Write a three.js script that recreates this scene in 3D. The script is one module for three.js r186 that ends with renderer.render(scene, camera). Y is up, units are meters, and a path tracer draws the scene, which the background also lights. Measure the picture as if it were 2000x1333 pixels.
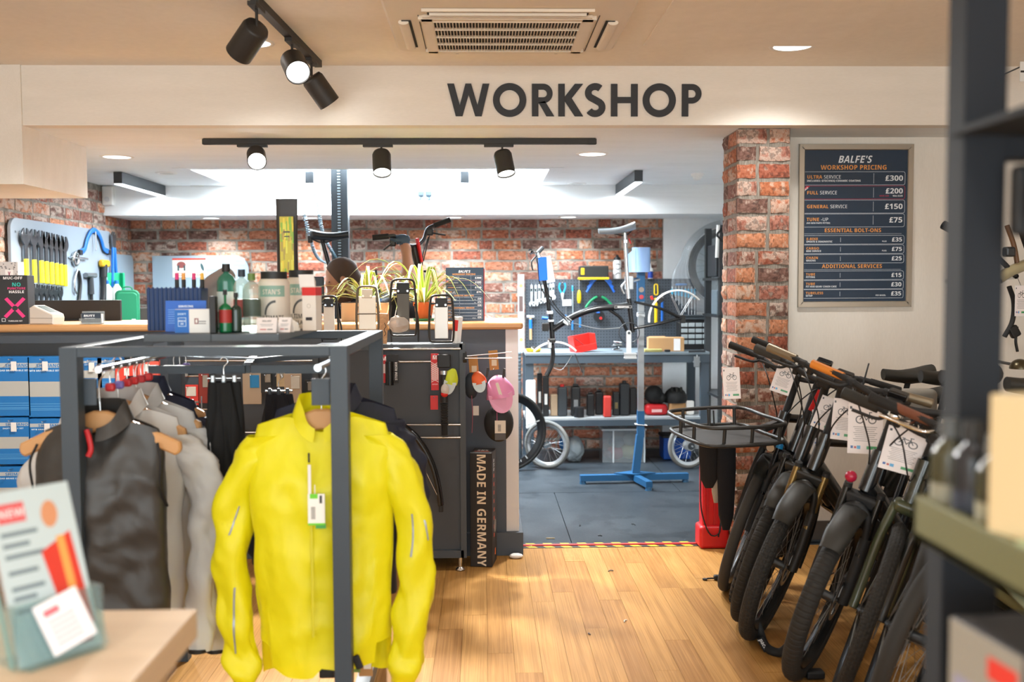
import * as THREE from 'three';
import { RoundedBoxGeometry } from 'three/addons/geometries/RoundedBoxGeometry.js';
import { mergeGeometries, toCreasedNormals } from 'three/addons/utils/BufferGeometryUtils.js';
import { MarchingCubes } from 'three/addons/objects/MarchingCubes.js';
import { RectAreaLightUniformsLib } from 'three/addons/lights/RectAreaLightUniformsLib.js';
RectAreaLightUniformsLib.init();

// ---------- camera, sky, exposure ----------
const scene = new THREE.Scene();
const FPX = 1944, EYE = 1.5;
const camera = new THREE.PerspectiveCamera(2 * Math.atan(666.5 / FPX) * 180 / Math.PI, 1.5, 0.05, 60);
camera.position.set(0, EYE, 0);
camera.rotation.order = 'YXZ';
camera.rotation.set(-Math.atan(107 / FPX), -Math.atan(56 / FPX), -0.005);
camera.focus = 5.1;
camera.userData.fStop = 2.2;
scene.add(camera);
camera.updateMatrixWorld(true);
scene.background = new THREE.Color(0.80, 0.92, 1.0).multiplyScalar(1.2);   // overcast daylight above the skylight
const renderer = new THREE.WebGLRenderer({ antialias: true });
renderer.toneMapping = THREE.LinearToneMapping;
renderer.toneMappingExposure = 1.45;
renderer.shadowMap.enabled = true;
// daylight falling through the roof glazing of the workshop
const daylight = new THREE.RectAreaLight(new THREE.Color(0.80, 0.91, 1.0), 42, 2.5, 1.0);
daylight.position.set(-0.79, 2.93, -7.84); daylight.rotation.x = -Math.PI / 2; daylight.name = 'skylight_daylight';
scene.add(daylight);

// added fill light, set as daylight from an unseen shop front behind the camera
const frontFill = new THREE.RectAreaLight(new THREE.Color(0.90, 0.98, 1.0), 3.8, 6.0, 2.0);
frontFill.position.set(-0.3, 1.45, 2.9); frontFill.name = 'added_front_fill';   // faces -z, into the shop
scene.add(frontFill);

// ---------- helpers ----------
function rng(seed) { let a = seed >>> 0; return () => { a = (a + 0x6D2B79F5) | 0; let t = Math.imul(a ^ (a >>> 15), 1 | a); t = (t + Math.imul(t ^ (t >>> 7), 61 | t)) ^ t; return ((t ^ (t >>> 14)) >>> 0) / 4294967296; }; }
const R = rng(7);
const V = (x, y, z) => new THREE.Vector3(x, y, z);
const PI = Math.PI, { sin, cos, abs, min, max, floor, sqrt } = Math;
// world point at distance d (plane z = -d) seen at photo pixel (px, py)
function at(px, py, d) {
  const v = V((px - 1000) / FPX, -(py - 666.5) / FPX, -1).applyQuaternion(camera.quaternion);
  const k = d / -v.z; return V(v.x * k, EYE + v.y * k, -d);
}
const atX = (px, py, d) => at(px, py, d).x, atY = (px, py, d) => at(px, py, d).y;
const taken = {};
function numbered(n) { taken[n] = (taken[n] ?? -1) + 1; return taken[n] ? `${n}_${String(taken[n]).padStart(3, '0')}` : n; }
function norm(g) { // bring any geometry to non-indexed position/normal/uv
  let h = g.index ? g.toNonIndexed() : g;
  if (!h.attributes.normal) h.computeVertexNormals();
  if (!h.attributes.uv) h.setAttribute('uv', new THREE.BufferAttribute(new Float32Array(h.attributes.position.count * 2), 2));
  for (const k of Object.keys(h.attributes)) if (!['position', 'normal', 'uv'].includes(k)) h.deleteAttribute(k);
  return h;
}
const merge = (gs) => { gs = [].concat(gs).flat(9); return gs.length === 1 ? gs[0] : mergeGeometries(gs.map(norm)); };
function mesh(name, g, m) { const o = new THREE.Mesh(merge(g), m); o.name = name; return o; }
function part(name, g, m, parent, label) { const o = mesh(name, g, m); parent.add(o); if (label) o.userData.label = label; return o; }
function thing(name, label, category, pos = [0, 0, 0], rotY = 0, group) {
  const o = new THREE.Group(); o.name = numbered(name); o.position.set(...(pos.isVector3 ? pos.toArray() : pos)); o.rotation.y = rotY;
  o.userData = { label, category }; if (group) o.userData.group = group; scene.add(o); return o;
}
function single(name, label, category, g, m, pos = [0, 0, 0], rotY = 0, group) {
  const o = mesh(numbered(name), g, m); o.position.set(...(pos.isVector3 ? pos.toArray() : pos)); o.rotation.y = rotY;
  o.userData = { label, category }; if (group) o.userData.group = group; scene.add(o); return o;
}
function struct(name, g, m, label) { const o = mesh(name, g, m); o.userData = { kind: 'structure', label }; scene.add(o); return o; }
const T = (g, x = 0, y = 0, z = 0, rx = 0, ry = 0, rz = 0) => { if (rx) g.rotateX(rx); if (ry) g.rotateY(ry); if (rz) g.rotateZ(rz); if (x || y || z) g.translate(x, y, z); return g; };
const box = (w, h, d, x = 0, y = 0, z = 0, rx = 0, ry = 0, rz = 0) => T(new THREE.BoxGeometry(w, h, d), x, y, z, rx, ry, rz);
const rbox = (w, h, d, x = 0, y = 0, z = 0, r = 0.003, rx = 0, ry = 0, rz = 0, s = 2) => T(new RoundedBoxGeometry(w, h, d, s, min(r, w / 2.02, h / 2.02, d / 2.02)), x, y, z, rx, ry, rz);
const b3 = (x0, x1, y0, y1, z0, z1) => box(x1 - x0, y1 - y0, z1 - z0, (x0 + x1) / 2, (y0 + y1) / 2, (z0 + z1) / 2);
const cyl = (r1, r2, h, x = 0, y = 0, z = 0, rx = 0, ry = 0, rz = 0, s = 20) => T(new THREE.CylinderGeometry(r1, r2, h, s), x, y, z, rx, ry, rz);
const sph = (r, x = 0, y = 0, z = 0, sx = 1, sy = 1, sz = 1, s = 16) => T(new THREE.SphereGeometry(r, s, max(8, s * 0.7 | 0)).scale(sx, sy, sz), x, y, z);
const tor = (r, t, x = 0, y = 0, z = 0, rx = 0, ry = 0, rz = 0, s = 32, arc = PI * 2, q = 8) => T(new THREE.TorusGeometry(r, t, q, s, arc), x, y, z, rx, ry, rz);
const lathe = (pts, s = 24, x = 0, y = 0, z = 0) => T(new THREE.LatheGeometry(pts.map(p => new THREE.Vector2(...p)), s), x, y, z);
function orient(g, a, b) { const d = b.clone().sub(a), q = new THREE.Quaternion().setFromUnitVectors(V(0, 1, 0), d.clone().normalize()); g.applyQuaternion(q); const m = a.clone().add(b).multiplyScalar(0.5); return g.translate(m.x, m.y, m.z); }
const vv = (p) => p.isVector3 ? p : V(...p);
const rod = (a, b, r, r2 = r, s = 10) => { a = vv(a); b = vv(b); return orient(new THREE.CylinderGeometry(r2, r, a.distanceTo(b), s), a, b); };
// square bar from a to b, kept upright
function bar(a, b, w, h = w) { a = vv(a); b = vv(b); const L = a.distanceTo(b), g = new THREE.BoxGeometry(w, h, L); const o = new THREE.Object3D(); o.position.copy(a).add(b).multiplyScalar(0.5); o.lookAt(b); o.updateMatrix(); return g.applyMatrix4(o.matrix); }
const tube = (pts, r, n = 24, s = 8, closed = false) => new THREE.TubeGeometry(new THREE.CatmullRomCurve3(pts.map(vv), closed, 'centripetal'), n, r, s, closed);
function poly(pts) { const s = new THREE.Shape(); pts.forEach((p, i) => i ? s.lineTo(...p) : s.moveTo(...p)); return s; }
function rrect(w, h, r) { const s = new THREE.Shape(), x = -w / 2, y = -h / 2; s.moveTo(x + r, y); s.lineTo(x + w - r, y); s.absarc(x + w - r, y + r, r, -PI / 2, 0); s.lineTo(x + w, y + h - r); s.absarc(x + w - r, y + h - r, r, 0, PI / 2); s.lineTo(x + r, y + h); s.absarc(x + r, y + h - r, r, PI / 2, PI); s.lineTo(x, y + r); s.absarc(x + r, y + r, r, PI, 1.5 * PI); return s; }
const ext = (shape, depth, bevel = 0, x = 0, y = 0, z = 0, cs = 8) => T(new THREE.ExtrudeGeometry(shape, { depth, bevelEnabled: bevel > 0, bevelSize: bevel, bevelThickness: bevel, bevelSegments: 1, curveSegments: cs }), x, y, z);
// surface through rows of points (grid[i][j]); closedJ joins the last column to the first
function grid(P, closedJ = false, uvs = 1) {
  const n = P.length, m = P[0].length, pos = [], uv = [], idx = [];
  for (let i = 0; i < n; i++) for (let j = 0; j < m; j++) { const p = P[i][j]; pos.push(p[0] ?? p.x, p[1] ?? p.y, p[2] ?? p.z); uv.push(j / (m - 1) * uvs, i / (n - 1) * uvs); }
  for (let i = 0; i < n - 1; i++) for (let j = 0; j < (closedJ ? m : m - 1); j++) { const a = i * m + j, b = i * m + (j + 1) % m, c = a + m, d = b + m; idx.push(a, c, b, b, c, d); }
  const g = new THREE.BufferGeometry(); g.setAttribute('position', new THREE.Float32BufferAttribute(pos, 3)); g.setAttribute('uv', new THREE.Float32BufferAttribute(uv, 2)); g.setIndex(idx); g.computeVertexNormals(); return g;
}
// noise
const hash = (x, y, s) => { let h = Math.imul(x | 0, 374761393) + Math.imul(y | 0, 668265263) + Math.imul(s | 0, 974634777); h = Math.imul(h ^ (h >>> 13), 1274126177); return ((h ^ (h >>> 16)) >>> 0) / 4294967296; };
function vnoise(x, y, s = 0, per = 0) { const xi = floor(x), yi = floor(y), fx = x - xi, fy = y - yi, u = fx * fx * (3 - 2 * fx), v = fy * fy * (3 - 2 * fy), w = (k) => per ? ((k % per) + per) % per : k; const a = hash(w(xi), w(yi), s), b = hash(w(xi + 1), w(yi), s), c = hash(w(xi), w(yi + 1), s), d = hash(w(xi + 1), w(yi + 1), s); return a + (b - a) * u + (c - a) * v + (a - b - c + d) * u * v; }
function fbm(x, y, s = 0, o = 4, per = 0) { let t = 0, a = 0.5, n = 0; for (let i = 0; i < o; i++) { t += a * vnoise(x, y, s + i * 17, per); n += a; x *= 2; y *= 2; per *= 2; a *= 0.5; } return t / n; }
function dataTex(w, h, f, srgb = true) {
  const d = new Uint8Array(w * h * 4);
  for (let y = 0; y < h; y++) for (let x = 0; x < w; x++) { const c = f(x / w, y / h), k = (y * w + x) * 4; d[k] = max(0, min(255, c[0])); d[k + 1] = max(0, min(255, c[1])); d[k + 2] = max(0, min(255, c[2])); d[k + 3] = 255; }
  const t = new THREE.DataTexture(d, w, h); t.magFilter = THREE.LinearFilter; t.minFilter = THREE.LinearFilter; t.wrapS = t.wrapT = THREE.RepeatWrapping; if (srgb) t.colorSpace = THREE.SRGBColorSpace; t.needsUpdate = true; return t;
}
function canvasTex(w, h, draw) { const c = document.createElement('canvas'); c.width = w; c.height = h; const g = c.getContext('2d'); draw(g, w, h); const t = new THREE.CanvasTexture(c); t.colorSpace = THREE.SRGBColorSpace; return t; }
const MC = {};
function M(color, rough = 0.6, metal = 0, o = {}) { const k = color + '|' + rough + '|' + metal + '|' + JSON.stringify(Object.keys(o).map(q => [q, o[q]?.uuid ?? o[q]])); return MC[k] ??= new THREE.MeshPhysicalMaterial({ color, roughness: rough, metalness: metal, ...o }); }
const printed = (tex, rough = 0.5, o = {}) => new THREE.MeshPhysicalMaterial({ map: tex, roughness: rough, ...o });
// flat print of width w, height h facing +z
const print = (w, h, x = 0, y = 0, z = 0, rx = 0, ry = 0, rz = 0) => T(new THREE.PlaneGeometry(w, h), x, y, z, rx, ry, rz);
// common materials
const steel = M('#c9ccce', 0.25, 1), chrome = M('#dfe2e4', 0.12, 1), darkSteel = M('#4a4d50', 0.4, 0.8), blackPlastic = M('#141415', 0.5), blackGloss = M('#0e0f10', 0.22), rubber = M('#1b1a19', 0.85),
  matteBlack = M('#1d1d1e', 0.65), whiteP = M('#e9e8e4', 0.6), charcoal = M('#3a4046', 0.5), redP = M('#d0221f', 0.4), blueP = M('#1567c0', 0.4), yellowP = M('#f2c511', 0.45), greenP = M('#128a4c', 0.4), card = M('#b98d5f', 0.85), paper = M('#efeae6', 0.7), orangeP = M('#e8761d', 0.5), grayP = M('#77797b', 0.55);

// ---------- procedural surface textures ----------
const plasterBump = dataTex(256, 256, (u, v) => { const n = 128 + 90 * (fbm(u * 16, v * 16, 3, 4, 16) - 0.5); return [n, n, n]; }, false);
const plasterTex = (r, g, b, s) => dataTex(256, 256, (u, v) => { const n = (fbm(u * 6, v * 6, s, 5, 6) - 0.5) * 9 + (vnoise(u * 128, v * 128, s + 5, 128) - 0.5) * 4; return [r + n, g + n, b + n * 1.1]; });
const shopCeilTex = plasterTex(240, 229, 214, 11), paintTex = plasterTex(233, 225, 214, 21), coolPaintTex = plasterTex(236, 238, 238, 31);
const uvScale = (t, x, y) => { const c = t.clone(); c.repeat.set(x, y); c.needsUpdate = true; return c; };
const mShopCeil = new THREE.MeshPhysicalMaterial({ map: uvScale(shopCeilTex, 3, 3), roughness: 0.9 });
const mPaint = new THREE.MeshPhysicalMaterial({ map: uvScale(paintTex, 3, 1), roughness: 0.8 });
const mCool = new THREE.MeshPhysicalMaterial({ map: uvScale(coolPaintTex, 3, 3), roughness: 0.85 });
const mMortar = new THREE.MeshPhysicalMaterial({ map: uvScale(dataTex(256, 256, (u, v) => { const n = (fbm(u * 24, v * 24, 41, 4, 24) - 0.5) * 70; return [134 + n, 126 + n, 116 + n]; }), 4, 3), roughness: 0.95, bumpMap: uvScale(plasterBump, 8, 6), bumpScale: 0.006 });
// eight kinds of old brick: fired clay with soot and lime left on the faces
const brickBase = [[160, 94, 68], [146, 82, 62], [172, 110, 82], [126, 82, 68], [180, 120, 88], [106, 76, 66], [152, 98, 82], [166, 100, 68]];
const mBricks = brickBase.flatMap((c, k) => [0.40, 0.85].map((lime, q) => new THREE.MeshPhysicalMaterial({
  map: dataTex(128, 64, (u, v) => {
    const n = (fbm(u * 14, v * 7, 50 + k * 7 + q, 4) - 0.5) * 60, l = fbm(u * 5, v * 2.5, 90 + k * 5 + q * 3, 4), s = fbm(u * 9, v * 4, 130 + k, 3);
    let m = max(0, min(1, (l - (0.80 - lime * 0.55)) * 5)) * 0.8; m *= 0.6 + 0.6 * vnoise(u * 40, v * 20, k);
    const soot = s > 0.62 ? 0.78 : 1;
    return [0, 1, 2].map(i => ((c[i] + n) * (1 - m) + [188, 172, 158][i] * m) * soot);
  }), roughness: 0.92 })));
const BRICKV = [0, 1, 2, 3].map(k => { // unit brick 1x1x1 with uneven, worn edges (x length, y height, z proud face at +0.5)
  const g = new THREE.BoxGeometry(1, 1, 1, 4, 2, 1), p = g.attributes.position;
  for (let i = 0; i < p.count; i++) { const x = p.getX(i), y = p.getY(i), z = p.getZ(i), q = (s) => hash(x * 8 + 50, y * 8 + 50, s + k * 13) - 0.5; if (z > 0) { const e = (abs(x) > 0.49 || abs(y) > 0.49); p.setXYZ(i, x * (e ? 0.985 : 1) + q(1) * 0.03, y * (e ? 0.95 : 1) + q(2) * 0.09, z - (e ? 0.35 : 0) + q(3) * 0.25); } }
  g.computeVertexNormals(); return g;
});
// lay bricks over a face: placeAt(u, y) gives the brick's centre, seen(u, y) says whether it is built as a part of its own
function layBricks(parent, L, y0, H, course, pattern, placeAt, rotY, depth, lime, seen, seed) {
  const r = rng(seed), rest = [];
  for (let row = 0, y = y0; y + course * 0.6 < y0 + H; row++, y += course) {
    let u = -(pattern.edge ? 0 : row % 2 ? pattern[0] * (0.4 + 0.15 * r()) : pattern[1] * 0.2 * r()), k = row % 2;
    while (u < L - 0.03) {
      let w = pattern.edge ? pattern.rows[row % pattern.rows.length][k++ % pattern.rows[0].length] : (r() < 0.22 ? pattern[1] : pattern[0]) * (0.95 + 0.1 * r());
      let a = max(0, u), b = min(L, u + w - 0.016); u += w;
      if (b - a < 0.03) continue;
      const h = min(course - 0.016, y0 + H - y) * (0.94 + 0.08 * r()), yc = y + course / 2 + (r() - 0.5) * 0.004, uc = (a + b) / 2, m = mBricks[(r() * 8 | 0) * 2 + (r() < lime ? 1 : 0)];
      const o = new THREE.Mesh(BRICKV[r() * 4 | 0], m); o.name = 'brick'; o.position.copy(placeAt(uc, yc)); o.rotation.y = rotY; o.scale.set((b - a) * (r() < 0.5 ? 1 : -1), h, depth * (0.7 + 0.5 * r())); if (o.scale.x < 0) { o.scale.x *= -1; o.rotation.z = PI; }
      if (seen(uc, yc)) parent.add(o); else { o.updateMatrix(); rest.push(norm(o.geometry.clone()).applyMatrix4(o.matrix)); }
    }
  }
  if (rest.length) { const o = part('bricks', rest, mBricks[3], parent); o.userData.kind = 'stuff'; }
}
// ---------- room ----------
const CE = 2.66, CW = 2.35, ZB = -5.31, ZW = -9.05, XL = -3.15;
struct('ceiling', [b3(-3.95, 3.4, CE, CE + 0.12, ZB, 3.1)], mShopCeil, 'warm off-white plastered shop ceiling');
struct('ceiling_workshop', [b3(-3.95, 3.4, CW, CW + 0.1, -7.28, ZB - 0.1), b3(-3.3, -2.1, CW, CW + 0.1, -8.42, -7.28), b3(0.49, 2.75, CW, CW + 0.1, -8.42, -7.28), b3(-3.3, 2.75, CW, CW + 0.1, -9.2, -8.42)], mCool, 'white workshop ceiling with a roof opening');
struct('trim_1', [b3(-2.39, 3.4, CW, CE + 0.02, ZB - 0.1, ZB), b3(-3.95, 3.4, CW + 0.01, CE + 0.1, ZB - 0.16, ZB - 0.09)], mPaint, 'cream bulkhead beam across the shop carrying the large lettering');
struct('trim_2', [b3(-3.95, -2.39, 2.045, CE + 0.02, -6.14, ZB + 0.012)], mPaint, 'boxed-in duct dropping below the bulkhead at the left');
struct('trim_3', [b3(XL, 2.6, 2.105, CW + 0.02, ZW, -8.42)], mCool, 'white soffit along the rear brick wall');
struct('window_1', [b3(-2.2, -2.096, CW - 0.002, 3.02, -8.52, -7.18), b3(0.486, 0.59, CW - 0.002, 3.02, -8.52, -7.18), b3(-2.2, 0.59, CW - 0.001, 3.02, -7.284, -7.18), b3(-2.2, 0.59, CW - 0.003, 3.02, -8.52, -8.416)], mCool, 'white shaft of the rooflight');
{ const w = scene.getObjectByName('window_1'); const pm = new THREE.MeshPhysicalMaterial({ color: '#f4fbff', transmission: 1, roughness: 0.05, thickness: 0 });
  for (let k = 0; k < 3; k++) part('pane', [box(0.85, 0.008, 1.12, -2.1 + 0.43 + k * 0.865, 2.99, -7.85)], pm, w);
  part('glazing_bar', [box(0.05, 0.06, 1.14, -1.235, 3.0, -7.85), box(0.05, 0.06, 1.14, -0.37, 3.0, -7.85)], whiteP, w); }
struct('wall_partition', [b3(1.6, 3.4, 0, CW + 0.05, -5.87, -5.75)], mPaint, 'cream wall right of the brick pillar');
struct('wall_workshop_right', [b3(2.6, 2.72, 0, CW, ZW, -5.87)], mCool, 'white side wall of the workshop');
struct('wall_right', [b3(3.3, 3.42, 0, CE, -5.9, 3.1)], mPaint, 'cream right wall of the shop');
struct('wall_left', [b3(-3.95, -3.85, 0, CE, -6.3, 3.1), b3(-3.95, XL, 0, CW, -6.42, -6.3)], mPaint, 'cream left wall of the shop');
struct('wall_front', [b3(-3.95, 3.42, 0, 0.4, 3.0, 3.1), b3(-3.95, 3.42, 2.5, CE, 3.0, 3.1), b3(-3.95, -3.35, 0.4, 2.5, 3.0, 3.1), b3(2.75, 3.42, 0.4, 2.5, 3.0, 3.1)], mPaint, 'cream wall at the shop entrance side');
struct('window_2', [b3(-3.35, 2.75, 0.4, 0.46, 3.0, 3.08), b3(-3.35, 2.75, 2.44, 2.5, 3.0, 3.08)], M('#3a4046', 0.5), 'unseen glazed shop front behind the camera, added for its front light');  // glazing added out of view to go with the front fill light
{ const w = scene.getObjectByName('window_2'); for (let k = 0; k < 4; k++) { part('pane', [box(1.46, 1.98, 0.008, -3.35 + 0.7625 + k * 1.525, 1.45, 3.04)], new THREE.MeshPhysicalMaterial({ color: '#f6fbff', transmission: 1, roughness: 0.03, thickness: 0 }), w); part('mullion', [box(0.06, 1.98, 0.07, -3.35 + k * 1.525, 1.45, 3.04)], M('#3a4046', 0.5), w); } }
struct('wall_back', [b3(XL - 0.1, 2.75, 0, CW, ZW - 0.12, ZW)], mMortar, 'rear wall of weathered red brick');
struct('wall_back_white', [b3(1.64, 2.6, 0, 2.105, ZW, ZW + 0.03)], mCool, 'white painted end of the rear wall');
layBricks(scene.getObjectByName('wall_back'), 1.63 - XL, 0, 2.105, 0.0962, [0.262, 0.135], (u, y) => V(XL + u, y, ZW + 0.0), 0, 0.022, 0.3, (u, y) => y > 1.2 || u + XL > 0.25 && (y < 0.95 || y > 1.5), 5);
struct('wall_workshop_left', [b3(XL - 0.12, XL, 0, CW, ZW, -6.42)], mMortar, 'left workshop wall of whitewashed red brick');
layBricks(scene.getObjectByName('wall_workshop_left'), 2.6, 0, 2.345, 0.0962, [0.262, 0.135], (u, y) => V(XL, y, -6.44 - u), PI / 2, 0.022, 0.75, (u, y) => y > 1.2, 9);
// brick pillar
struct('pillar', [b3(1.395, 1.675, 0, CW, -5.76, -5.415)], mMortar, 'old red brick pillar beside the price board');
{ const p = scene.getObjectByName('pillar'), e = { edge: true, rows: [[0.178, 0.125], [0.12, 0.183], [0.185, 0.12]] };
  layBricks(p, 0.298, 0.0, 2.35, 0.0942, e, (u, y) => V(1.383 + u, y, -5.415), 0, 0.036, 0.35, () => true, 21);
  layBricks(p, 0.325, 0.0, 2.35, 0.0942, { edge: true, rows: [[0.11, 0.225], [0.225, 0.11]] }, (u, y) => V(1.395, y, -5.75 + u), -PI / 2, 0.03, 0.35, () => true, 23); }
// ---------- floors ----------
const woodTex = [0, 1, 2, 3].map(k => dataTex(128, 512, (u, v) => { const w = fbm(u * 3 + k * 9, v * 1.2, 60 + k, 3), g = fbm(u * 34 + w * 9, v * 2.4, 70 + k, 3) - 0.5, f = vnoise(u * 90, v * 14, 75 + k) - 0.5, kn = (fbm(u * 4, v * 5, 80 + k, 3) - 0.5) * 20; const t = [0, 7, -8, 3][k]; return [168 + t + g * 46 + f * 9 + kn, 122 + t + g * 40 + f * 8 + kn, 66 + t * 0.7 + g * 30 + f * 7 + kn]; }));
const mWoods = woodTex.map(t => new THREE.MeshPhysicalMaterial({ map: t, roughness: 0.5, specularIntensity: 0.3 }));
struct('floor', [b3(-3.95, 3.4, -0.1, -0.012, -5.62, 3.1)], M('#8a6238', 0.7), 'oak strip floor of the shop');
{ const f = scene.getObjectByName('floor'), r = rng(31), rest = [], W = 0.107, Z0 = -5.62, Z1 = -2.9;
  for (let x = -3.95, c = 0; x < 3.38; x += W, c++) for (let z = Z0 - (c % 3) * 0.31 - r() * 0.2, k = 0; z < 3.0; k++) {
    const L = 0.95 + r() * 0.35, a = max(Z0, z), b = min(3.05, z + L); z += L; if (b - a < 0.02) continue;
    const mi = r() * 4 | 0, o = new THREE.Mesh(PLANK(), mWoods[mi]); o.name = 'plank'; o.position.set(x + W / 2, -0.008 + (r() - 0.5) * 0.0006, (a + b) / 2); o.scale.set(W - 0.0012, 1, b - a - 0.0015);
    if (a < Z1 && abs(x + 0.2) < 2.9) f.add(o); else { o.updateMatrix(); rest.push(norm(o.geometry.clone()).applyMatrix4(o.matrix)); }
  }
  const o = part('planks', rest, mWoods[0], f); o.userData.kind = 'stuff'; }
function PLANK() { return PLANK.g ??= new THREE.BoxGeometry(1, 0.016, 1); }
const vinylTex = dataTex(512, 512, (u, v) => { const n = (fbm(u * 5, v * 5, 201, 5, 5) - 0.5) * 34 + (vnoise(u * 200, v * 200, 9, 200) - 0.5) * 12, st = fbm(u * 9, v * 9, 210, 4, 9) > 0.66 ? -8 : 0; return [50 + n * 0.8 + st, 56 + n * 0.8 + st, 61 + n * 0.8 + st]; });
const mVinyl = new THREE.MeshPhysicalMaterial({ map: vinylTex, roughness: 0.42, specularIntensity: 0.45 });
struct('floor_workshop', [b3(-3.95, 3.45, -0.1, -0.014, -9.2, -5.62)], M('#3c4247', 0.7), 'grey sheet floor of the workshop');
{ const f = scene.getObjectByName('floor_workshop'); for (let i = 0; i < 5; i++) for (let j = 0; j < 3; j++) { const z1 = -5.7 - j * 1.45, z0 = max(-9.05, z1 - 1.445), x0 = -3.15 + i * 1.22 - (j % 2) * 0.3, x1 = min(2.65, x0 + 1.215); part('floor_mat', [b3(x0, x1, -0.012, 0, z0, z1)], mVinyl, f); } }
// hazard tape and red strip along the joint of the floors
{ const t = thing('hazard_tape', 'black and yellow striped hazard tape with red strip between wood and workshop floor', 'tape', [0, 0, -5.66]);
  for (const [q, z0, z1] of [[0, -0.062, -0.022], [1, 0.004, 0.036]]) { part('backing_tape', [box(1.2, 0.002, z1 - z0, 0.815, 0.001, (z0 + z1) / 2)], M('#27282a', 0.5), t);
    for (let k = 0; k < 12; k++) { const x = 0.235 + k * 0.1, s = poly([[x, -z0], [x + 0.05, -z0], [x + 0.02 + 0.05, -z1], [x + 0.02, -z1]]); part('yellow_stripe', [T(new THREE.ShapeGeometry(s), 0, 0, 0, -PI / 2, 0, 0).translate(0, 0.0024, 0)], M('#e2bb25', 0.5), t); } }
  part('red_strip', [box(1.22, 0.008, 0.024, 0.815, 0.004, -0.009)], M('#c22a2c', 0.45), t); }
struct('baseboard_partition', [b3(1.68, 3.3, 0, 0.11, -5.75, -5.735)], M('#5b5550', 0.6), 'grey skirting under the price board wall');

// ---------- ceiling fixtures ----------
const WARM = new THREE.Color(1.0, 0.995, 0.95), NEUT = new THREE.Color(1.0, 0.995, 0.96), COOL = new THREE.Color(0.86, 0.94, 1.0);
const lampGlow = (c, k) => new THREE.MeshStandardMaterial({ color: '#ffffff', emissive: c, emissiveIntensity: k, roughness: 0.5 });
function downlight(x, y, z, r, color, I, label, group, lit = true) {
  const t = thing('downlight', label, 'ceiling light', [x, y, z], 0, group);
  part('trim_ring', [lathe([[r, 0], [r * 1.02, -0.006], [r * 1.22, -0.004], [r * 1.25, 0]], 32)], M('#e8e2da', 0.5), t);
  part('lamp_disc', [cyl(r * 1.0, r * 1.0, 0.003, 0, -0.002, 0, 0, 0, 0, 32)], lit ? lampGlow(color, 2.2) : M('#cfcac2', 0.4), t);
  if (lit) { const s = new THREE.SpotLight(color, I, 0, 1.25, 0.75, 2); s.position.set(0, -0.012, 0); s.target.position.set(0, -2, 0); s.shadow.radius = 3.5; t.add(s, s.target); }
  return t;
}
const SHOPI = 1.5;
downlight(-1.08, CE, -4.82, 0.08, WARM, SHOPI * 2, 'round recessed downlight in the shop ceiling left of the air conditioner');
downlight(1.51, CE, -4.86, 0.092, NEUT, SHOPI * 4, 'round recessed downlight in the shop ceiling right of the air conditioner');
for (const [x, z] of [[-1.6, -2.3], [0.3, -2.2], [1.9, -2.3], [-1.6, 0], [0.3, 0.3], [1.9, 0], [-1.6, 2], [1.9, 2]]) downlight(x, CE, z, 0.085, WARM, z < -1 ? SHOPI * 1.5 : SHOPI * 6.5, `recessed downlight above the camera, ${x < 0 ? 'left' : x < 1 ? 'middle' : 'right'} of the ${z < -1 ? 'first' : z < 1 ? 'second' : 'third'} row out of the picture`, 'shop downlights outside the picture');
downlight(-2.36, CW, -6.56, 0.085, NEUT, 24, 'round recessed downlight beside the boxed-in duct above the tool wall');
downlight(0.71, CW, -6.45, 0.085, NEUT, 24, 'round recessed downlight right of the rear track rail');
[[-2.35, 'left end of the soffit near the brick corner'], [-1.5, 'soffit behind the black lift column'], [-0.25, 'soffit behind the raised bicycle handlebar'], [0.75, 'soffit above the pegboard']].forEach(([x, w]) => downlight(x, 2.105, -8.74, 0.07, COOL, 4.5, 'small recessed downlight in the ' + w));
// round vents and smoke detector on the workshop ceiling
for (const [px, py, w] of [[325, 338, 'left of the skylight'], [388, 364, 'by the skylight corner'], [1127, 360, 'right of the skylight']]) { const p = at(px, py, 0.85 * FPX / (559 - py)); const t = thing('ceiling_vent', 'flat round ceiling vent ' + w, 'vent', [p.x, CW, p.z]); part('rim', [lathe([[0.05, 0], [0.055, -0.008], [0.075, -0.008], [0.08, 0]], 28)], whiteP, t); part('cover', [cyl(0.048, 0.048, 0.006, 0, -0.003, 0)], M('#c4c4c0', 0.6), t); }
{ const p = at(1362, 345, 7.6); const t = thing('smoke_detector', 'small white smoke detector on the workshop ceiling', 'detector', [p.x, CW, p.z]); part('base', [cyl(0.05, 0.045, 0.02, 0, -0.01, 0)], whiteP, t); part('sensor_head', [lathe([[0, -0.05], [0.025, -0.048], [0.035, -0.03], [0.036, -0.02]], 20)], whiteP, t); }
// linear LED battens of the workshop
function batten(x, z0, z1, label, wires) {
  const L = z0 - z1, t = thing('batten_light', label, 'linear light', [x, CW, (z0 + z1) / 2], 0, 'linear lights of the workshop');
  part('housing', [rbox(0.062, 0.085, L, 0, -0.0435, 0, 0.003)], M('#30353a', 0.5), t);
  part('lit_diffuser', [box(0.054, 0.006, L - 0.01, 0, -0.0885, 0)], lampGlow(COOL, 5), t);
  const a = new THREE.RectAreaLight(COOL, 44, 0.05, L); a.position.set(0, -0.094, 0); a.rotation.x = -PI / 2; t.add(a);
  if (wires) for (const s of [-1, 1]) part('suspension_wire', [rod([0, 0, s * (L / 2 - 0.1)], [0, 0.64, s * (L / 2 - 0.1)], 0.002)], steel, t);
}
batten(-2.66, -7.4, -8.4, 'dark linear light with glowing underside left of the skylight');
batten(-1.27, -7.4, -8.38, 'linear light hung in the skylight left of the lift column', true);
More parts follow.
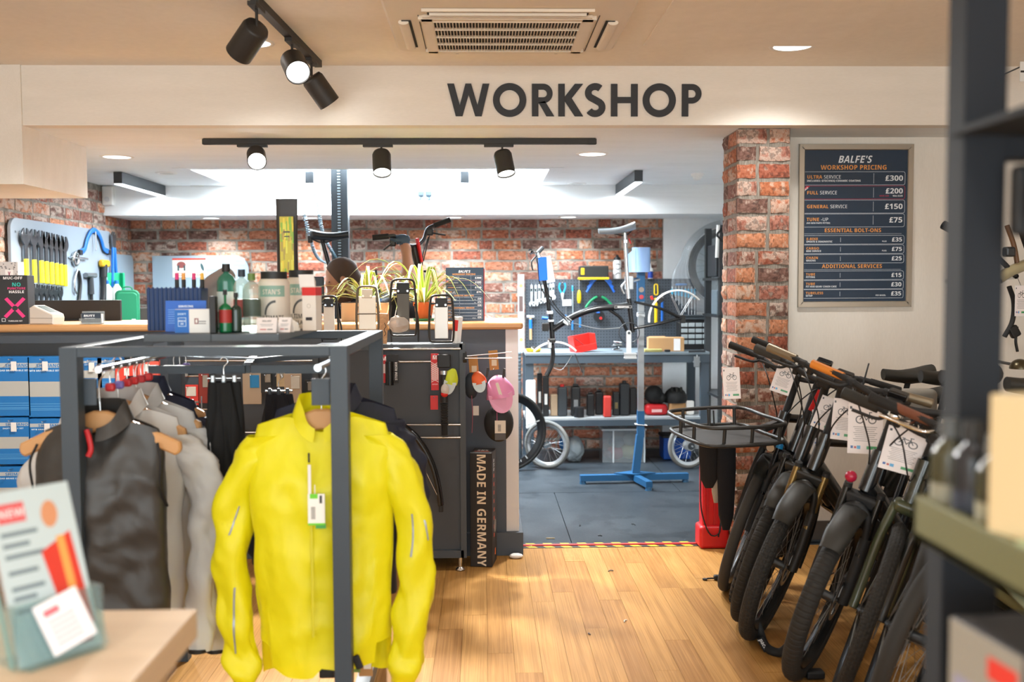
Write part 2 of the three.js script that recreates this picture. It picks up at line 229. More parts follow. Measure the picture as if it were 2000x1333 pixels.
batten(-0.13, -7.4, -8.38, 'linear light hung in the skylight above the twin socket', true);
batten(1.15, -7.35, -8.4, 'dark linear light with glowing underside right of the skylight');
// track spot heads
const mTrack = M('#26231f', 0.55), mHead = M('#2a2724', 0.5);
function spotHead(parent, p, aim, r, len, I, lit = true, color = WARM, cone = 0.5) { // p: pivot under the track, aim: world point
  const g = new THREE.Group(); g.name = 'spot_head'; const dir = aim.clone().sub(p).normalize(); g.position.copy(p); g.quaternion.setFromUnitVectors(V(0, -1, 0), dir); parent.add(g);
  const can = part('spot_head', [lathe([[0, 0.005], [r * 0.86, 0.005], [r, -0.012], [r, -len], [r * 0.93, -len], [r * 0.9, -len + 0.02], [0, -len + 0.03]], 32)], mHead, parent); can.position.copy(p); can.quaternion.copy(g.quaternion); parent.remove(g);
  const lens = part('lamp_lens', [cyl(r * 0.9, r * 0.9, 0.004, 0, -len + 0.012, 0, 0, 0, 0, 28)], lit ? lampGlow(NEUT, 6) : M('#807468', 0.3), can);
  if (lit) { const s = new THREE.SpotLight(color, I, 0, cone, 0.7, 2); s.position.set(0, -len - 0.004, 0); s.target.position.set(0, -len - 2, 0); s.shadow.radius = 2; can.add(s, s.target); }
  return can;
}
{ // rear track over the counter
  const y = CW, z = -5.78, x0 = atX(398, 284, 5.78), x1 = atX(1163, 280, 5.78);
  const t = thing('track_rail', 'long black track rail under the workshop ceiling with three lit spots over the counter', 'track light');
  part('rail', [rbox(x1 - x0, 0.034, 0.036, (x0 + x1) / 2, y - 0.017, z, 0.003)], mTrack, t);
  part('end_cap', [rbox(0.05, 0.03, 0.038, x0 + 0.02, y - 0.019, z, 0.002)], mTrack, t); part('end_cap', [rbox(0.05, 0.03, 0.038, x1 - 0.02, y - 0.019, z, 0.002)], mTrack, t);
  for (const [px, aim, cd, cone] of [[503, V(-0.75, 1.2, -3.7), 50, 0.5], [748, V(-0.5, 1.25, -5.25), 32, 0.55], [984, V(0.52, 0, -4.98), 11, 0.36]]) { const x = atX(px - 3, 295, z * -1);
    part('adapter', [rbox(0.17, 0.016, 0.034, x - 0.02, y - 0.041, z, 0.002)], mTrack, t); part('stem', [rod([x, y - 0.05, z], [x, y - 0.085, z], 0.006)], mTrack, t);
    spotHead(t, V(x, y - 0.085, z), aim, 0.053, 0.135, cd, true, WARM, cone); } }
{ // shop track, top left
  const a = at(497, -22, 0.0 + 4.05), b = at(622, 128, 5.2); a.y = b.y = CE; const f = (k) => a.clone().lerp(b, k);
  const t = thing('track_rail', 'black track rail on the shop ceiling at upper left with three spots', 'track light');
  part('rail', [bar(f(0).setY(CE - 0.017), f(1).setY(CE - 0.017), 0.036, 0.034)], mTrack, t);
  for (const [k, aim, lit] of [[0.52, V(0.25, 0.6, -1.9), true], [0.86, V(0.55, 0.5, -5.9), true], [0.02, V(-2.0, 1.5, -5.0), true]]) { const p = f(k);
    part('adapter', [bar(f(k - 0.06).setY(CE - 0.042), f(k + 0.06).setY(CE - 0.042), 0.034, 0.016)], mTrack, t); part('stem', [rod([p.x, CE - 0.05, p.z], [p.x, CE - 0.12, p.z], 0.006)], mTrack, t);
    spotHead(t, V(p.x, CE - 0.12, p.z), aim, 0.056, 0.15, k > 0.8 ? 6 : 9, lit, WARM, k > 0.8 ? 0.3 : 0.5); } }
{ // cassette air conditioner
  const t = thing('air_conditioner', 'cream ceiling cassette air conditioner with dark grille', 'air conditioner', [0.115, CE, -4.28]), m = M('#e6d9c6', 0.55), dk = M('#191613', 0.8);
  const shp = rrect(1.0, 1.08, 0.06); part('panel', [T(ext(shp, 0.03, 0.012), 0, 0, 0, PI / 2, 0, 0)], m, t);
  const gx = -0.006, gz = -0.2; // grille
  part('filter', [box(0.62, 0.004, 0.52, gx, -0.0475, gz)], dk, t); const bars = []; for (let i = 0; i <= 46; i++) bars.push(box(0.0032, 0.012, 0.52, gx - 0.31 + i * 0.62 / 46, -0.053, gz)); for (let i = 0; i <= 4; i++) bars.push(box(0.62, 0.014, 0.007, gx, -0.054, gz - 0.26 + i * 0.13)); part('grille', bars, m, t);
  part('grille_frame', [box(0.74, 0.016, 0.035, gx, -0.05, gz - 0.29), box(0.74, 0.016, 0.035, gx, -0.05, gz + 0.28), box(0.045, 0.016, 0.6, gx - 0.335, -0.05, gz), box(0.045, 0.016, 0.6, gx + 0.335, -0.05, gz)], m, t);
  for (const s of [-1, 1]) { const x = s * 0.43; part('air_slot', [box(0.04, 0.003, 0.46, x, -0.0455, gz)], dk, t); part('louver', [T(new THREE.CylinderGeometry(0.022, 0.022, 0.45, 16, 1, false).scale(1, 1, 0.5), x + s * 0.012, -0.05, gz, PI / 2, 0, 0)], m, t); part('seam', [box(0.003, 0.002, 0.62, s * 0.375, -0.0445, gz)], dk, t); }
  part('air_slot', [box(0.66, 0.003, 0.075, gx, -0.0455, 0.16)], dk, t); part('louver', [box(0.64, 0.012, 0.045, gx, -0.053, 0.155, 0.2)], m, t); part('slot_rim', [box(0.7, 0.012, 0.012, gx, -0.05, 0.205), box(0.7, 0.012, 0.012, gx, -0.05, 0.115)], m, t);
  for (const x of [-0.23, 0.24]) part('latch', [box(0.014, 0.006, 0.008, x, -0.05, -0.53)], dk, t); }
struct('trim_4', [b3(0.78, 1.7, CE - 0.006, CE + 0.01, -4.85, -3.9)], mShopCeil, 'flat access panel in the shop ceiling');
// lettering on the bulkhead: geometric capitals, one mesh each (units: photo pixels at the beam, 0 = baseline, 62 = cap height)
{ const k = abs(ZB) / FPX * 1.0, p0 = at(874, 227.5, -ZB), t = thing('wall_lettering', 'large black capitals WORKSHOP on the cream bulkhead', 'sign', [p0.x, p0.y, ZB + 0.001]), m = M('#26272a', 0.55), H = 62;
  t.rotation.z = -0.0012;
  const ring = (cx, r) => { const s = new THREE.Shape(); s.absarc(cx, H / 2, r, 0, PI * 2); const h = new THREE.Path(); h.absarc(cx, H / 2, r - 13, 0, PI * 2, true); s.holes.push(h); return s; };
  const bowl = (x, y0, y1, w) => { const s = new THREE.Shape(), r = (y1 - y0) / 2; s.moveTo(x, y0); s.lineTo(x + w - r, y0); s.absarc(x + w - r, y0 + r, r, -PI / 2, PI / 2); s.lineTo(x, y1); const h = new THREE.Path(), q = r - 11; h.moveTo(x + 12.5, y0 + 11); h.lineTo(x + 12.5, y1 - 11); h.lineTo(x + w - r, y1 - 11); h.absarc(x + w - r, y0 + r, q, PI / 2, -PI / 2, true); h.lineTo(x + 12.5, y0 + 11); s.holes.push(h); return s; };
  const G = (shapes) => shapes.map(s => ext(s, 3.5, 0, 0, 0, 0, 20));
  const strokeS = () => { const pts = []; const add = (cx, cy, rx, ry, a0, a1, n) => { for (let i = 0; i <= n; i++) { const a = a0 + (a1 - a0) * i / n; pts.push([cx + rx * cos(a), cy + ry * sin(a)]); } }; add(285.5, 45, 13.5, 12, 0.75, PI * 1.25, 14); add(285.5, 17.3, 13.5, 12.2, PI * 0.28, -PI * 0.83, 14);
    const L = [], Rr = []; pts.forEach((p, i) => { const a = pts[max(0, i - 1)], b = pts[min(pts.length - 1, i + 1)], dx = b[0] - a[0], dy = b[1] - a[1], n = Math.hypot(dx, dy), w = 6.4; L.push([p[0] - dy / n * w, p[1] + dx / n * w]); Rr.push([p[0] + dy / n * w, p[1] - dx / n * w]); }); return poly([...L, ...Rr.reverse()]); };
  const letters = [
    [poly([[0, H], [13, H], [24, 21], [35, H], [46, H], [58, 21], [68, H], [81, H], [66, 0], [53.5, 0], [41, 41], [29, 0], [16, 0]])],
    [ring(120, 32.2)],
    [poly([[163, 0], [175.5, 0], [175.5, 25], [163, 25]]), bowl(163, 25, H, 40), poly([[176, 26], [188, 29], [206, 0], [191, 0]])],
    [poly([[214, 0], [226.5, 0], [226.5, H], [214, H]]), poly([[226, 37], [246, H], [262, H], [240, 34.5], [262, 0], [246, 0], [226, 30]])],
    [strokeS()],
    [poly([[316, 0], [328.5, 0], [328.5, 25.5], [355, 25.5], [355, 0], [368, 0], [368, H], [355, H], [355, 37], [328.5, 37], [328.5, H], [316, H]])],
    [ring(410, 32.2)],
    [poly([[454, 0], [466.5, 0], [466.5, 25], [454, 25]]), bowl(454, 25, H, 38)] ];
  for (const l of letters) part('letter', G(l).map(g => g.scale(k, k, k)), m, t); }

// ---------- service counter ----------
const CT = atY(950, 629, 5.5), CF = -5.5; // counter top height and front plane
const oakTex = dataTex(512, 128, (u, v) => { const w = fbm(u * 2, v * 3, 301, 3), g = fbm(u * 3, v * 30 + w * 8, 305, 3) - 0.5; return [196 + g * 50, 146 + g * 48, 96 + g * 40]; });
const mOak = new THREE.MeshPhysicalMaterial({ map: oakTex, roughness: 0.45 });
const mCounter = M('#474d55', 0.55), mCounterDark = M('#2d3034', 0.6);
{ const x0 = -3.1, x1 = atX(1012, 640, 5.5), t = thing('service_counter', 'long charcoal service counter with rounded oak top and white end panel', 'counter', [0, 0, CF]);
  part('worktop', [rbox(x1 - x0 + 0.03, 0.042, 0.72, (x0 + x1) / 2 + 0.012, CT - 0.021, -0.33, 0.016, 0, 0, 0, 4)], mOak, t);
  const xw = atX(988, 800, 5.5);
  part('front_panel', [b3(atX(-60, 700, 5.5), xw, 0.13, CT - 0.043, -0.03, 0)], mCounter, t);
  part('carcass', [b3(x0, x1 - 0.02, 0.005, CT - 0.045, -0.62, -0.04)], mCounterDark, t);
  part('end_panel', [rbox(x1 - xw, CT - 0.043 - 0.13, 0.6, (x0 * 0 + x1 + xw) / 2, (CT - 0.043 + 0.13) / 2, -0.3, 0.002)], M('#dcd7d4', 0.55), t, 'white end panel');
  part('plinth', [rbox(x1 - x0 + 0.02, 0.13, 0.64, (x0 + x1) / 2 + 0.012, 0.065, -0.29, 0.003)], mCounter, t);
  // slatwall rails behind the hanging stock
  for (let k = 0; k < 9; k++) part('slat', [box(atX(300, 800, 5.48) - x0, 0.095, 0.014, (x0 + atX(300, 800, 5.48)) / 2, CT - 0.15 - k * 0.108, 0.008)], M('#2b2e31', 0.6), t);
}
{ const p = at(1008, 1088, 5.42); single('paper_scrap', 'crumpled white paper scrap on the floor at the counter corner', 'paper', [toCreasedNormals(T(new THREE.IcosahedronGeometry(0.03, 1).scale(1.3, 0.5, 0.8), 0, 0.012, 0), 0.3)], paper, [p.x, 0.001, p.z]); }
// generic printed box: faces get the print on the front
function carton(name, label, cat, w, h, d, pos, rotY, body, tex, group) { const t = thing(name, label, cat, pos, rotY, group); part('box_body', [rbox(w, h, d, 0, h / 2, 0, 0.002)], body, t); if (tex) part('front_print', [print(w * 0.98, h * 0.985, 0, h / 2, d / 2 + 0.0008)], printed(tex, 0.45), t); return t; }
const text = (g, s, x, y, font, col, align = 'center', sx = 1) => { g.save(); g.font = font; g.fillStyle = col; g.textAlign = align; g.textBaseline = 'middle'; g.translate(x, y); g.scale(sx, 1); g.fillText(s, 0, 0); g.restore(); };
// items on the left end of the counter
{ const p = at(35, 634, 5.62); const tex = canvasTex(256, 512, (g, w, h) => { g.fillStyle = '#1c1a1c'; g.fillRect(0, 0, w, h); text(g, 'MUC-OFF', w * 0.5, 26, 'bold 40px sans-serif', '#e8e4e2'); text(g, 'NO', w * 0.62, 95, 'bold 54px sans-serif', '#19b5a5'); text(g, 'PUNCTURE', w * 0.62, 135, 'bold 32px sans-serif', '#e72a7b'); text(g, 'HASSLE', w * 0.62, 172, 'bold 40px sans-serif', '#f2efee'); g.strokeStyle = '#e72a7b'; g.lineWidth = 34; g.beginPath(); g.moveTo(60, 240); g.lineTo(220, 440); g.moveTo(226, 240); g.lineTo(50, 440); g.stroke(); g.fillStyle = '#1c1a1c'; g.beginPath(); g.arc(140, 345, 26, 0, 7); g.fill(); text(g, 'TUBELESS KIT', w * 0.55, 480, 'bold 20px sans-serif', '#e8e4e2'); g.strokeStyle = '#ddd'; g.lineWidth = 5; g.strokeRect(20, 455, 30, 30); });
  carton('tubeless_kit_box', 'black box with pink cross print on the left end of the counter', 'box', 0.15, 0.27, 0.12, [p.x, CT, p.z], 0.12, M('#171618', 0.5), tex);
  const q = at(8, 530, 5.7); carton('patch_box', 'small patterned white box stacked behind the black box with pink cross', 'box', 0.1, 0.35, 0.08, [q.x - 0.02, CT, q.z - 0.14], 0, M('#c9c7c6', 0.6), canvasTex(64, 128, (g) => { g.fillStyle = '#cfcac9'; g.fillRect(0, 0, 64, 128); g.fillStyle = '#5c5a5e'; for (let i = 0; i < 90; i++) g.fillRect(R() * 64, R() * 128, 3 + R() * 4, 2); g.fillStyle = '#f0edec'; g.fillRect(18, 16, 30, 18); text(g, 'X', 33, 26, 'bold 16px sans-serif', '#8a1f3c'); })); }
{ const p = at(92, 633, 5.56), t = thing('card_terminal', 'cream card payment terminal on the counter', 'card terminal', [p.x, CT, p.z], -0.35); const s = poly([[-0.075, 0], [0.075, 0], [0.08, 0.03], [0.075, 0.045], [-0.05, 0.092], [-0.075, 0.08]]);
  part('case', [T(ext(s, 0.075, 0.006), 0, 0.006, -0.037)], M('#d9cfc4', 0.45), t); part('screen', [box(0.1, 0.002, 0.06, 0.008, 0.083, 0, 0, 0, -0.36)], M('#4a5a58', 0.25), t); part('seam', [box(0.152, 0.003, 0.09, 0.002, 0.034, 0)], M('#a89c90', 0.5), t); }
{ const p = at(180, 632, 5.5 + 0.03), t = thing('business_card_holder', 'clear holder with stacked white and black business cards', 'card holder', [p.x, CT, p.z], 0.05);
  part('holder', [box(0.12, 0.003, 0.05, 0, 0.002, 0), box(0.12, 0.03, 0.002, 0, 0.017, 0.025), box(0.12, 0.07, 0.002, 0, 0.035, -0.025)], M('#e8eef0', 0.1, 0, { transmission: 0.9, thickness: 0 }), t);
  part('cards', [box(0.11, 0.05, 0.03, 0, 0.03, -0.004)], whiteP, t); part('front_card', [box(0.105, 0.052, 0.002, 0, 0.034, 0.014)], M('#2b323b', 0.5), t);
  part('card_print', [print(0.1, 0.05, 0, 0.036, 0.0155)], printed(canvasTex(128, 64, (g) => { g.fillStyle = '#2b3644'; g.fillRect(0, 0, 128, 64); text(g, "BALFE'S", 50, 18, 'italic bold 20px sans-serif', '#fff'); text(g, 'bikes workshop', 55, 38, '10px sans-serif', '#fff'); })), t); }
{ const p = at(146, 632, 6.1), t = thing('counter_monitor', 'wide black screen back standing behind the card terminal', 'monitor', [p.x, CT, p.z]); part('back_shell', [rbox(0.56, 0.125, 0.03, 0, 0.062, 0, 0.004)], blackPlastic, t); part('foot', [rbox(0.2, 0.008, 0.12, 0, 0.004, 0, 0.003)], blackPlastic, t); }
{ const p = at(284, 632, 8.3); const t = thing('rear_cabinet', 'low dark brown cabinet in the brick corner behind the counter', 'cabinet', [-2.72, 0, -8.72]); part('body', [rbox(0.8, 1.33, 0.5, 0, 0.667, 0, 0.004)], M('#4e463f', 0.6), t); part('door', [rbox(0.38, 1.2, 0.012, -0.195, 0.64, 0.256, 0.002)], M('#463e37', 0.6), t); part('door', [rbox(0.38, 1.2, 0.012, 0.195, 0.64, 0.256, 0.002)], M('#463e37', 0.6), t); }
// ---------- tools on the left wall board ----------
const BX = XL + 0.046; // board plane
const onLeft = (px, py) => { const k = (XL + 0.05); // point on the plane x = k
  const v = V((px - 1000) / FPX, -(py - 666.5) / FPX, -1).applyQuaternion(camera.quaternion), q = k / v.x; return V(k, EYE + v.y * q, v.z * q); };
{ const a = onLeft(20, 424), b = onLeft(217, 454), yB = 1.0, t = thing('tool_board', 'pale grey tool board with rounded corner on the left brick wall', 'tool board', [XL + 0.03, yB, (a.z + b.z) / 2], PI / 2);
  const W = a.z - b.z, H = (a.y + b.y) / 2 - yB, s = new THREE.Shape(); s.moveTo(-W / 2, 0); s.lineTo(W / 2, 0); s.lineTo(W / 2, H - 0.05); s.absarc(W / 2 - 0.05, H - 0.05, 0.05, 0, PI / 2); s.lineTo(-W / 2 + 0.08, H); s.absarc(-W / 2 + 0.08, H - 0.08, 0.08, PI / 2, PI); s.lineTo(-W / 2, 0);
  part('panel', [ext(s, 0.018, 0.002)], M('#8e99a3', 0.28), t); for (const x of [-W / 2 + 0.06, W / 2 - 0.06]) part('screw', [cyl(0.008, 0.008, 0.004, x, H - 0.09, 0.022, PI / 2)], steel, t);
  for (let k = 0; k < 2; k++) part('wood_batten', [box(0.03, H * 0.9, 0.014, (k ? 1 : -1) * (W / 2 - 0.12), H * 0.48, -0.008)], M('#6b4a30', 0.7), t); }
// wrench: flat spanner in local xy, hanging from y=0 downwards
function wrenchGeo(L, w, t) { const s = new THREE.Shape(); const hr = w * 1.15; s.moveTo(-w * 0.45, -L + hr); s.lineTo(-w * 0.4, -hr); s.absarc(0, 0, hr, PI * 1.38, PI * 0.62, true); s.lineTo(-w * 0.3, hr * 0.1); s.lineTo(w * 0.3, hr * 0.1); s.lineTo(w * 0.36, hr * 0.92); s.absarc(0, 0, hr, PI * 0.38, -PI * 0.38, true); s.lineTo(w * 0.4, -L + hr); s.absarc(0, -L + hr, w * 0.45, 0, -PI, true); return ext(s, t, 0.001, 0, 0, -t / 2); }
{ const xs = [42, 58, 72, 82, 92, 102, 111, 119];
  xs.forEach((px, i) => { const p = onLeft(px, 462 + i * 2.2), t = thing('cone_spanner', (['first', 'second', 'third', 'fourth', 'fifth', 'sixth', 'seventh', 'eighth'][i]) + ' large yellow-handled spanner from the left in the row on the grey tool board', 'spanner', [BX + 0.03, p.y, p.z], PI / 2, 'yellow-handled spanners on the tool board');
    const L = 0.30; part('jaw', [wrenchGeo(L, 0.052, 0.008)], M('#5d6166', 0.3, 0.9), t); part('grip', [rbox(0.05, 0.16, 0.016, 0, -L + 0.07, 0, 0.007)], M('#e8d31a', 0.45), t); part('hook', [rod([0, 0.012, 0.012], [0, 0.012, -0.032], 0.003)], steel, t); });
  [64, 74, 84, 93, 102, 112].forEach((px, i) => { const p = onLeft(px, 566 + i), t = thing('small_spanner', (['first', 'second', 'third', 'fourth', 'fifth', 'sixth'][i]) + ' small spanner from the left in the lower row of the grey tool board', 'spanner', [BX + 0.026, p.y, p.z], PI / 2, 'small spanners in the lower row'); part('jaw', [wrenchGeo(0.2, 0.036, 0.006)], M('#34373a', 0.35, 0.9), t); part('grip', [rbox(0.032, 0.1, 0.012, 0, -0.14, 0, 0.005)], M('#d9c820', 0.45), t); part('hook', [rod([0, 0.008, 0.01], [0, 0.008, -0.028], 0.003)], steel, t); }); }
{ let p = onLeft(180, 465), t = thing('wheel_dishing_tool', 'blue bowed wheel dishing gauge on the tool board', 'tool', [BX + 0.02, p.y, p.z], PI / 2); // bow along local x
  part('arm', [tube([[0.3, -0.1, 0], [0.2, -0.08, 0], [0.14, 0.0, 0], [0.05, 0.055, 0], [-0.05, 0.05, 0], [-0.14, -0.02, 0], [-0.2, -0.1, 0], [-0.28, -0.12, 0]], 0.022, 40, 8).scale(1, 1, 0.4)], blueP, t); part('centre_rod', [rod([0, 0.05, 0.012], [0, -0.1, 0.012], 0.006)], steel, t); part('end_pad', [rbox(0.05, 0.04, 0.02, 0.3, -0.105, 0)], blackPlastic, t); part('end_pad', [rbox(0.05, 0.04, 0.02, -0.28, -0.125, 0)], blackPlastic, t);
  p = onLeft(216, 484); t = thing('cable_cutter', 'long bolt cutter with blue handles at the right end of the tool board', 'bolt cutter', [BX + 0.03, p.y, p.z], PI / 2); part('jaw', [ext(poly([[-0.03, 0], [0.03, 0], [0.045, 0.1], [0.02, 0.13], [0, 0.1], [-0.02, 0.13], [-0.045, 0.1]]), 0.012, 0.001, 0, 0, -0.006)], M('#7a7d80', 0.35, 0.9), t); for (const s of [-1, 1]) { part('handle', [rod([s * 0.018, 0, 0], [s * 0.055, -0.36, 0], 0.013)], blueP, t); part('grip', [rod([s * 0.052, -0.33, 0], [s * 0.064, -0.45, 0], 0.017)], blackPlastic, t); }
  p = onLeft(150, 505); t = thing('chain_ring_tool', 'chrome cog removal tool with round end on the tool board', 'tool', [BX + 0.02, p.y, p.z], PI / 2); part('shaft', [rod([0.16, 0, 0], [-0.16, 0.005, 0], 0.01)], chrome, t); part('ring', [tor(0.045, 0.014, -0.06, -0.005, 0)], steel, t);
  p = onLeft(149, 530); t = thing('chain_whip', 'black chain whip handle with red disc below the cog tool', 'tool', [BX + 0.02, p.y, p.z], PI / 2); part('handle', [tube([[0, 0, 0], [0.03, -0.08, 0], [0.01, -0.18, 0], [-0.02, -0.26, 0]], 0.014, 20)], blackPlastic, t); part('chain', [tube([[-0.02, 0.01, 0], [-0.07, -0.06, 0], [-0.08, -0.14, 0], [-0.04, -0.17, 0]], 0.009, 20)], steel, t); part('disc', [cyl(0.032, 0.032, 0.012, 0.09, -0.26, 0, PI / 2)], M('#a8323a', 0.5), t);
  p = onLeft(172, 538); t = thing('headset_press', 'silver T-handled press below the blue gauge', 'tool', [BX + 0.025, p.y, p.z], PI / 2); part('crossbar', [rod([0.09, 0, 0], [-0.1, 0, 0], 0.02)], M('#8f9396', 0.35, 0.8), t); part('shaft', [rod([0, 0, 0], [0, -0.15, 0], 0.02, 0.024)], darkSteel, t); part('tip', [rod([0, -0.15, 0], [0, -0.2, 0], 0.014)], blackPlastic, t);
  p = onLeft(196, 515); t = thing('drill_driver', 'black pistol-shaped tool with yellow trim at the right of the board', 'tool', [BX + 0.03, p.y, p.z], PI / 2); part('head', [rbox(0.16, 0.06, 0.045, 0.02, 0, 0, 0.02)], M('#d7a51c', 0.45), t); part('collar', [rod([0, -0.01, 0], [-0.01, -0.11, 0], 0.03)], blackPlastic, t); part('grip', [tube([[-0.01, -0.1, 0], [-0.02, -0.24, 0], [-0.05, -0.36, 0]], 0.024, 16)], blackPlastic, t); part('lower_blade', [rod([-0.05, -0.36, 0], [-0.075, -0.5, 0], 0.014)], darkSteel, t); }
// green first aid and eyewash boxes
{ const p = at(240, 566, 8.35); let t = thing('eyewash_station', 'green wall box with two white eyewash bottles on the left wall', 'first aid', [XL + 0.05, p.y - 0.12, p.z], 1.0);
  part('backing', [rbox(0.24, 0.26, 0.02, 0, 0.13, 0, 0.006)], M('#12a36a', 0.45), t); part('rim', [rbox(0.24, 0.025, 0.07, 0, 0.012, 0.03, 0.006), rbox(0.02, 0.26, 0.05, -0.115, 0.13, 0.025, 0.005), rbox(0.02, 0.26, 0.05, 0.115, 0.13, 0.025, 0.005)], M('#12a36a', 0.45), t);
  for (const s of [-1, 1]) { const b = part('bottle', [lathe([[0, 0], [0.034, 0], [0.036, 0.012], [0.036, 0.1], [0.016, 0.13], [0.014, 0.14]], 20, s * 0.045, 0.03, 0.045)], whiteP, t); part('cap', [cyl(0.015, 0.017, 0.028, s * 0.045, 0.182, 0.045)], blueP, b); }
  const q = at(243, 605, 8.2); t = thing('first_aid_case', 'dark green plastic first aid case below the eyewash box', 'first aid', [q.x + 0.02, 1.2, q.z - 0.02], 0.25); const s = rrect(0.17, 0.28, 0.035); part('shell', [ext(s, 0.09, 0.006, 0, 0.14, -0.045)], M('#13704a', 0.5), t); part('lid', [ext(rrect(0.15, 0.24, 0.03), 0.02, 0.005, 0, 0.14, 0.045)], M('#167a52', 0.5), t); part('label', [box(0.03, 0.02, 0.002, 0.05, 0.04, 0.071)], paper, t); part('handle', [tube([[-0.04, 0.28, 0], [-0.03, 0.305, 0], [0.03, 0.305, 0], [0.04, 0.28, 0]], 0.006)], M('#13704a', 0.5), t); part('shelf_bracket', [box(0.32, 0.01, 0.12, -0.08, -0.012, 0)], darkSteel, t); }
// grey back panels in the corner with posters
{ const gx = M('#93a4b0', 0.4); const a = onLeft(245, 503), b = onLeft(296, 500); let t = thing('corner_panel', 'plain pale blue panel on the left wall beside the corner', 'panel', [XL + 0.02, 1.0, -8.72], PI / 2); part('board', [ext(rrect(0.56, 0.79, 0.06), 0.012, 0.001, 0, 0.395, 0)], gx, t);
  const x0 = atX(299, 560, 9.02), x1 = atX(486, 560, 9.02), y1 = atY(390, 500, 9.02); t = thing('notice_panel', 'pale blue panel with posters on the rear brick wall', 'panel', [(x0 + x1) / 2, 1.0, ZW + 0.022]); const s = new THREE.Shape(), W = x1 - x0, H = y1 - 1; s.moveTo(-W / 2, 0); s.lineTo(W / 2, 0); s.lineTo(W / 2, H - 0.12); s.absarc(W / 2 - 0.12, H - 0.12, 0.12, 0, PI / 2); s.lineTo(-W / 2, H); part('board', [ext(s, 0.012, 0.001)], gx, t);
  const poster = (name, label, px0, px1, py0, py1, tex) => { const c = at((px0 + px1) / 2, (py0 + py1) / 2, 9.02), w = (px1 - px0) / FPX * 9.02, h = (py1 - py0) / FPX * 9.02; single(name, label, 'poster', [box(w, h, 0.002)], new THREE.MeshPhysicalMaterial({ map: tex, roughness: 0.5 }), [c.x, c.y, ZW + 0.0375]); };
  poster('lifting_poster', 'cream poster with a red top band and two animal drawings', 338, 402, 505, 542, canvasTex(256, 150, (g) => { g.fillStyle = '#ece4d4'; g.fillRect(0, 0, 256, 150); g.fillStyle = '#d8402f'; g.fillRect(0, 0, 256, 14); g.fillStyle = '#8c4a46'; g.beginPath(); g.ellipse(68, 52, 34, 26, 0, 0, 7); g.fill(); g.fillStyle = '#2f4a4e'; g.fillRect(38, 56, 14, 42); g.fillRect(86, 56, 13, 42); g.beginPath(); g.ellipse(228, 70, 12, 32, -0.3, 0, 7); g.fill(); g.fillStyle = '#7b8a86'; g.fillRect(140, 40, 26, 5); g.fillRect(150, 62, 20, 4); g.fillRect(165, 76, 20, 4); g.fillStyle = '#c4564e'; g.fillRect(24, 116, 80, 4); g.fillRect(38, 132, 56, 4); g.fillRect(156, 112, 80, 4); g.fillRect(160, 126, 70, 8); }));
  poster('brand_poster', 'pale blue lettered sticker right of the animal poster', 405, 452, 503, 526, canvasTex(256, 128, (g) => { g.fillStyle = '#cfe4f0'; g.fillRect(0, 0, 256, 128); text(g, 'SCHWALBE', 108, 58, 'bold 36px sans-serif', '#3f5a6c'); text(g, '✦', 226, 58, 'bold 28px sans-serif', '#1e6d62'); }));
  poster('small_sticker', 'tiny pale sticker at the right edge of the blue panel', 456, 478, 505, 516, canvasTex(128, 64, (g) => { g.fillStyle = '#b9cfdc'; g.fillRect(0, 0, 128, 64); text(g, 'PEDAL', 64, 32, 'bold 26px sans-serif', '#3c4a54'); })); }
{ const p = at(232, 384, 8.45), t = thing('motion_sensor', 'small white sensor box where the soffit meets the left brick wall', 'sensor', [XL + 0.05, p.y, -8.4]); part('housing', [rbox(0.09, 0.16, 0.06, 0, 0, 0, 0.012)], whiteP, t); part('lens', [cyl(0.022, 0.022, 0.012, 0, -0.03, 0.032, PI / 2)], M('#d5d8da', 0.3), t); }
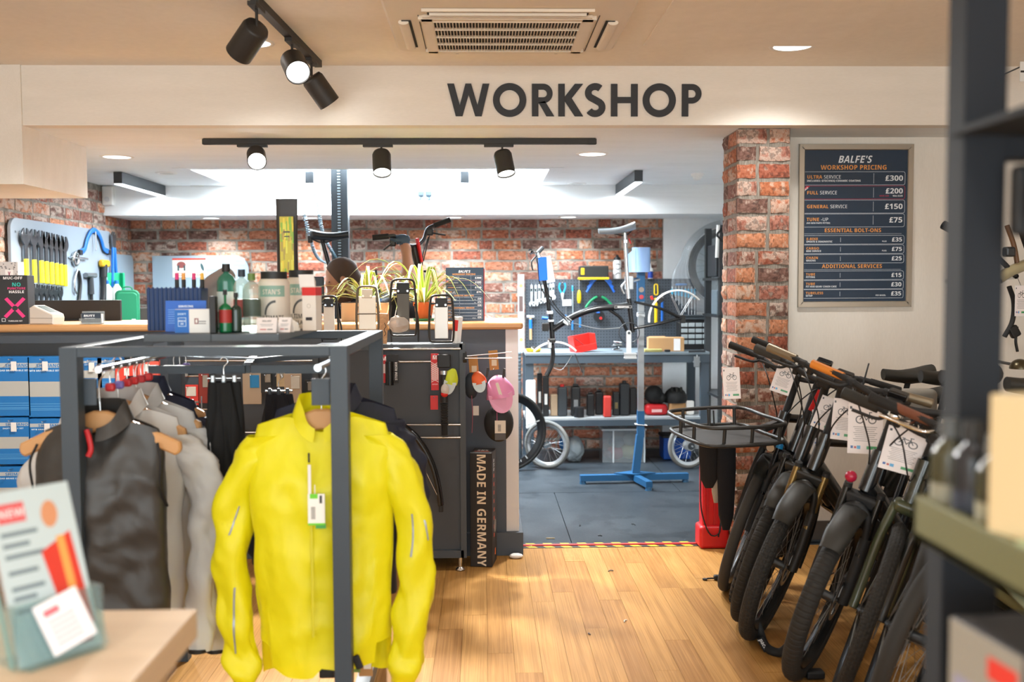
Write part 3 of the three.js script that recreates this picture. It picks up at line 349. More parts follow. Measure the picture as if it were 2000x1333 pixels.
// ---------- stock hanging on the counter front ----------
const cableTex = (kind) => canvasTex(256, 512, (g, w, h) => { g.fillStyle = '#1b76bf'; g.fillRect(0, 0, w, h); g.fillStyle = '#b9bfc2'; g.fillRect(0, 50, w, 40); text(g, 'SHIMANO', w * 0.62, 72, 'bold 40px sans-serif', '#1b76bf'); text(g, kind, w * 0.5, 116, 'bold 22px sans-serif', '#eef4f8'); g.fillStyle = '#b9b9b4'; g.fillRect(0, 210, w, 130); g.fillStyle = '#79bde8'; for (const y of [400, 420, 440, 452]) g.fillRect(10, y, w - 20, 3); });
const cabTex = [cableTex('ROAD BRAKE CABLE SET'), cableTex('MTB BRAKE CABLE SET'), cableTex('SHIFT CABLE SET')];
[[25, 697, 62, 116, 0], [86, 697, 64, 118, 1], [25, 816, 60, 92, 2], [90, 818, 64, 92, 1], [25, 912, 62, 100, 0], [-30, 700, 50, 110, 1], [178, 699, 40, 60, 2], [212, 698, 44, 62, 0]].forEach(([px, py, w, h, k], i) => {
  const d = 5.36, p = at(px, py, d), W = w / FPX * d, H = h / FPX * d, t = thing('cable_set_pack', ['blue cable set pack hanging at the far left below the counter top', 'blue cable set pack with price tag just left of the clothes rack post', 'blue shift cable pack in the second row at the far left', 'blue cable pack in the second row behind the wooden hanger', 'dark blue cable pack in the lowest visible row at far left', 'blue cable pack at the very edge of the picture', 'narrow blue cable pack right of the rack post', 'narrow blue cable pack beside the red packs'][i], 'cable pack', [p.x, p.y, p.z], 0, 'blue cable set packs');
  part('pack_body', [rbox(W, H, 0.07, 0, -H / 2, -0.035, 0.008)], M('#1b74bd', 0.35), t); part('pack_print', [print(W * 0.98, H * 0.98, 0, -H / 2, 0.0008)], printed(cabTex[k], 0.3), t); if (i % 3 !== 1 || i === 1) part('price_tag', [rbox(0.03, 0.05, 0.002, W * 0.05, -0.05, 0.012, 0.006)], paper, t); part('hook', [rod([0, -0.012, 0.05], [0, -0.012, -0.13], 0.003)], steel, t); });
[[248, 712, 46, 40, '#e8402e', 'red and black spare pack'], [288, 704, 44, 46, '#e25a48', 'pale red spare pack']].forEach(([px, py, w, h, c, l], i) => { const d = 5.35, p = at(px, py, d), W = w / FPX * d, H = h / FPX * d, t = thing('spare_pack', l + (i ? ' nearest the rear rack post' : ' right of the narrow blue packs'), 'pack', [p.x, p.y, p.z]); part('card_header', [rbox(W, 0.03, 0.01, 0, 0.008, 0, 0.002)], blackPlastic, t); part('pack_body', [rbox(W, H, 0.03, 0, -H / 2, -0.01, 0.006)], M(c, 0.4), t); part('price_tag', [rbox(0.028, 0.04, 0.002, 0, -0.04, 0.008, 0.004)], paper, t); part('hook', [rod([0, 0.01, 0.03], [0, 0.01, -0.12], 0.003)], steel, t); });
// packs seen through the clothes rack
[[368, 752, 38, 46, '#d3352b', 'red card pack seen between rack posts'], [398, 728, 20, 60, '#8a2a1e', 'dark red narrow box on the counter front'], [492, 728, 36, 62, '#b9a690', 'beige card pack with blue corner'], [520, 728, 22, 40, '#2a2c2e', 'black card pack with white letters'], [572, 730, 34, 62, '#bda791', 'second beige card pack right of the black one'], [603, 742, 16, 44, '#1d1e20', 'slim black pack with a red top'], [352, 716, 28, 20, '#8f8d88', 'grey spare pack high on the counter front'], [300, 752, 22, 30, '#2a7fc0', 'small blue pack beside the red spares'], [690, 720, 18, 70, '#1c1c1e', 'black blister pack beside the right rack post'], [548, 722, 16, 34, '#c8b28e', 'small kraft card pack between black packs']].forEach(([px, py, w, h, c, l], i) => { const d = 5.4, p = at(px, py, d), W = w / FPX * d, H = h / FPX * d, t = thing('hanging_pack', l, 'pack', [p.x, p.y, p.z]); part('card', [rbox(W, H, 0.012, 0, -H / 2, 0, 0.003)], M(c, 0.6), t); part('patch', [rbox(W * 0.5, H * 0.4, 0.004, W * 0.15, -H * 0.28, 0.008, 0.002)], i === 2 ? M('#1d88c9', 0.5) : i % 2 ? M('#9a948a', 0.6) : M('#d9d3c8', 0.6), t); part('hook', [rod([0, -0.01, 0.04], [0, -0.01, -0.1], 0.003)], steel, t); });
for (const [y, x0, x1] of [[705, 340, 720], [735, 360, 410], [762, 360, 412], [845, 470, 640], [800, 350, 440]]) { const d = 5.42, a = at(x0, y, d), b = at(x1, y, d); const t = thing('chrome_rail', `chrome rail on the counter front ${y < 710 ? 'highest, behind the rack' : y < 740 ? 'beside the dark red box' : y < 770 ? 'under the red card pack' : y < 810 ? 'behind the black shorts' : 'lowest, left of the yellow jacket'}`, 'rail'); part('bar', [rod(a, b, 0.006)], chrome, t); for (const q of [a, b]) part('bracket', [bar([q.x, q.y, q.z], [q.x, q.y, CF + 0.0], 0.012)], darkSteel, t); }

// ---------- price board ----------
const priceTex = canvasTex(1050, 1525, (g) => {
  const X = (p) => (p - 1567) * 5, Y = (p) => (p - 290) * 5, OR = '#e89a4a', WH = '#eceff2';
  g.fillStyle = '#1d3349'; g.fillRect(0, 0, 1050, 1525);
  text(g, "BALFE'S", X(1669), Y(313), 'italic bold 96px sans-serif', WH, 'center', 0.92);
  text(g, 'WORKSHOP PRICING', X(1668), Y(328.5), 'bold 60px sans-serif', OR, 'center', 1.08);
  const row = (y0, y1, col, red) => { g.strokeStyle = red ? '#b02a45' : '#c9d0d8'; g.lineWidth = 4; const r = 22, x0 = X(1569.5), x1 = X(1768), a = Y(y0), b = Y(y1); g.beginPath(); g.moveTo(x0 + r, a); g.lineTo(x1 - r, a); g.quadraticCurveTo(x1, a, x1, a + r); g.lineTo(x1, b - r); g.quadraticCurveTo(x1, b, x1 - r, b); g.lineTo(x0 + r, b); g.quadraticCurveTo(x0, b, x0, b - r); g.lineTo(x0, a + r); g.quadraticCurveTo(x0, a, x0 + r, a); g.stroke(); };
  const bar_ = (px, y0, y1) => { g.fillStyle = '#c9d0d8'; g.fillRect(X(px), Y(y0), 4, (y1 - y0) * 5); };
  const two = (a, b, y, f) => { g.font = 'bold ' + f + 'px sans-serif'; text(g, a, X(1577), Y(y), 'bold ' + f + 'px sans-serif', OR, 'left', 1.05); const w = g.measureText(a).width * 1.05; text(g, b, X(1577) + w + f * 0.3, Y(y), f + 'px sans-serif', WH, 'left'); };
  const price = (s, y, f) => text(g, s, X(1764.5), Y(y), 'bold ' + f + 'px sans-serif', WH, 'right', 1.12);
  row(337, 362.5); two('ULTRA', 'SERVICE', 347, 46); text(g, 'INCLUDES: GTECHNIQ CERAMIC COATING', X(1577), Y(354.5), 'bold 25px sans-serif', WH, 'left', 1.05); bar_(1706.5, 340, 360); price('£300', 349.5, 72);
  row(364.5, 390, 0, true); two('FULL', 'SERVICE', 377.5, 46); bar_(1706.5, 368, 387); price('£200', 374.5, 70); text(g, 'SAVE £25', X(1737), Y(384), 'bold 22px sans-serif', '#c0304a', 'right'); text(g, 'Was £225', X(1764), Y(384), 'bold 22px sans-serif', WH, 'right');
  g.fillStyle = '#d23344'; g.beginPath(); g.moveTo(X(1569), Y(376)); g.lineTo(X(1569), Y(372)); g.lineTo(X(1577), Y(365)); g.lineTo(X(1583), Y(365)); g.fill(); g.save(); g.translate(X(1575.5), Y(370.5)); g.rotate(-0.7); text(g, 'SALE', 0, 0, 'bold 22px sans-serif', '#fff'); g.restore();
  row(392, 417.5); two('GENERAL', 'SERVICE', 404.5, 46); bar_(1706.5, 395, 414); price('£150', 404.5, 72);
  row(419, 444.5); two('TUNE', '-UP', 429.5, 46); text(g, '(NO NEW PARTS FITTED)', X(1577), Y(436.5), 'bold 20px sans-serif', WH, 'left'); bar_(1706.5, 422, 440); price('£75', 431, 72);
  text(g, 'ESSENTIAL BOLT-ONS', X(1667.5), Y(451), 'bold 52px sans-serif', OR, 'center', 1.05); g.fillStyle = '#c9d0d8'; g.fillRect(X(1573), Y(457.3), X(1763) - X(1573), 3);
  const small = (y0, a, b, p, pre) => { row(y0, y0 + 17); text(g, a, X(1577), Y(y0 + 6.5), 'bold 34px sans-serif', OR, 'left', 1.1); text(g, b, X(1577), Y(y0 + 12), 'bold 23px sans-serif', WH, 'left'); bar_(1643.5, y0 + 4, y0 + 13); price(p, y0 + 8.3, 56); if (pre) text(g, pre, X(1734), Y(y0 + 11.5), 'bold 19px sans-serif', WH, 'right'); };
  small(461, 'E-BIKE', 'UPDATE & DIAGNOSTIC', '£35', 'PLUS'); small(479.5, 'CARGO', 'BIKE SERVICE', '£75', 'PLUS'); small(498, 'CHAIN', 'WAXING', '£25');
  text(g, 'ADDITIONAL SERVICES', X(1667), Y(521.3), 'bold 52px sans-serif', OR, 'center', 1.05); g.fillStyle = '#c9d0d8'; g.fillRect(X(1573), Y(527.5), X(1763) - X(1573), 3);
  small(530.5, 'TUBE', 'FITTING', '£15'); small(549, 'TUBE', 'FIT HUB GEAR/ CHAIN CASE', '£30'); small(567, 'TUBELESS', 'SETUP', '£35', 'PER WHEEL');
});
const mPrice = new THREE.MeshPhysicalMaterial({ map: priceTex, roughness: 0.35 });
{ const d = 5.735, c = at(1671, 441.5, d), W = 224 / FPX * d, H = 316 / FPX * d, t = thing('price_board', 'large navy price board in silver snap frame on the cream wall', 'sign', [c.x, c.y - H / 2, -5.75]);
  part('poster_print', [box(W - 0.03, H - 0.03, 0.006, 0, H / 2, 0.006)], mPrice, t);
  const prof = (w) => ext(poly([[-w / 2, -0.014], [w / 2, -0.014], [w / 2 - 0.022, 0.014], [-w / 2 + 0.022, 0.014]]), 0.01, 0.004), al = M('#b9b3a8', 0.3, 0.9);
  part('frame_rail', [T(prof(W), 0, 0, 0, 0, 0, 0).translate(0, 0.012, 0.008)], al, t); part('frame_rail', [T(prof(W), 0, H - 0.012, 0.008, 0, 0, PI)], al, t).geometry; part('frame_rail', [prof(H).rotateZ(PI / 2).translate(W / 2 - 0.012, H / 2, 0.008)], al, t); part('frame_rail', [prof(H).rotateZ(-PI / 2).translate(-W / 2 + 0.012, H / 2, 0.008)], al, t); }
{ const a = at(871, 627, 5.68), W = 74 / FPX * 5.68, H = 104 / FPX * 5.68, t = thing('counter_price_sign', 'small navy price list standing on the counter beside the plant', 'sign', [a.x + W / 2, CT, a.z], -0.08); part('sign_print', [box(W, H, 0.004, 0, H / 2, 0.002, -0.06)], mPrice, t); part('back_card', [box(W * 0.99, H * 0.98, 0.003, 0.006, H / 2 - 0.004, -0.004, -0.06)], redP, t); part('easel_leg', [bar([0, H * 0.7, -0.02], [0, 0.002, -0.12], 0.06, 0.003)], blackPlastic, t); }
// ---------- display gondola in front of the counter ----------
const GZ = -5.2;
{ const xr = atX(904, 800, 5.2), xl = atX(618, 800, 5.2), yt = atY(820, 673, 5.2), yb = atY(820, 1090, 5.2), t = thing('display_stand', 'charcoal metal display stand with chrome rails in front of the counter', 'display stand', [0, 0, GZ]), m = M('#3f444a', 0.45);
  part('top_rail', [box(xr - xl, 0.028, 0.03, (xl + xr) / 2, yt - 0.014, 0)], m, t); part('bottom_rail', [box(xr - xl, 0.04, 0.03, (xl + xr) / 2, yb + 0.02, 0)], m, t);
  for (const x of [xl, xr]) { part('upright', [box(0.03, yt - yb, 0.03, x, (yt + yb) / 2, 0)], m, t); part('leg', [cyl(0.011, 0.011, yb, x - 0.02, yb / 2, 0)], steel, t); part('foot', [lathe([[0, 0], [0.026, 0], [0.024, 0.008], [0.012, 0.02]], 20, x - 0.02, 0, 0)], steel, t); }
  part('back_panel', [box(xr - xl - 0.02, yt - yb - 0.06, 0.012, (xl + xr) / 2, (yt + yb) / 2, -0.012)], M('#3d4147', 0.5), t); part('kick_panel', [box(xr - xl, 0.002, 0.26, (xl + xr) / 2, yb + 0.02, -0.13)], m, t);
  part('top_shelf', [box(xr - xl, 0.012, 0.2, (xl + xr) / 2, yt - 0.006, -0.1)], m, t);
  for (const [py, a, b, z] of [[681, 735, 900, 0.05], [706, 735, 848, 0.03], [829, 785, 900, 0.03], [853, 816, 900, 0.05]]) { const y = atY(800, py, 5.2), xa = atX(a, py, 5.2), xb = atX(b, py, 5.2); part('chrome_bar', [rod([xa, y, z], [xb, y, z], 0.006)], chrome, t); part('bar_bracket', [bar([xa + 0.02, y, z], [xa + 0.02, y, -0.01], 0.01)], chrome, t); part('bar_bracket', [bar([xb - 0.02, y, z], [xb - 0.02, y, -0.01], 0.01)], chrome, t); } }
const GT = atY(820, 673, 5.2); // top of the stand
// luggage racks standing on the stand
function luggageRack(px0, px1, py0, py1, d, tubeM, deckM, label, o = {}) {
  const a = at(px0, py1, d), W = (px1 - px0) / FPX * d, H = (py1 - py0) / FPX * d, t = thing('luggage_rack', label, 'luggage rack', [a.x + W / 2, GT + 0.002, -d]), lift = max(0.008, a.y - GT);
  const w = W / 2 - 0.006, pts = [[-w, lift, 0], [-w, lift + H * 0.85, 0.004], [-w * 0.85, lift + H * 0.97, 0.004], [0, lift + H, 0.004], [w * 0.85, lift + H * 0.97, 0.004], [w, lift + H * 0.85, 0.004], [w, lift, 0], [w * 0.8, lift - 0.002, 0], [-w * 0.8, lift - 0.002, 0]];
  part('tube_loop', [tube(pts, 0.006, 80, 8, true)], tubeM, t);
  part('deck', [rbox(W * (o.deck ?? 0.6), H * 0.72, 0.008, 0, lift + H * 0.42, 0.002, 0.003)], deckM, t);
  part('cross_tube', [rod([-w, lift + H * (o.cross ?? 0.82), 0.002], [w, lift + H * (o.cross ?? 0.82), 0.002], 0.005)], tubeM, t);
  part('lamp_plate', [rbox(W * 0.5, H * 0.2, 0.012, 0, lift + H * 0.84, 0.004, 0.004)], o.plate ?? blackPlastic, t); for (const s of [-1, 1]) part('bolt', [cyl(0.005, 0.005, 0.006, s * W * 0.18, lift + H * 0.79, 0.012, PI / 2)], chrome, t);
  for (const s of [-1, 1]) part('stay', [tube([[s * w, lift + H * 0.55, 0], [s * (w + 0.012), lift + H * 0.3, -0.05], [s * (w + 0.01), 0.006, -0.09]], 0.005, 16)], tubeM, t);
}
luggageRack(626, 661, 580, 662, 5.3, M('#2a2826', 0.4, 0.6), M('#d9cfc4', 0.45), 'black luggage rack with pale deck half hidden behind the red and white box');
luggageRack(697, 739, 561, 650, 5.22, M('#6a5f52', 0.35, 0.8), M('#e3d6c4', 0.3, 0.5), 'bronze luggage rack with bright cream deck in front of the left plant', { deck: 0.8, cross: 0.4, plate: M('#e6dccb', 0.4) });
luggageRack(763, 813, 547, 656, 5.22, M('#38332e', 0.4, 0.7), M('#5a554e', 0.45, 0.5), 'tall dark luggage rack with grey channelled deck between the plants', { deck: 0.48 });
luggageRack(839, 886, 578, 668, 5.22, M('#34302c', 0.4, 0.7), M('#d2ccc4', 0.35, 0.4), 'low luggage rack with silver deck and black lamp plate at the right of the stand', { deck: 0.55 });
{ const p = at(748, 672, 5.24), t = thing('wood_sample', 'narrow tan wooden board with dark scribble beside the bronze rack', 'board', [p.x, GT + 0.002, p.z], 0.2); part('board', [rbox(0.05, 0.16, 0.014, 0, 0.08, 0, 0.003, 0, 0, -0.06)], mOak, t); part('scribble', [tube([[0.008, 0.11, 0.0078], [0.016, 0.09, 0.0078], [0.006, 0.075, 0.0078], [0.014, 0.055, 0.0078], [0.006, 0.04, 0.0078]], 0.0016, 24, 5)], matteBlack, t); }
{ const p = at(778, 634, 5.17), t = thing('parts_bag', 'crumpled clear bag of fittings tied to the tall dark rack', 'bag', p); const g = new THREE.IcosahedronGeometry(1, 3), a = g.attributes.position; for (let i = 0; i < a.count; i++) { const k = 1 + 0.35 * (vnoise(a.getX(i) * 3 + 9, a.getY(i) * 3 + a.getZ(i) * 2, 5) - 0.5); a.setXYZ(i, a.getX(i) * 0.052 * k, a.getY(i) * 0.042 * k, a.getZ(i) * 0.018 * k); } g.computeVertexNormals(); part('bag_film', [g.rotateZ(-0.25)], M('#cfc4ba', 0.3, 0, { transmission: 0.35, thickness: 0 }), t); part('tie', [rod([-0.02, 0.03, -0.01], [-0.012, 0.075, -0.02], 0.002)], paper, t); }
{ const p = at(893, 668, 5.25), t = thing('light_box', 'red and white light box leaning at the right end of the stand', 'box', [p.x, GT + 0.002, p.z], -0.3); part('box_body', [rbox(0.03, 0.14, 0.07, 0, 0.07, 0, 0.002, 0, 0, -0.1)], whiteP, t); part('red_band', [rbox(0.0305, 0.06, 0.0705, 0.002, 0.095, 0, 0.002, 0, 0, -0.1)], redP, t); }
// hanging goods on the stand
const hangThing = (name, label, cat, px, py, d) => thing(name, label, cat, at(px, py, d));
{ let t = hangThing('stem_riser', 'black stem riser on a red and black card', 'pack', 760, 694, 5.13); const k = 5.13 / FPX; part('red_card', [rbox(16 * k, 55 * k, 0.002, -10 * k, -27 * k, 0, 0.002)], printed(canvasTex(64, 220, (g) => { g.fillStyle = '#c9262b'; g.fillRect(0, 0, 64, 220); text(g, 'M', 32, 28, 'bold 44px sans-serif', '#fff'); g.strokeStyle = '#e8d8d6'; g.lineWidth = 7; for (let i = 0; i < 6; i++) { g.beginPath(); g.moveTo(0, 60 + i * 12); g.lineTo(64, 96 + i * 12); g.stroke(); g.beginPath(); g.moveTo(64, 60 + i * 12); g.lineTo(0, 96 + i * 12); g.stroke(); } })), t);
  part('black_card', [rbox(24 * k, 55 * k, 0.002, 6 * k, -27 * k, 0.002, 0.002)], printed(canvasTex(96, 220, (g) => { g.fillStyle = '#161516'; g.fillRect(0, 0, 96, 220); g.save(); g.translate(78, 128); g.rotate(-PI / 2); text(g, 'STEM RISER', 0, 0, 'bold 26px sans-serif', '#f2f0ee'); g.restore(); })), t); part('riser_tube', [cyl(8 * k, 8 * k, 46 * k, 1 * k, -35 * k, 0.022)], blackGloss, t); part('top_cap', [cyl(7 * k, 7 * k, 0.004, 1 * k, -13 * k, 0.024)], steel, t);
  t = hangThing('multi_tool_card', 'long red card with white M and lattice print at the right of the stand', 'pack', 849, 691, 5.13); part('card', [rbox(15 * k, 72 * k, 0.002, 0, -36 * k, 0, 0.002)], printed(canvasTex(64, 300, (g) => { g.fillStyle = '#cf2326'; g.fillRect(0, 0, 64, 300); text(g, 'M', 32, 32, 'bold 46px sans-serif', '#fff'); g.strokeStyle = '#eadbd8'; g.lineWidth = 6; for (let i = 0; i < 9; i++) { g.beginPath(); g.moveTo(0, 70 + i * 16); g.lineTo(64, 106 + i * 16); g.stroke(); g.beginPath(); g.moveTo(64, 70 + i * 16); g.lineTo(0, 106 + i * 16); g.stroke(); } text(g, 'SUPPORT', 32, 252, '12px sans-serif', '#fff'); })), t); part('hook', [rod([0, -0.008, 0.03], [0, -0.008, -0.06], 0.003)], chrome, t);
  t = hangThing('red_card', 'short plain red card below the lattice card', 'pack', 848, 773, 5.14); part('card', [rbox(15 * k, 28 * k, 0.002, 0, -14 * k, 0, 0.002)], redP, t); part('hook', [rod([0, -0.008, 0.02], [0, -0.008, -0.05], 0.003)], chrome, t);
  t = hangThing('bike_pump', 'long black bike pump with ribbed shaft hanging at the right of the stand', 'pump', 867, 692, 5.12); part('pump_head', [rbox(26 * k, 26 * k, 0.03, 0, -14 * k, -0.01, 0.006)], blackPlastic, t); part('collar', [cyl(8 * k, 8 * k, 0.02, 0, -36 * k, 0)], steel, t); part('shaft', [cyl(7 * k, 7.6 * k, 60 * k, 0, -65 * k, 0)], blackPlastic, t); const rib = []; for (let i = 0; i < 9; i++) rib.push(tor(6.4 * k, 0.003, 0, (-98 - i * 5) * k, 0, PI / 2)); part('ribbed_grip', [cyl(6 * k, 6 * k, 62 * k, 0, -128 * k, 0), ...rib], rubber, t);
  t = hangThing('rear_light', 'small red-tipped light on a clip in front of the pump', 'bike light', 869, 752, 5.08); part('lens', [sph(8 * k, 0, -10 * k, 0, 1, 1.5, 0.8)], M('#c8bdb4', 0.2), t); part('red_cap', [sph(7 * k, -1 * k, -18 * k, 0, 1, 0.9, 0.8)], redP, t); part('clip', [rod([0, 0, 0], [0.02, 0.02, -0.04], 0.003)], chrome, t);
  t = hangThing('mudguard', 'black curved mudguard leaning below the stand behind the yellow jacket', 'mudguard', 785, 832, 5.12); const prof = []; const P = [[0, 0], [22, 18], [40, 42], [55, 72], [65, 105], [71, 140], [73, 158]]; const c = new THREE.CatmullRomCurve3(P.map(([x, y]) => V(x * k, -y * k, 0))); const rows = []; for (let i = 0; i <= 30; i++) { const q = c.getPoint(i / 30), tg = c.getTangent(i / 30), n = V(tg.y, -tg.x, 0); const row = []; for (let j = 0; j <= 12; j++) { const th = PI * (j / 12 - 0.5) * 1.3; row.push(q.clone().addScaledVector(n, -0.02 * cos(th)).add(V(0, 0, 0.026 * sin(th)))); } rows.push(row); } part('guard', [grid(rows)], M('#141313', 0.25, 0, { side: THREE.DoubleSide }), t); part('end_bracket', [rbox(0.022, 0.04, 0.03, 75 * k, -163 * k, 0, 0.003)], blackPlastic, t); part('stay_wire', [tube([[20 * k, -15 * k, 0.02], [30 * k, -50 * k, 0.03], [74 * k, -150 * k, 0.02]], 0.0025, 20)], steel, t); }
{ // prong arms on the counter front with the caps
  const t = thing('prong_arm', 'pair of chrome prongs with hanging caps between stand and white panel', 'hook'); const d = 5.2; part('prong', [rod(at(908, 696, d), at(999, 688, d), 0.0035)], chrome, t); part('prong', [rod(at(908, 700, 5.15), at(999, 700, 5.15), 0.0035)], chrome, t); part('mount_plate', [bar(at(908, 690, 5.2), at(908, 706, 5.15), 0.02)], darkSteel, t);
  const k = d / FPX; const kraft = M('#b57f45', 0.8);
  const cap = (name, label, px, py, w, h, m, brimM, o = {}) => { const c = at(px, py, o.d ?? 5.18), t = thing(name, label, 'cap', c), W = w * k, H = h * k; const rows = []; for (let i = 0; i <= 10; i++) { const row = [], a = i / 10 * PI / 2; for (let j = 0; j <= 20; j++) { const th = j / 20 * PI * 2, r = sin(a) * (1 + 0.05 * sin(th * 3 + i)); row.push([r * cos(th) * W / 2, -H * 0.62 * (1 - cos(a)) * 1.0 - 0.0 + 0, r * sin(th) * W * 0.36]); } rows.push(row); } part('crown', [grid(rows).rotateZ(o.tilt ?? 0)], m, t); const s = new THREE.Shape(); s.moveTo(-W * 0.42, 0); s.quadraticCurveTo(-W * 0.4, -H * 0.5, 0, -H * 0.52); s.quadraticCurveTo(W * 0.4, -H * 0.5, W * 0.42, 0); s.quadraticCurveTo(0, -H * 0.1, -W * 0.42, 0); const b = ext(s, 0.003, 0.001, 0, -H * 0.5, 0); const a = b.attributes.position; for (let i = 0; i < a.count; i++) a.setZ(i, a.getZ(i) + W * 0.3 - 3.2 * a.getX(i) ** 2); b.computeVertexNormals(); part('peak', [b.rotateZ(o.tilt ?? 0)], brimM, t); return t; };
  let c1 = cap('cycling_hat', 'pink cycling cap with pale centre stripe clipped on the prongs', 970, 733, 56, 72, M('#e08ab4', 0.4), M('#e39bbd', 0.4), { tilt: 0.18 }); part('centre_stripe', [T(ext(rrect(0.016, 0.085, 0.006), 0.001, 0, 0, 0, 0), 0.012, -0.075, 0.056, 0.1, 0, 0.3)], M('#e9dcd2', 0.5), c1); for (const [dx, dy] of [[-18, 6], [14, 4]]) part('peg', [rbox(0.012, 0.05, 0.02, dx * k, dy * k, 0.01, 0.003, 0, 0, -0.15)], M('#2b201c', 0.5), c1);
  part('cord', [rod([0, -70 * k, 0.04], [0, -92 * k, 0.05], 0.0012)], M('#d05a8c', 0.5), c1);
  const tg = thing('swing_tag', 'cream barcode tag on a pink cord below the pink cap', 'tag', at(977, 822, 5.12)); part('tag', [box(21 * k, 38 * k, 0.0015, 0, -19 * k, 0)], printed(canvasTex(64, 120, (g) => { g.fillStyle = '#d9ccbb'; g.fillRect(0, 0, 64, 78); g.fillStyle = '#4c4644'; g.fillRect(0, 78, 64, 42); g.fillStyle = '#2a2422'; for (let i = 0; i < 14; i++) g.fillRect(18, 26 + i * 3, 18, 1 + (i % 3 ? 0 : 1)); })), tg);
  const bc = thing('black_cap', 'black cap hanging peak down below the pink cap', 'cap', at(974, 790, 5.22)); part('crown', [sph(1, 0, -0.1, 0, 0.078, 0.1, 0.05, 24)], matteBlack, bc); part('strap', [tube([[-0.03, -0.01, 0], [-0.025, 0.06, 0], [0.0, 0.1, 0]], 0.004)], matteBlack, bc);
  cap('orange_cap', 'orange cap with white curved stripe on the prongs', 931, 726, 30, 40, M('#e2622c', 0.5), M('#cfdfe6', 0.5), { tilt: 0.2 }); cap('lime_cap', 'lime and white cap left of the stand upright', 886, 720, 28, 50, M('#c6d22a', 0.5), M('#c9d3d6', 0.5), { tilt: -0.25, d: 5.12 });
  const ng = thing('navy_hat', 'dark navy cap with drawcord between the stand and the orange cap', 'cap', at(921, 735, 5.2)); part('crown', [sph(1, 0, -0.05, 0, 0.04, 0.07, 0.03)], M('#1d2530', 0.6), ng); part('cord', [tube([[0, -0.1, 0.02], [0.004, -0.2, 0.02], [0.0, -0.3, 0.0]], 0.0015)], M('#a05060', 0.5), ng); part('tag', [box(0.03, 0.05, 0.0015, 0.022, -0.18, 0.02)], M('#c9c4bd', 0.5), ng);
  for (const [px, py, l] of [[925, 697, 'kraft header card beside the stand'], [964, 685, 'kraft header card with white print above the pink cap']]) { const t = thing('header_card', l, 'card', at(px, py, 5.2)); part('card', [rbox(18 * k, 38 * k, 0.002, 0, -19 * k, 0, 0.002, 0, 0, 0.08)], kraft, t); part('print_mark', [rbox(10 * k, 12 * k, 0.001, 1 * k, -24 * k, 0.002, 0.0005)], M('#d8c7ac', 0.8), t); part('clip', [rod([0, -0.1, 0.005], [0.004, -0.08, -0.01], 0.003)], chrome, t); } }
// tall printed box on the floor
{ const p = at(942, 1115, 5.25), k = 5.25 / FPX, W = 0.118, H = 0.615, D = 0.16, t = thing('tall_carton', 'tall black carton reading MADE IN GERMANY on the wooden floor', 'box', [p.x + 0.008, 0.001, p.z - D / 2], -0.16);
  part('carton_body', [rbox(W, H, D, 0, H / 2, 0, 0.003)], M('#1f1916', 0.5), t);
  part('front_print', [print(W * 0.97, H * 0.985, 0, H / 2, D / 2 + 0.0008)], printed(canvasTex(192, 1024, (g) => { g.fillStyle = '#201915'; g.fillRect(0, 0, 192, 1024); g.save(); g.translate(100, 512); g.rotate(PI / 2); text(g, 'MADE IN GERMANY', 0, 0, 'bold 112px sans-serif', '#eed9bd', 'center', 0.98); g.restore(); }), 0.5), t);
  part('side_print', [T(print(D * 0.97, H * 0.985), W / 2 + 0.0008, H / 2, 0, 0, PI / 2, 0)], printed(canvasTex(256, 1024, (g) => { g.fillStyle = '#221c1a'; g.fillRect(0, 0, 256, 1024); g.save(); g.translate(110, 120); g.rotate(PI / 2); text(g, 'SKS', 0, 0, 'bold 70px sans-serif', '#eee'); g.restore(); g.fillStyle = '#d9532c'; for (let i = 0; i < 8; i++) g.fillRect(90, 200 + i * 78, 44, 36); g.fillStyle = '#8a8580'; g.beginPath(); g.arc(170, 690, 60, 0, 7); g.fill(); g.fillStyle = '#e8762d'; g.fillRect(150, 900, 50, 60); })), t);
  part('lid_print', [T(print(W * 0.8, D * 0.8), 0, H + 0.0008, 0, -PI / 2)], printed(canvasTex(128, 128, (g) => { g.fillStyle = '#241d1a'; g.fillRect(0, 0, 128, 128); text(g, 'SKS', 64, 64, 'bold 50px sans-serif', '#e9ded4'); g.fillStyle = '#c9502d'; g.fillRect(10, 96, 108, 12); })), t); }
// ---------- plants on the counter ----------
const leafTex = canvasTex(64, 8, (g) => { g.fillStyle = '#e6e6b0'; g.fillRect(0, 0, 64, 8); g.fillStyle = '#a9bf3c'; g.fillRect(14, 0, 36, 8); g.fillStyle = '#8fae2f'; g.fillRect(22, 0, 20, 8); });
const mLeaf = new THREE.MeshPhysicalMaterial({ map: leafTex, roughness: 0.55, side: THREE.DoubleSide });
function spiderLeaf(dir, L, rise, droop, w) { const rows = []; for (let i = 0; i <= 10; i++) { const s = i / 10, x = L * (s * 0.9 + 0.1 * s * s), y = rise * Math.sin(min(1, s * 1.15) * PI * 0.55) - droop * s * s * s, ww = w * (s < 0.15 ? 0.6 + s * 2.6 : 1 - ((s - 0.15) / 0.85) ** 2 * 0.92); const row = []; for (let j = 0; j <= 2; j++) { const q = (j - 1) * ww; row.push([x * cos(dir) - q * sin(dir), y + (j === 1 ? -ww * 0.35 : 0), x * sin(dir) + q * cos(dir)]); } rows.push(row); } return grid(rows); }
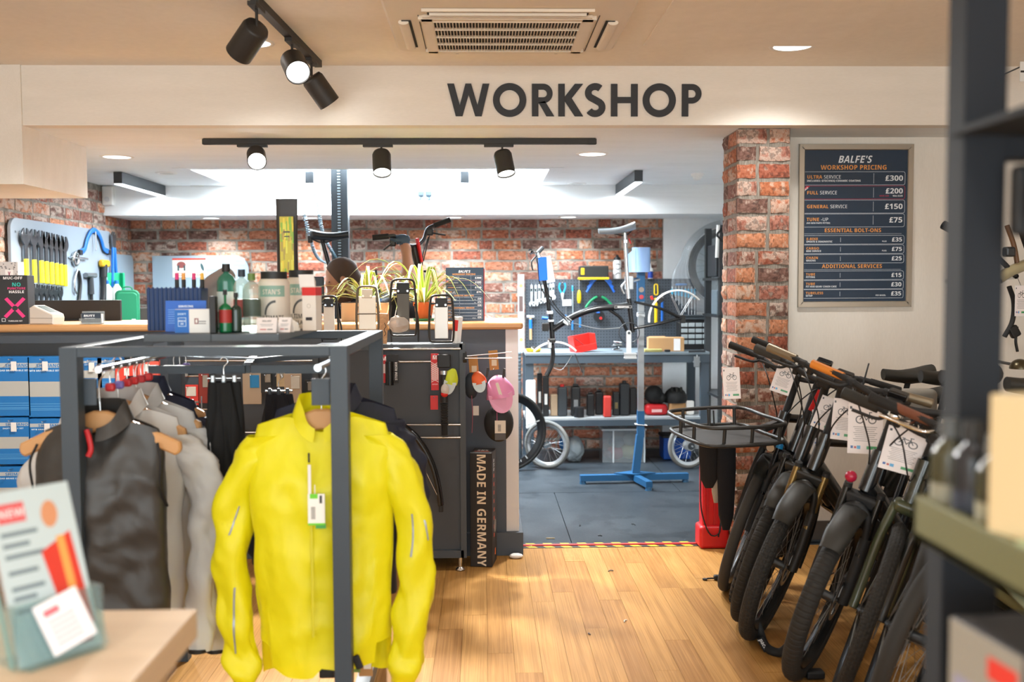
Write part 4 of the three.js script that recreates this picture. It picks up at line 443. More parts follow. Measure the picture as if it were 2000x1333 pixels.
function spiderPlant(base, label, seed, n, size, potBuild) { const t = thing('spider_plant', label, 'plant', [base.x, CT, base.z]), r = rng(seed), py = potBuild(t); for (let i = 0; i < n; i++) { const a = i / n * PI * 2 + r() * 0.5, s = 0.5 + 0.5 * r(), L = size * s, up = size * (0.12 + 0.62 * r()); const o = part('leaf', [spiderLeaf(a, L, up, up * (0.5 + 0.9 * r()), 0.0105)], mLeaf, t); o.position.set(cos(a) * 0.01, py, sin(a) * 0.01); } }
spiderPlant(at(716, 630, 5.78), 'striped spider plant in the cream trough behind the bronze rack', 61, 34, 0.36, (t) => { part('pot', [rbox(0.27, 0.105, 0.16, 0, 0.053, 0, 0.004)], M('#c9a986', 0.7), t); part('soil', [box(0.25, 0.004, 0.14, 0, 0.107, 0)], M('#3b2c22', 0.95), t); return 0.11; });
spiderPlant(at(828, 630, 5.72), 'tall spider plant in the orange terracotta pot', 67, 40, 0.44, (t) => { part('pot', [lathe([[0, 0], [0.042, 0], [0.054, 0.085], [0.06, 0.086], [0.061, 0.108], [0.054, 0.108], [0.05, 0.09], [0, 0.09]], 28)], M('#b85f30', 0.75), t); part('saucer', [lathe([[0, 0.0], [0.056, 0.0], [0.062, 0.014], [0.054, 0.006], [0, 0.004]], 28)], M('#2f8c60', 0.5), t); return 0.1; });

// ---------- wheels ----------
const treadTex = (f) => { const t = dataTex(64, 64, (u, v) => { const k = f(u, v) * 255; return [k, k, k]; }, false); return t; };
const treads = { // u runs round the wheel, v across the tyre section (0.5 = tread centre line on the outside after the shift)
  smooth: null,
  lines: treadTex((u, v) => (Math.abs(((v + 0.5) % 1) - 0.5) < 0.17 ? (u * 4 % 1 < 0.3 ? 0 : 1) : 1)),
  blocks: treadTex((u, v) => { const c = ((v + 0.5) % 1) - 0.5; return Math.abs(c) < 0.2 ? ((u * 4 + (floor((c + 1) * 12) % 2) * 0.5) % 1 < 0.3 || (c + 1) * 12 % 1 < 0.3 ? 0 : 1) : 0.5; }),
};
const mTyre = {}; for (const k of Object.keys(treads)) { const t = treads[k]; if (t) t.repeat.set(24, 1); mTyre[k] = new THREE.MeshPhysicalMaterial({ color: '#211f1c', roughness: 0.8, ...(t ? { bumpMap: t, bumpScale: 0.003 } : {}) }); }
// wheel in the local xy plane round the origin; parts go under parent at (x, y, z)
function wheel(parent, x, y, z, Rw, rt, o = {}) {
  let base = null; const put = (n, g, m, l) => { const q = part(n, g, m, base ?? parent, l); if (!base) q.position.set(x, y, z); return q; };
  const rimR = Rw - rt * 2 + 0.004;
  const d = o.deep ?? 0.022, w = rt * 0.75, rp = [[rimR, -w], [rimR + 0.004, -w], [rimR + 0.004, w], [rimR, w], [rimR - d, w * 0.35], [rimR - d, -w * 0.35], [rimR, -w]], rg = [T(lathe(rp, 64), 0, 0, 0, PI / 2)], rmt = o.rimM ?? M('#2b2b2c', 0.35, 0.7); if (o.nested) base = put('wheel', rg, rmt); else put('rim', rg, rmt);
  put('tyre', [new THREE.TorusGeometry(Rw - rt, rt, 14, 72)], o.tyreM ?? mTyre[o.tread ?? 'smooth']);
  if (o.knobs) { const ks = []; for (let i = 0; i < 84; i++) for (const [a, s] of i % 2 ? [[0.32, 0.009], [-0.32, 0.009]] : [[0, 0.011], [0.75, 0.008], [-0.75, 0.008]]) { const th = i / 84 * PI * 2, r = Rw - rt + cos(a) * rt; const b = box(0.007, 0.013, s); b.rotateX(0).translate(0, 0, 0); b.rotateX(-a); b.translate(0, r, sin(a) * rt); b.rotateZ(th); ks.push(b); } const q = put('tread_knobs', ks, rubber); q.userData.kind = 'stuff'; }
  put('hub', [cyl(o.hubR ?? 0.019, o.hubR ?? 0.019, 0.075, 0, 0, 0, PI / 2), cyl((o.hubR ?? 0.019) + 0.009, (o.hubR ?? 0.019) + 0.009, 0.004, 0, 0, 0.03, PI / 2), cyl((o.hubR ?? 0.019) + 0.009, (o.hubR ?? 0.019) + 0.009, 0.004, 0, 0, -0.03, PI / 2), cyl(0.006, 0.006, 0.13, 0, 0, 0, PI / 2)], o.hubM ?? darkSteel);
  const sp = [], n = o.spokes ?? 28, hr = (o.hubR ?? 0.019) + 0.006; for (let i = 0; i < n; i++) { const a = i / n * PI * 2, b = a + (i % 4 < 2 ? 0.55 : -0.55) * (o.radial ? 0 : 1), s = i % 2 ? 1 : -1; sp.push(rod([cos(b) * hr, sin(b) * hr, s * 0.03], [cos(a) * (rimR - d), sin(a) * (rimR - d), 0], o.spokeR ?? 0.0011, o.spokeR ?? 0.0011, 4)); }
  const q = put('spokes', sp, o.spokeM ?? steel); q.userData.kind = 'stuff';
  if (o.disc) put('brake_disc', [T(lathe([[0.062, 0.001], [0.08, 0.001], [0.08, -0.001], [0.062, -0.001], [0.062, 0.001]], 40), 0, 0, -0.045, PI / 2), ...[0, 1, 2, 3, 4].map(i => rod([0.018 * cos(i * 1.257), 0.018 * sin(i * 1.257), -0.045], [0.063 * cos(i * 1.257 + 0.5), 0.063 * sin(i * 1.257 + 0.5), -0.045], 0.0028, 0.0028, 4))], M('#9a9b9c', 0.3, 0.9));
}
// ---------- work bench with pegboard ----------
const BD = 8.25, BT = atY(1200, 689, BD), bx0 = atX(1026, 690, BD), bx1 = atX(1386, 690, BD), BZ = -8.56;
const mBench = M('#424e58', 0.5), mBenchTop = M('#78848b', 0.45);
{ const t = thing('work_bench', 'grey steel work bench with lower shelf under the pegboard', 'work bench', [0, 0, BZ]), w = bx1 - bx0, cx = (bx0 + bx1) / 2;
  part('worktop', [rbox(w, 0.022, 0.62, cx, BT - 0.011, 0, 0.002)], mBenchTop, t); part('front_rail', [box(w, 0.065, 0.03, cx, BT - 0.056, 0.29)], mBench, t);
  const ys = atY(1200, 817, BD); part('lower_shelf', [rbox(w, 0.02, 0.56, cx, ys - 0.01, 0, 0.002)], M('#a3a7a8', 0.5), t); part('shelf_rail', [box(w, 0.05, 0.03, cx, ys - 0.045, 0.27)], mBench, t);
  for (const x of [bx0 + 0.035, bx1 - 0.035]) for (const z of [0.27, -0.27]) part('leg', [box(0.07, BT - 0.03, 0.05, x, (BT - 0.03) / 2, z)], mBench, t);
  part('foam_wrap', [rbox(0.085, 0.42, 0.065, bx0 + 0.045, 0.72 - 0.21, 0.275, 0.02)], whiteP, t, 'white foam sleeve on the left leg'); }
const PZ = -8.9, px_ = (px, py, d = 8.88) => at(px, py, d);
{ const a = at(1026, 546, 8.9), b = at(1360, 682, 8.9), W = b.x - a.x, H = a.y - BT, tile = canvasTex(64, 64, (g) => { g.fillStyle = '#454b52'; g.fillRect(0, 0, 64, 64); g.fillStyle = '#15171a'; g.fillRect(22, 22, 22, 22); }); tile.wrapS = tile.wrapT = THREE.RepeatWrapping; tile.repeat.set(Math.round(W / 0.0265), Math.round(H / 0.0265));
  const t = thing('pegboard', 'dark grey perforated tool board above the bench', 'pegboard', [(a.x + b.x) / 2, BT, PZ - 0.012]); part('panel', [box(W, H, 0.012, 0, H / 2, 0)], M('#454b52', 0.5), t); part('perforated_face', [print(W, H, 0, H / 2, 0.0068)], printed(tile, 0.5), t); part('wall_frame', [box(W, 0.03, 0.12, 0, H - 0.05, -0.066), box(W, 0.03, 0.12, 0, 0.05, -0.066)], darkSteel, t); }
{ const a = at(1017, 548, 8.9), t = thing('spirit_level', 'long white spirit level standing upright left of the pegboard', 'spirit level', [a.x, BT - 0.02, -8.86]), H = 0.7; part('beam', [rbox(0.055, H, 0.025, 0, H / 2 - 0.02, 0, 0.003)], M('#d9dcde', 0.45), t); for (const y of [0.1, 0.58]) part('vial', [cyl(0.018, 0.018, 0.027, 0, y, 0, PI / 2)], M('#b79b5c', 0.4), t); part('window', [box(0.036, 0.14, 0.027, 0, 0.42, 0)], M('#5b4742', 0.4), t); }
{ const p = at(1012, 735, 8.3), t = thing('grey_canister', 'grey ribbed canister on the shelf left of the bench leg', 'canister', [p.x - 0.02, 0, -8.35]); const rows = [[0, 0], [0.05, 0], [0.05, 0.7]]; for (let i = 0; i < 8; i++) rows.push([0.05, 0.7 + i * 0.03], [0.046, 0.705 + i * 0.03], [0.046, 0.715 + i * 0.03], [0.05, 0.72 + i * 0.03]); rows.push([0.05, 0.96], [0.0, 0.96]); part('body', [lathe(rows, 20)], M('#7f8c95', 0.5), t); }
// tools on the pegboard
const peg = (name, label, cat, px, py, group) => { const p = px_(px, py); const t = thing(name, label, cat, [p.x, p.y, PZ + 0.03], 0, group); part('hook', [rod([0, 0.004, 0.012], [0, 0.004, -0.04], 0.003)], steel, t); return t; };
const pk = 8.88 / FPX;
[[1038, 556, 40, 0], [1046, 556, 40, 0], [1053, 555, 36, 0], [1060, 556, 34, 0], [1068, 556, 32, 0], [1075, 554, 32, 0], [1080, 553, 30, 0]].forEach(([px, py, L], i) => { const t = peg('combination_spanner', ['first', 'second', 'third', 'fourth', 'fifth', 'sixth', 'seventh'][i] + ' combination spanner from the left in the chrome row on the pegboard', 'spanner', px, py, 'chrome spanners on the pegboard'); part('body', [wrenchGeo(L * pk, 0.02, 0.006).rotateZ(PI).translate(0, -L * pk + 0.01, 0)], chrome, t); part('colour_band', [box(0.014, 0.03, 0.008, 0, -0.05, 0)], M('#1f9d8f', 0.4), t); });
{ let t = peg('pliers', 'blue-handled pliers on the pegboard right of the chrome spanners', 'pliers', 1098, 553); for (const s of [-1, 1]) part('handle', [tube([[s * 0.02, 0, 0], [s * 0.028, -0.04, 0], [s * 0.01, -0.09, 0]], 0.008, 12)], M('#1e9bd4', 0.4), t); part('jaw', [ext(poly([[-0.016, 0], [0.016, 0], [0.004, -0.07], [-0.004, -0.07]]), 0.01, 0.001, 0, -0.085, -0.005)], steel, t);
  t = peg('white_label', 'torn white paper label on the pegboard below the pliers', 'label', 1107, 586); part('paper', [box(0.08, 0.055, 0.001, 0, -0.025, 0, 0, 0, 0.04)], paper, t);
  t = peg('long_driver', 'long thin driver with pale blue tip on the pegboard', 'screwdriver', 1118, 560); part('shaft', [rod([0, 0, 0], [0.004, -0.24, 0], 0.006)], M('#a9b4b8', 0.35, 0.6), t); part('tip', [rod([0, 0.01, 0], [0, -0.04, 0], 0.008)], M('#2ea0cf', 0.4), t);
  t = peg('yellow_screwdriver', 'thick yellow-handled screwdriver in the middle of the pegboard', 'screwdriver', 1131, 545); part('shaft', [rod([0, 0, 0], [0, -0.1, 0], 0.005)], steel, t); part('handle', [lathe([[0, 0], [0.014, 0.005], [0.02, 0.04], [0.018, 0.09], [0.008, 0.12], [0, 0.12]], 12, 0, -0.22, 0)], yellowP, t);
  const keys = (label, px, py, m, sgn) => { const t = peg('hex_key_holder', label, 'hex keys', px, py); part('holder', [rbox(0.1, 0.06, 0.03, 0, -0.02, 0, 0.01)], blackPlastic, t); for (let i = 0; i < 6; i++) { const s = i < 3 ? -1 : 1, q = i % 3; part('hex_key', [tube([[s * 0.02, 0.0, 0.015], [s * (0.045 + q * 0.015), -0.01 - q * 0.03 * sgn, 0.02], [s * (0.1 + q * 0.012), -0.06 - q * 0.045 * sgn, 0.02]], 0.011, 10)], m, t); } };
  keys('holder of blue-handled hex keys high on the pegboard', 1172, 540, M('#1f63c4', 0.4), 0.9); keys('holder of green-handled hex keys in the middle of the pegboard', 1170, 580, M('#0f8a55', 0.4), 0.4);
  t = peg('tape_spool', 'black round tool with red button on the pegboard behind the bike frame', 'tool', 1170, 614); part('disc', [cyl(0.05, 0.05, 0.03, 0, -0.02, 0, PI / 2)], blackPlastic, t); part('button', [cyl(0.012, 0.012, 0.012, 0.012, -0.035, 0.02, PI / 2)], redP, t); part('blue_clip', [rbox(0.03, 0.012, 0.02, -0.012, 0.016, 0.02)], M('#1f63c4', 0.4), t);
  t = peg('hacksaw', 'yellow hacksaw frame hanging right of the stand column', 'saw', 1281, 556); part('frame_loop', [tube([[-0.01, 0, 0], [-0.014, -0.05, 0], [-0.01, -0.09, 0], [0.012, -0.09, 0], [0.015, -0.04, 0], [0.01, 0, 0]], 0.006, 30, 8, true)], yellowP, t); part('handle', [rbox(0.03, 0.24, 0.02, 0, -0.24, 0, 0.01)], yellowP, t);
  t = peg('blue_file', 'blue long-handled file right of the hacksaw', 'file', 1293, 578); part('handle', [rbox(0.024, 0.22, 0.02, 0, -0.13, 0, 0.01)], M('#1a5fb0', 0.4), t); part('blade', [box(0.016, 0.05, 0.006, 0, -0.0, 0)], steel, t);
  t = peg('spoke_rule', 'pale blue holder bar above the row of T-handled keys', 'holder', 1330, 556); part('rail', [rbox(0.1, 0.018, 0.03, 0, 0, 0, 0.005)], M('#2b7dc4', 0.4), t);
  [1312, 1319, 1325, 1331, 1338, 1344, 1350, 1356].forEach((px, i) => { const t = peg('t_handle_key', ['first', 'second', 'third', 'fourth', 'fifth', 'sixth', 'seventh', 'eighth'][i] + ' T-handled key from the left in the rising blue row', 'hex key', px, 560, 'T-handled keys on the pegboard'); const L = (22 + i * 7) * pk; part('shaft', [rod([0, 0, 0.01], [0, -L, 0.01], 0.005)], chrome, t); part('handle', [rod([0, -0.02, 0.01], [0, -0.02 - 0.05 - i * 0.006, 0.01], 0.0085)], M('#22b0d8', 0.4), t); });
  [[1105, 602], [1118, 612], [1133, 607]].forEach(([px, py], i) => { const t = peg('small_screwdriver', ['left', 'middle', 'right'][i] + ' of the three thin screwdrivers above the folding bike tube', 'screwdriver', px, py); part('shaft', [rod([0, 0, 0], [0, -0.07, 0], 0.004)], steel, t); part('handle', [rod([0, -0.06, 0], [0, -0.15, 0], 0.01)], M('#2a6fa8', 0.4), t); });
  t = peg('claw_hammer', 'small hammer with blue and wooden handle at the left of the pegboard', 'hammer', 1036, 620); part('head', [rbox(0.075, 0.025, 0.022, 0, 0.006, 0, 0.006)], steel, t); part('handle', [rod([0, 0, 0], [0.002, -0.2, 0], 0.012)], M('#c99a6a', 0.6), t); part('blue_sleeve', [rod([0, -0.02, 0], [0.001, -0.1, 0], 0.0145)], M('#1a6fc8', 0.4), t); }
// things on the top edge and on the bench
{ let p = at(1158, 533, 8.88), t = thing('tool_case', 'open black and yellow tool case on the pegboard', 'case', [p.x, p.y - 0.06, PZ + 0.06]); part('case_body', [rbox(0.26, 0.12, 0.1, 0, 0.06, 0, 0.01)], M('#24231f', 0.5), t); part('yellow_trim', [rbox(0.27, 0.02, 0.105, 0, 0.008, 0, 0.004), rbox(0.03, 0.06, 0.105, -0.1, 0.07, 0.002, 0.004)], yellowP, t); part('mount_bracket', [box(0.2, 0.02, 0.06, 0, 0.005, -0.06)], steel, t);
  p = at(1206, 546, 8.88); t = thing('sports_bottle', 'white printed sports bottle with black cap above the pegboard', 'bottle', [p.x, p.y + 0.002, PZ]); part('bottle', [lathe([[0, 0], [0.034, 0], [0.037, 0.01], [0.037, 0.08], [0.031, 0.095], [0.037, 0.11], [0.037, 0.15], [0.026, 0.175], [0, 0.176]], 24)], whiteP, t); part('cap', [lathe([[0.03, 0.17], [0.03, 0.19], [0.014, 0.2], [0.012, 0.215], [0, 0.217]], 20)], blackPlastic, t); part('print', [tube([[-0.02, 0.13, 0.034], [0, 0.135, 0.038], [0.02, 0.128, 0.034]], 0.003), tube([[-0.024, 0.1, 0.03], [0.0, 0.085, 0.036], [0.024, 0.098, 0.03]], 0.003), tube([[-0.02, 0.04, 0.033], [0, 0.055, 0.0375], [0.02, 0.05, 0.033]], 0.003)], blackPlastic, t); part('shelf_clip', [box(0.06, 0.006, 0.07, 0, -0.005, 0)], darkSteel, t);
  p = at(1271, 545, 8.88); t = thing('glue_bottle', 'small white bottle with blue label right of the paper roll', 'bottle', [p.x, p.y + 0.002, PZ]); part('bottle', [lathe([[0, 0], [0.022, 0], [0.022, 0.09], [0.008, 0.1], [0.006, 0.115], [0.004, 0.135], [0, 0.135]], 18)], whiteP, t); part('label', [cyl(0.0225, 0.0225, 0.06, 0, 0.035, 0)], M('#1b3f9c', 0.4), t); part('shelf_clip', [box(0.05, 0.006, 0.07, 0, -0.005, 0)], darkSteel, t);
  p = at(1140, 687, 8.36); t = thing('parts_bin', 'open red plastic parts bin tipped on the bench', 'bin', [p.x, BT + 0.006, p.z], 0.25); const w = 0.19, h = 0.13, m = M('#d8281f', 0.4, 0, { side: THREE.DoubleSide }), tl = (g) => g.rotateZ(0.16); part('bin_floor', [tl(rbox(w, 0.006, 0.14, 0, 0.01, 0, 0.002))], m, t); part('side', [tl(rbox(0.006, h, 0.14, -w / 2, h / 2 + 0.008, 0, 0.002))], m, t); part('side', [tl(rbox(0.006, h, 0.14, w / 2, h / 2 + 0.008, 0, 0.002))], m, t); part('rear_wall', [tl(rbox(w, h, 0.006, 0, h / 2 + 0.008, -0.07, 0.002))], m, t); part('front_lip', [tl(rbox(w, 0.055, 0.006, 0, 0.03, 0.07, 0.002))], m, t); part('cable', [tl(rod([-0.06, 0.12, 0.0], [0.02, 0.03, 0.04], 0.004))], blackPlastic, t);
  p = at(1042, 686, 8.4); t = thing('parts_tray', 'yellow tray of small parts at the left end of the bench', 'tray', [p.x, BT + 0.001, p.z]); part('tray', [lathe([[0, 0], [0.055, 0], [0.066, 0.025], [0.06, 0.025], [0.052, 0.006], [0, 0.006]], 24)], yellowP, t); for (let i = 0; i < 5; i++) part('small_part', [T(rbox(0.05, 0.012, 0.012, 0, 0.018 + i * 0.005, 0, 0.004), 0, 0, 0, 0, i * 1.3, 0)], i % 2 ? steel : darkSteel, t);
  p = at(1205, 690, 8.4); t = thing('wrench_heap', 'heap of loose steel fittings on the bench behind the crank', 'fittings', [p.x, BT, p.z]); for (let i = 0; i < 7; i++) part('fitting', [T(rbox(0.09, 0.014, 0.014, 0, 0.012 + i * 0.011, 0, 0.005), 0, 0, 0, 0, i * 0.9, i % 2 ? 0.1 : -0.08)], i % 2 ? darkSteel : steel, t);
  p = at(1297, 689, 8.4); t = thing('cardboard_box', 'cardboard box with white label on the bench', 'box', [p.x, BT + 0.001, p.z], -0.08); part('box_body', [rbox(0.3, 0.115, 0.16, 0.01, 0.058, 0, 0.002)], card, t); part('label', [box(0.055, 0.1, 0.001, 0.1, 0.058, 0.0805)], paper, t); part('flap', [rbox(0.14, 0.003, 0.1, -0.06, 0.118, 0.02, 0.001, 0.1)], card, t);
  p = at(1275, 691, 8.28); t = thing('foam_pad', 'yellowish foam pad in front of the cardboard box', 'pad', [p.x, BT + 0.001, p.z]); part('pad', [rbox(0.15, 0.025, 0.06, 0, 0.0125, 0, 0.006)], M('#a39a5c', 0.8), t); part('black_knob', [rbox(0.05, 0.02, 0.03, 0.12, 0.01, 0.01, 0.008)], blackPlastic, t);
  p = at(1354, 640, 8.62); t = thing('drawer_organiser', 'black drawer organiser with clear drawers at the right end of the bench', 'organiser', [p.x, BT + 0.001, p.z]); part('housing', [rbox(0.27, 0.245, 0.16, 0, 0.123, 0, 0.004)], blackPlastic, t); for (let r = 0; r < 4; r++) for (let c = 0; c < 4; c++) part('drawer', [rbox(0.055, 0.034, 0.012, -0.094 + c * 0.0625, 0.215 - r * 0.05, 0.082, 0.003)], M('#c6d0d2', 0.2, 0, { transmission: 0.3, thickness: 0 }), t); part('cloth_pile', [rbox(0.24, 0.03, 0.14, 0, 0.262, 0, 0.014), rbox(0.2, 0.02, 0.12, -0.01, 0.287, 0, 0.01)], M('#2b3236', 0.9), t);
  p = at(1362, 695, 8.2); t = thing('bench_pedal', 'silver flat pedal hanging from the bench front at right', 'pedal', [p.x, BT - 0.02, -8.25 + 0.03]); part('cage', [tor(0.03, 0.005, 0, -0.06, 0, 0, 0, 0, 4), rbox(0.05, 0.09, 0.012, 0, -0.06, 0, 0.004)], M('#8f9498', 0.35, 0.8), t); part('spindle', [rod([0, 0, 0], [0, -0.02, 0], 0.008)], steel, t); part('crank_arm', [rod([0.07, 0.03, 0], [-0.07, 0.028, 0], 0.01)], M('#4b4d4f', 0.4, 0.7), t); }
// lower shelf goods
const LS = atY(1200, 817, BD) + 0.001;
const shelfJar = (name, label, cat, px, w, h, m, o = {}) => { const d = o.d ?? 8.42, p = at(px, 800, d), W = w / FPX * d, H = h / FPX * d, t = thing(name, label, cat, [p.x, LS, p.z], o.rot ?? 0, o.group); part('body', [o.round ? cyl(W / 2, W / 2, H, 0, H / 2, 0, 0, 0, 0, 24) : rbox(W, H * 0.93, W * (o.dp ?? 1.1), 0, H * 0.465, 0, W * 0.18, 0, 0, 0, 3)], m, t); if (o.cap) part('cap', [cyl(W * 0.2, W * 0.22, H * 0.09, 0, H * 0.96, 0)], o.cap, t); if (o.lab) part('label', [box(W * 0.45, H * 0.25, 0.002, o.lx ?? 0, H * 0.4, W * (o.dp ?? 1.1) / 2 + 0.001)], o.lab, t); if (o.neck) part('handle', [rbox(W * 0.6, H * 0.08, W * 0.3, 0, H * 0.97, 0, 0.008)], m, t); return t; };
shelfJar('jerrycan', 'dark grey jerrycan with red lid at the left of the lower bench shelf', 'jerrycan', 1098, 19, 62, M('#30363a', 0.5), { cap: redP });
shelfJar('jerrycan', 'tall black jerrycan with grey label beside the red-lidded one', 'jerrycan', 1124, 18, 62, M('#17191b', 0.45), { neck: 1, lab: grayP });
shelfJar('grease_tub', 'short black grease tub with coloured label on the bench shelf', 'tub', 1131, 20, 20, M('#15171a', 0.4), { round: 1, d: 8.32 });
shelfJar('kraft_box', 'tan textured block at the left end of the bench shelf', 'box', 1082, 14, 46, M('#a78f74', 0.85));
shelfJar('oil_bottle', 'black oil bottle left of the red bottle', 'bottle', 1153, 15, 46, M('#101214', 0.4), { neck: 1 });
shelfJar('oil_bottle', 'second black oil bottle touching the red bottle', 'bottle', 1170, 15, 48, M('#141619', 0.4), { neck: 1, d: 8.5 });
shelfJar('red_bottle', 'red oil bottle in the middle of the bench shelf', 'bottle', 1186, 15, 45, M('#b8332a', 0.45), { d: 8.32 });
shelfJar('oil_bottle', 'black oil bottle with a tan stripe right of the red one', 'bottle', 1203, 13, 50, M('#17191a', 0.45), { lab: M('#6b5a36', 0.6) });
shelfJar('jerrycan', 'tallest black ribbed jerrycan on the bench shelf', 'jerrycan', 1219, 19, 68, M('#1b1f22', 0.5), { cap: blackPlastic });
shelfJar('oil_bottle', 'black oil bottle just left of the stand column', 'bottle', 1236, 14, 56, M('#131517', 0.45), { d: 8.5 });
shelfJar('red_box', 'flat red carton on the bench shelf right of the stand column', 'box', 1281, 45, 24, M('#c41d22', 0.45), { dp: 0.5, lab: M('#e3b3ae', 0.5) });
shelfJar('kraft_carton', 'kraft carton at the right of the bench shelf', 'box', 1322, 34, 28, card, { dp: 0.6 });
shelfJar('white_carton', 'white carton at the far right of the bench shelf', 'box', 1347, 16, 30, whiteP, { dp: 0.8 });
shelfJar('fork_box', 'black box with white stripes standing at the left bench leg', 'box', 1066, 12, 84, M('#191a1c', 0.5), { lab: whiteP });
shelfJar('fork_box', 'second black and red box beside the left bench leg', 'box', 1054, 10, 88, M('#1d1b1d', 0.5), { lab: whiteP, d: 8.5 });
{ const p = at(1277, 792, 8.45); let t = thing('tool_bag', 'black soft bag on the red carton', 'bag', [p.x, LS + 0.096, p.z]); part('bag', [sph(1, 0, 0.075, 0, 0.08, 0.08, 0.1), sph(1, 0.05, 0.05, 0.02, 0.05, 0.05, 0.07)], M('#141414', 0.9), t); const q = at(1319, 790, 8.45); t = thing('helmet', 'round black helmet on the kraft carton', 'helmet', [q.x, LS + 0.115, q.z]); part('shell', [T(new THREE.SphereGeometry(0.1, 24, 14, 0, PI * 2, 0, PI * 0.6), 0, 0.02, 0)], M('#121212', 0.6), t); part('vents', [0, 1, 2].map(i => rbox(0.02, 0.05, 0.03, -0.04 + i * 0.04, 0.1, 0.055, 0.008, -0.6)), M('#2b2a26', 0.8), t); part('strap', [tor(0.07, 0.005, 0, -0.005, 0, PI / 2)], blackPlastic, t); }
// under the bench
{ let p = at(1216, 905, 8.42), t = thing('storage_tub', 'clear plastic storage tub full of coloured rags under the bench', 'storage box', [p.x, 0.002, -8.46]); const W = 0.36, H = 0.28, cl = M('#dfe6ea', 0.15, 0, { transmission: 0.85, thickness: 0 }); part('wall_front', [box(W, H, 0.003, 0, H / 2, 0.12)], cl, t); part('wall_side', [box(0.003, H, 0.24, -W / 2, H / 2, 0)], cl, t); part('wall_side', [box(0.003, H, 0.24, W / 2, H / 2, 0)], cl, t); part('wall_rear', [box(W, H, 0.003, 0, H / 2, -0.12)], cl, t); part('tub_base', [box(W, 0.004, 0.24, 0, 0.002, 0)], cl, t); part('rim', [rbox(W + 0.02, 0.016, 0.014, 0, H, 0.125, 0.004), rbox(0.014, 0.016, 0.26, -W / 2, H, 0, 0.004), rbox(0.014, 0.016, 0.26, W / 2, H, 0, 0.004)], M('#c6cdd2', 0.3), t); part('corner_post', [box(0.012, H, 0.012, -W / 2 + 0.09, H / 2, 0.122), box(0.012, H, 0.012, W / 2 - 0.006, H / 2, 0.122)], M('#c6cdd2', 0.3), t);
  [['#b5252c', -0.06, 0.07, 0.08], ['#cdbf86', 0.06, 0.08, 0.085], ['#2f3a52', -0.05, 0.16, 0.07], ['#c9c7c0', 0.07, 0.18, 0.07], ['#7a2b33', -0.12, 0.06, 0.05]].forEach(([c, x, y, r]) => part('rag', [sph(1, x, y, 0.02, r, r * 0.75, 0.075)], M(c, 0.9), t));
  p = at(1122, 905, 8.35); t = thing('plastic_bag', 'shiny grey plastic bag under the bench left of the tub', 'bag', [p.x, 0.0, -8.4]); const g = new THREE.IcosahedronGeometry(1, 4), a = g.attributes.position; for (let i = 0; i < a.count; i++) { const k = 1 + 0.4 * (fbm(a.getX(i) * 2 + 7, a.getY(i) * 2 + a.getZ(i) * 3, 3, 3) - 0.5); a.setXYZ(i, a.getX(i) * 0.085 * k, max(-0.108, a.getY(i) * 0.115 * k), a.getZ(i) * 0.075 * k); } g.computeVertexNormals(); part('bag', [g.translate(0, 0.11, 0)], M('#8d979d', 0.2, 0, { transmission: 0.2, thickness: 0 }), t); part('blue_contents', [sph(1, -0.075, 0.16, -0.03, 0.05, 0.07, 0.04)], M('#1d5f9c', 0.5), t);
  p = at(1325, 905, 8.4); t = thing('blue_crate', 'blue plastic crate under the right end of the bench', 'crate', [p.x, 0.002, -8.55]); part('crate_body', [rbox(0.24, 0.2, 0.2, 0, 0.1, 0, 0.01)], M('#0f4fae', 0.45), t); part('crate_rim', [rbox(0.26, 0.025, 0.22, 0, 0.2, 0, 0.006)], M('#0b0d10', 0.5), t); }
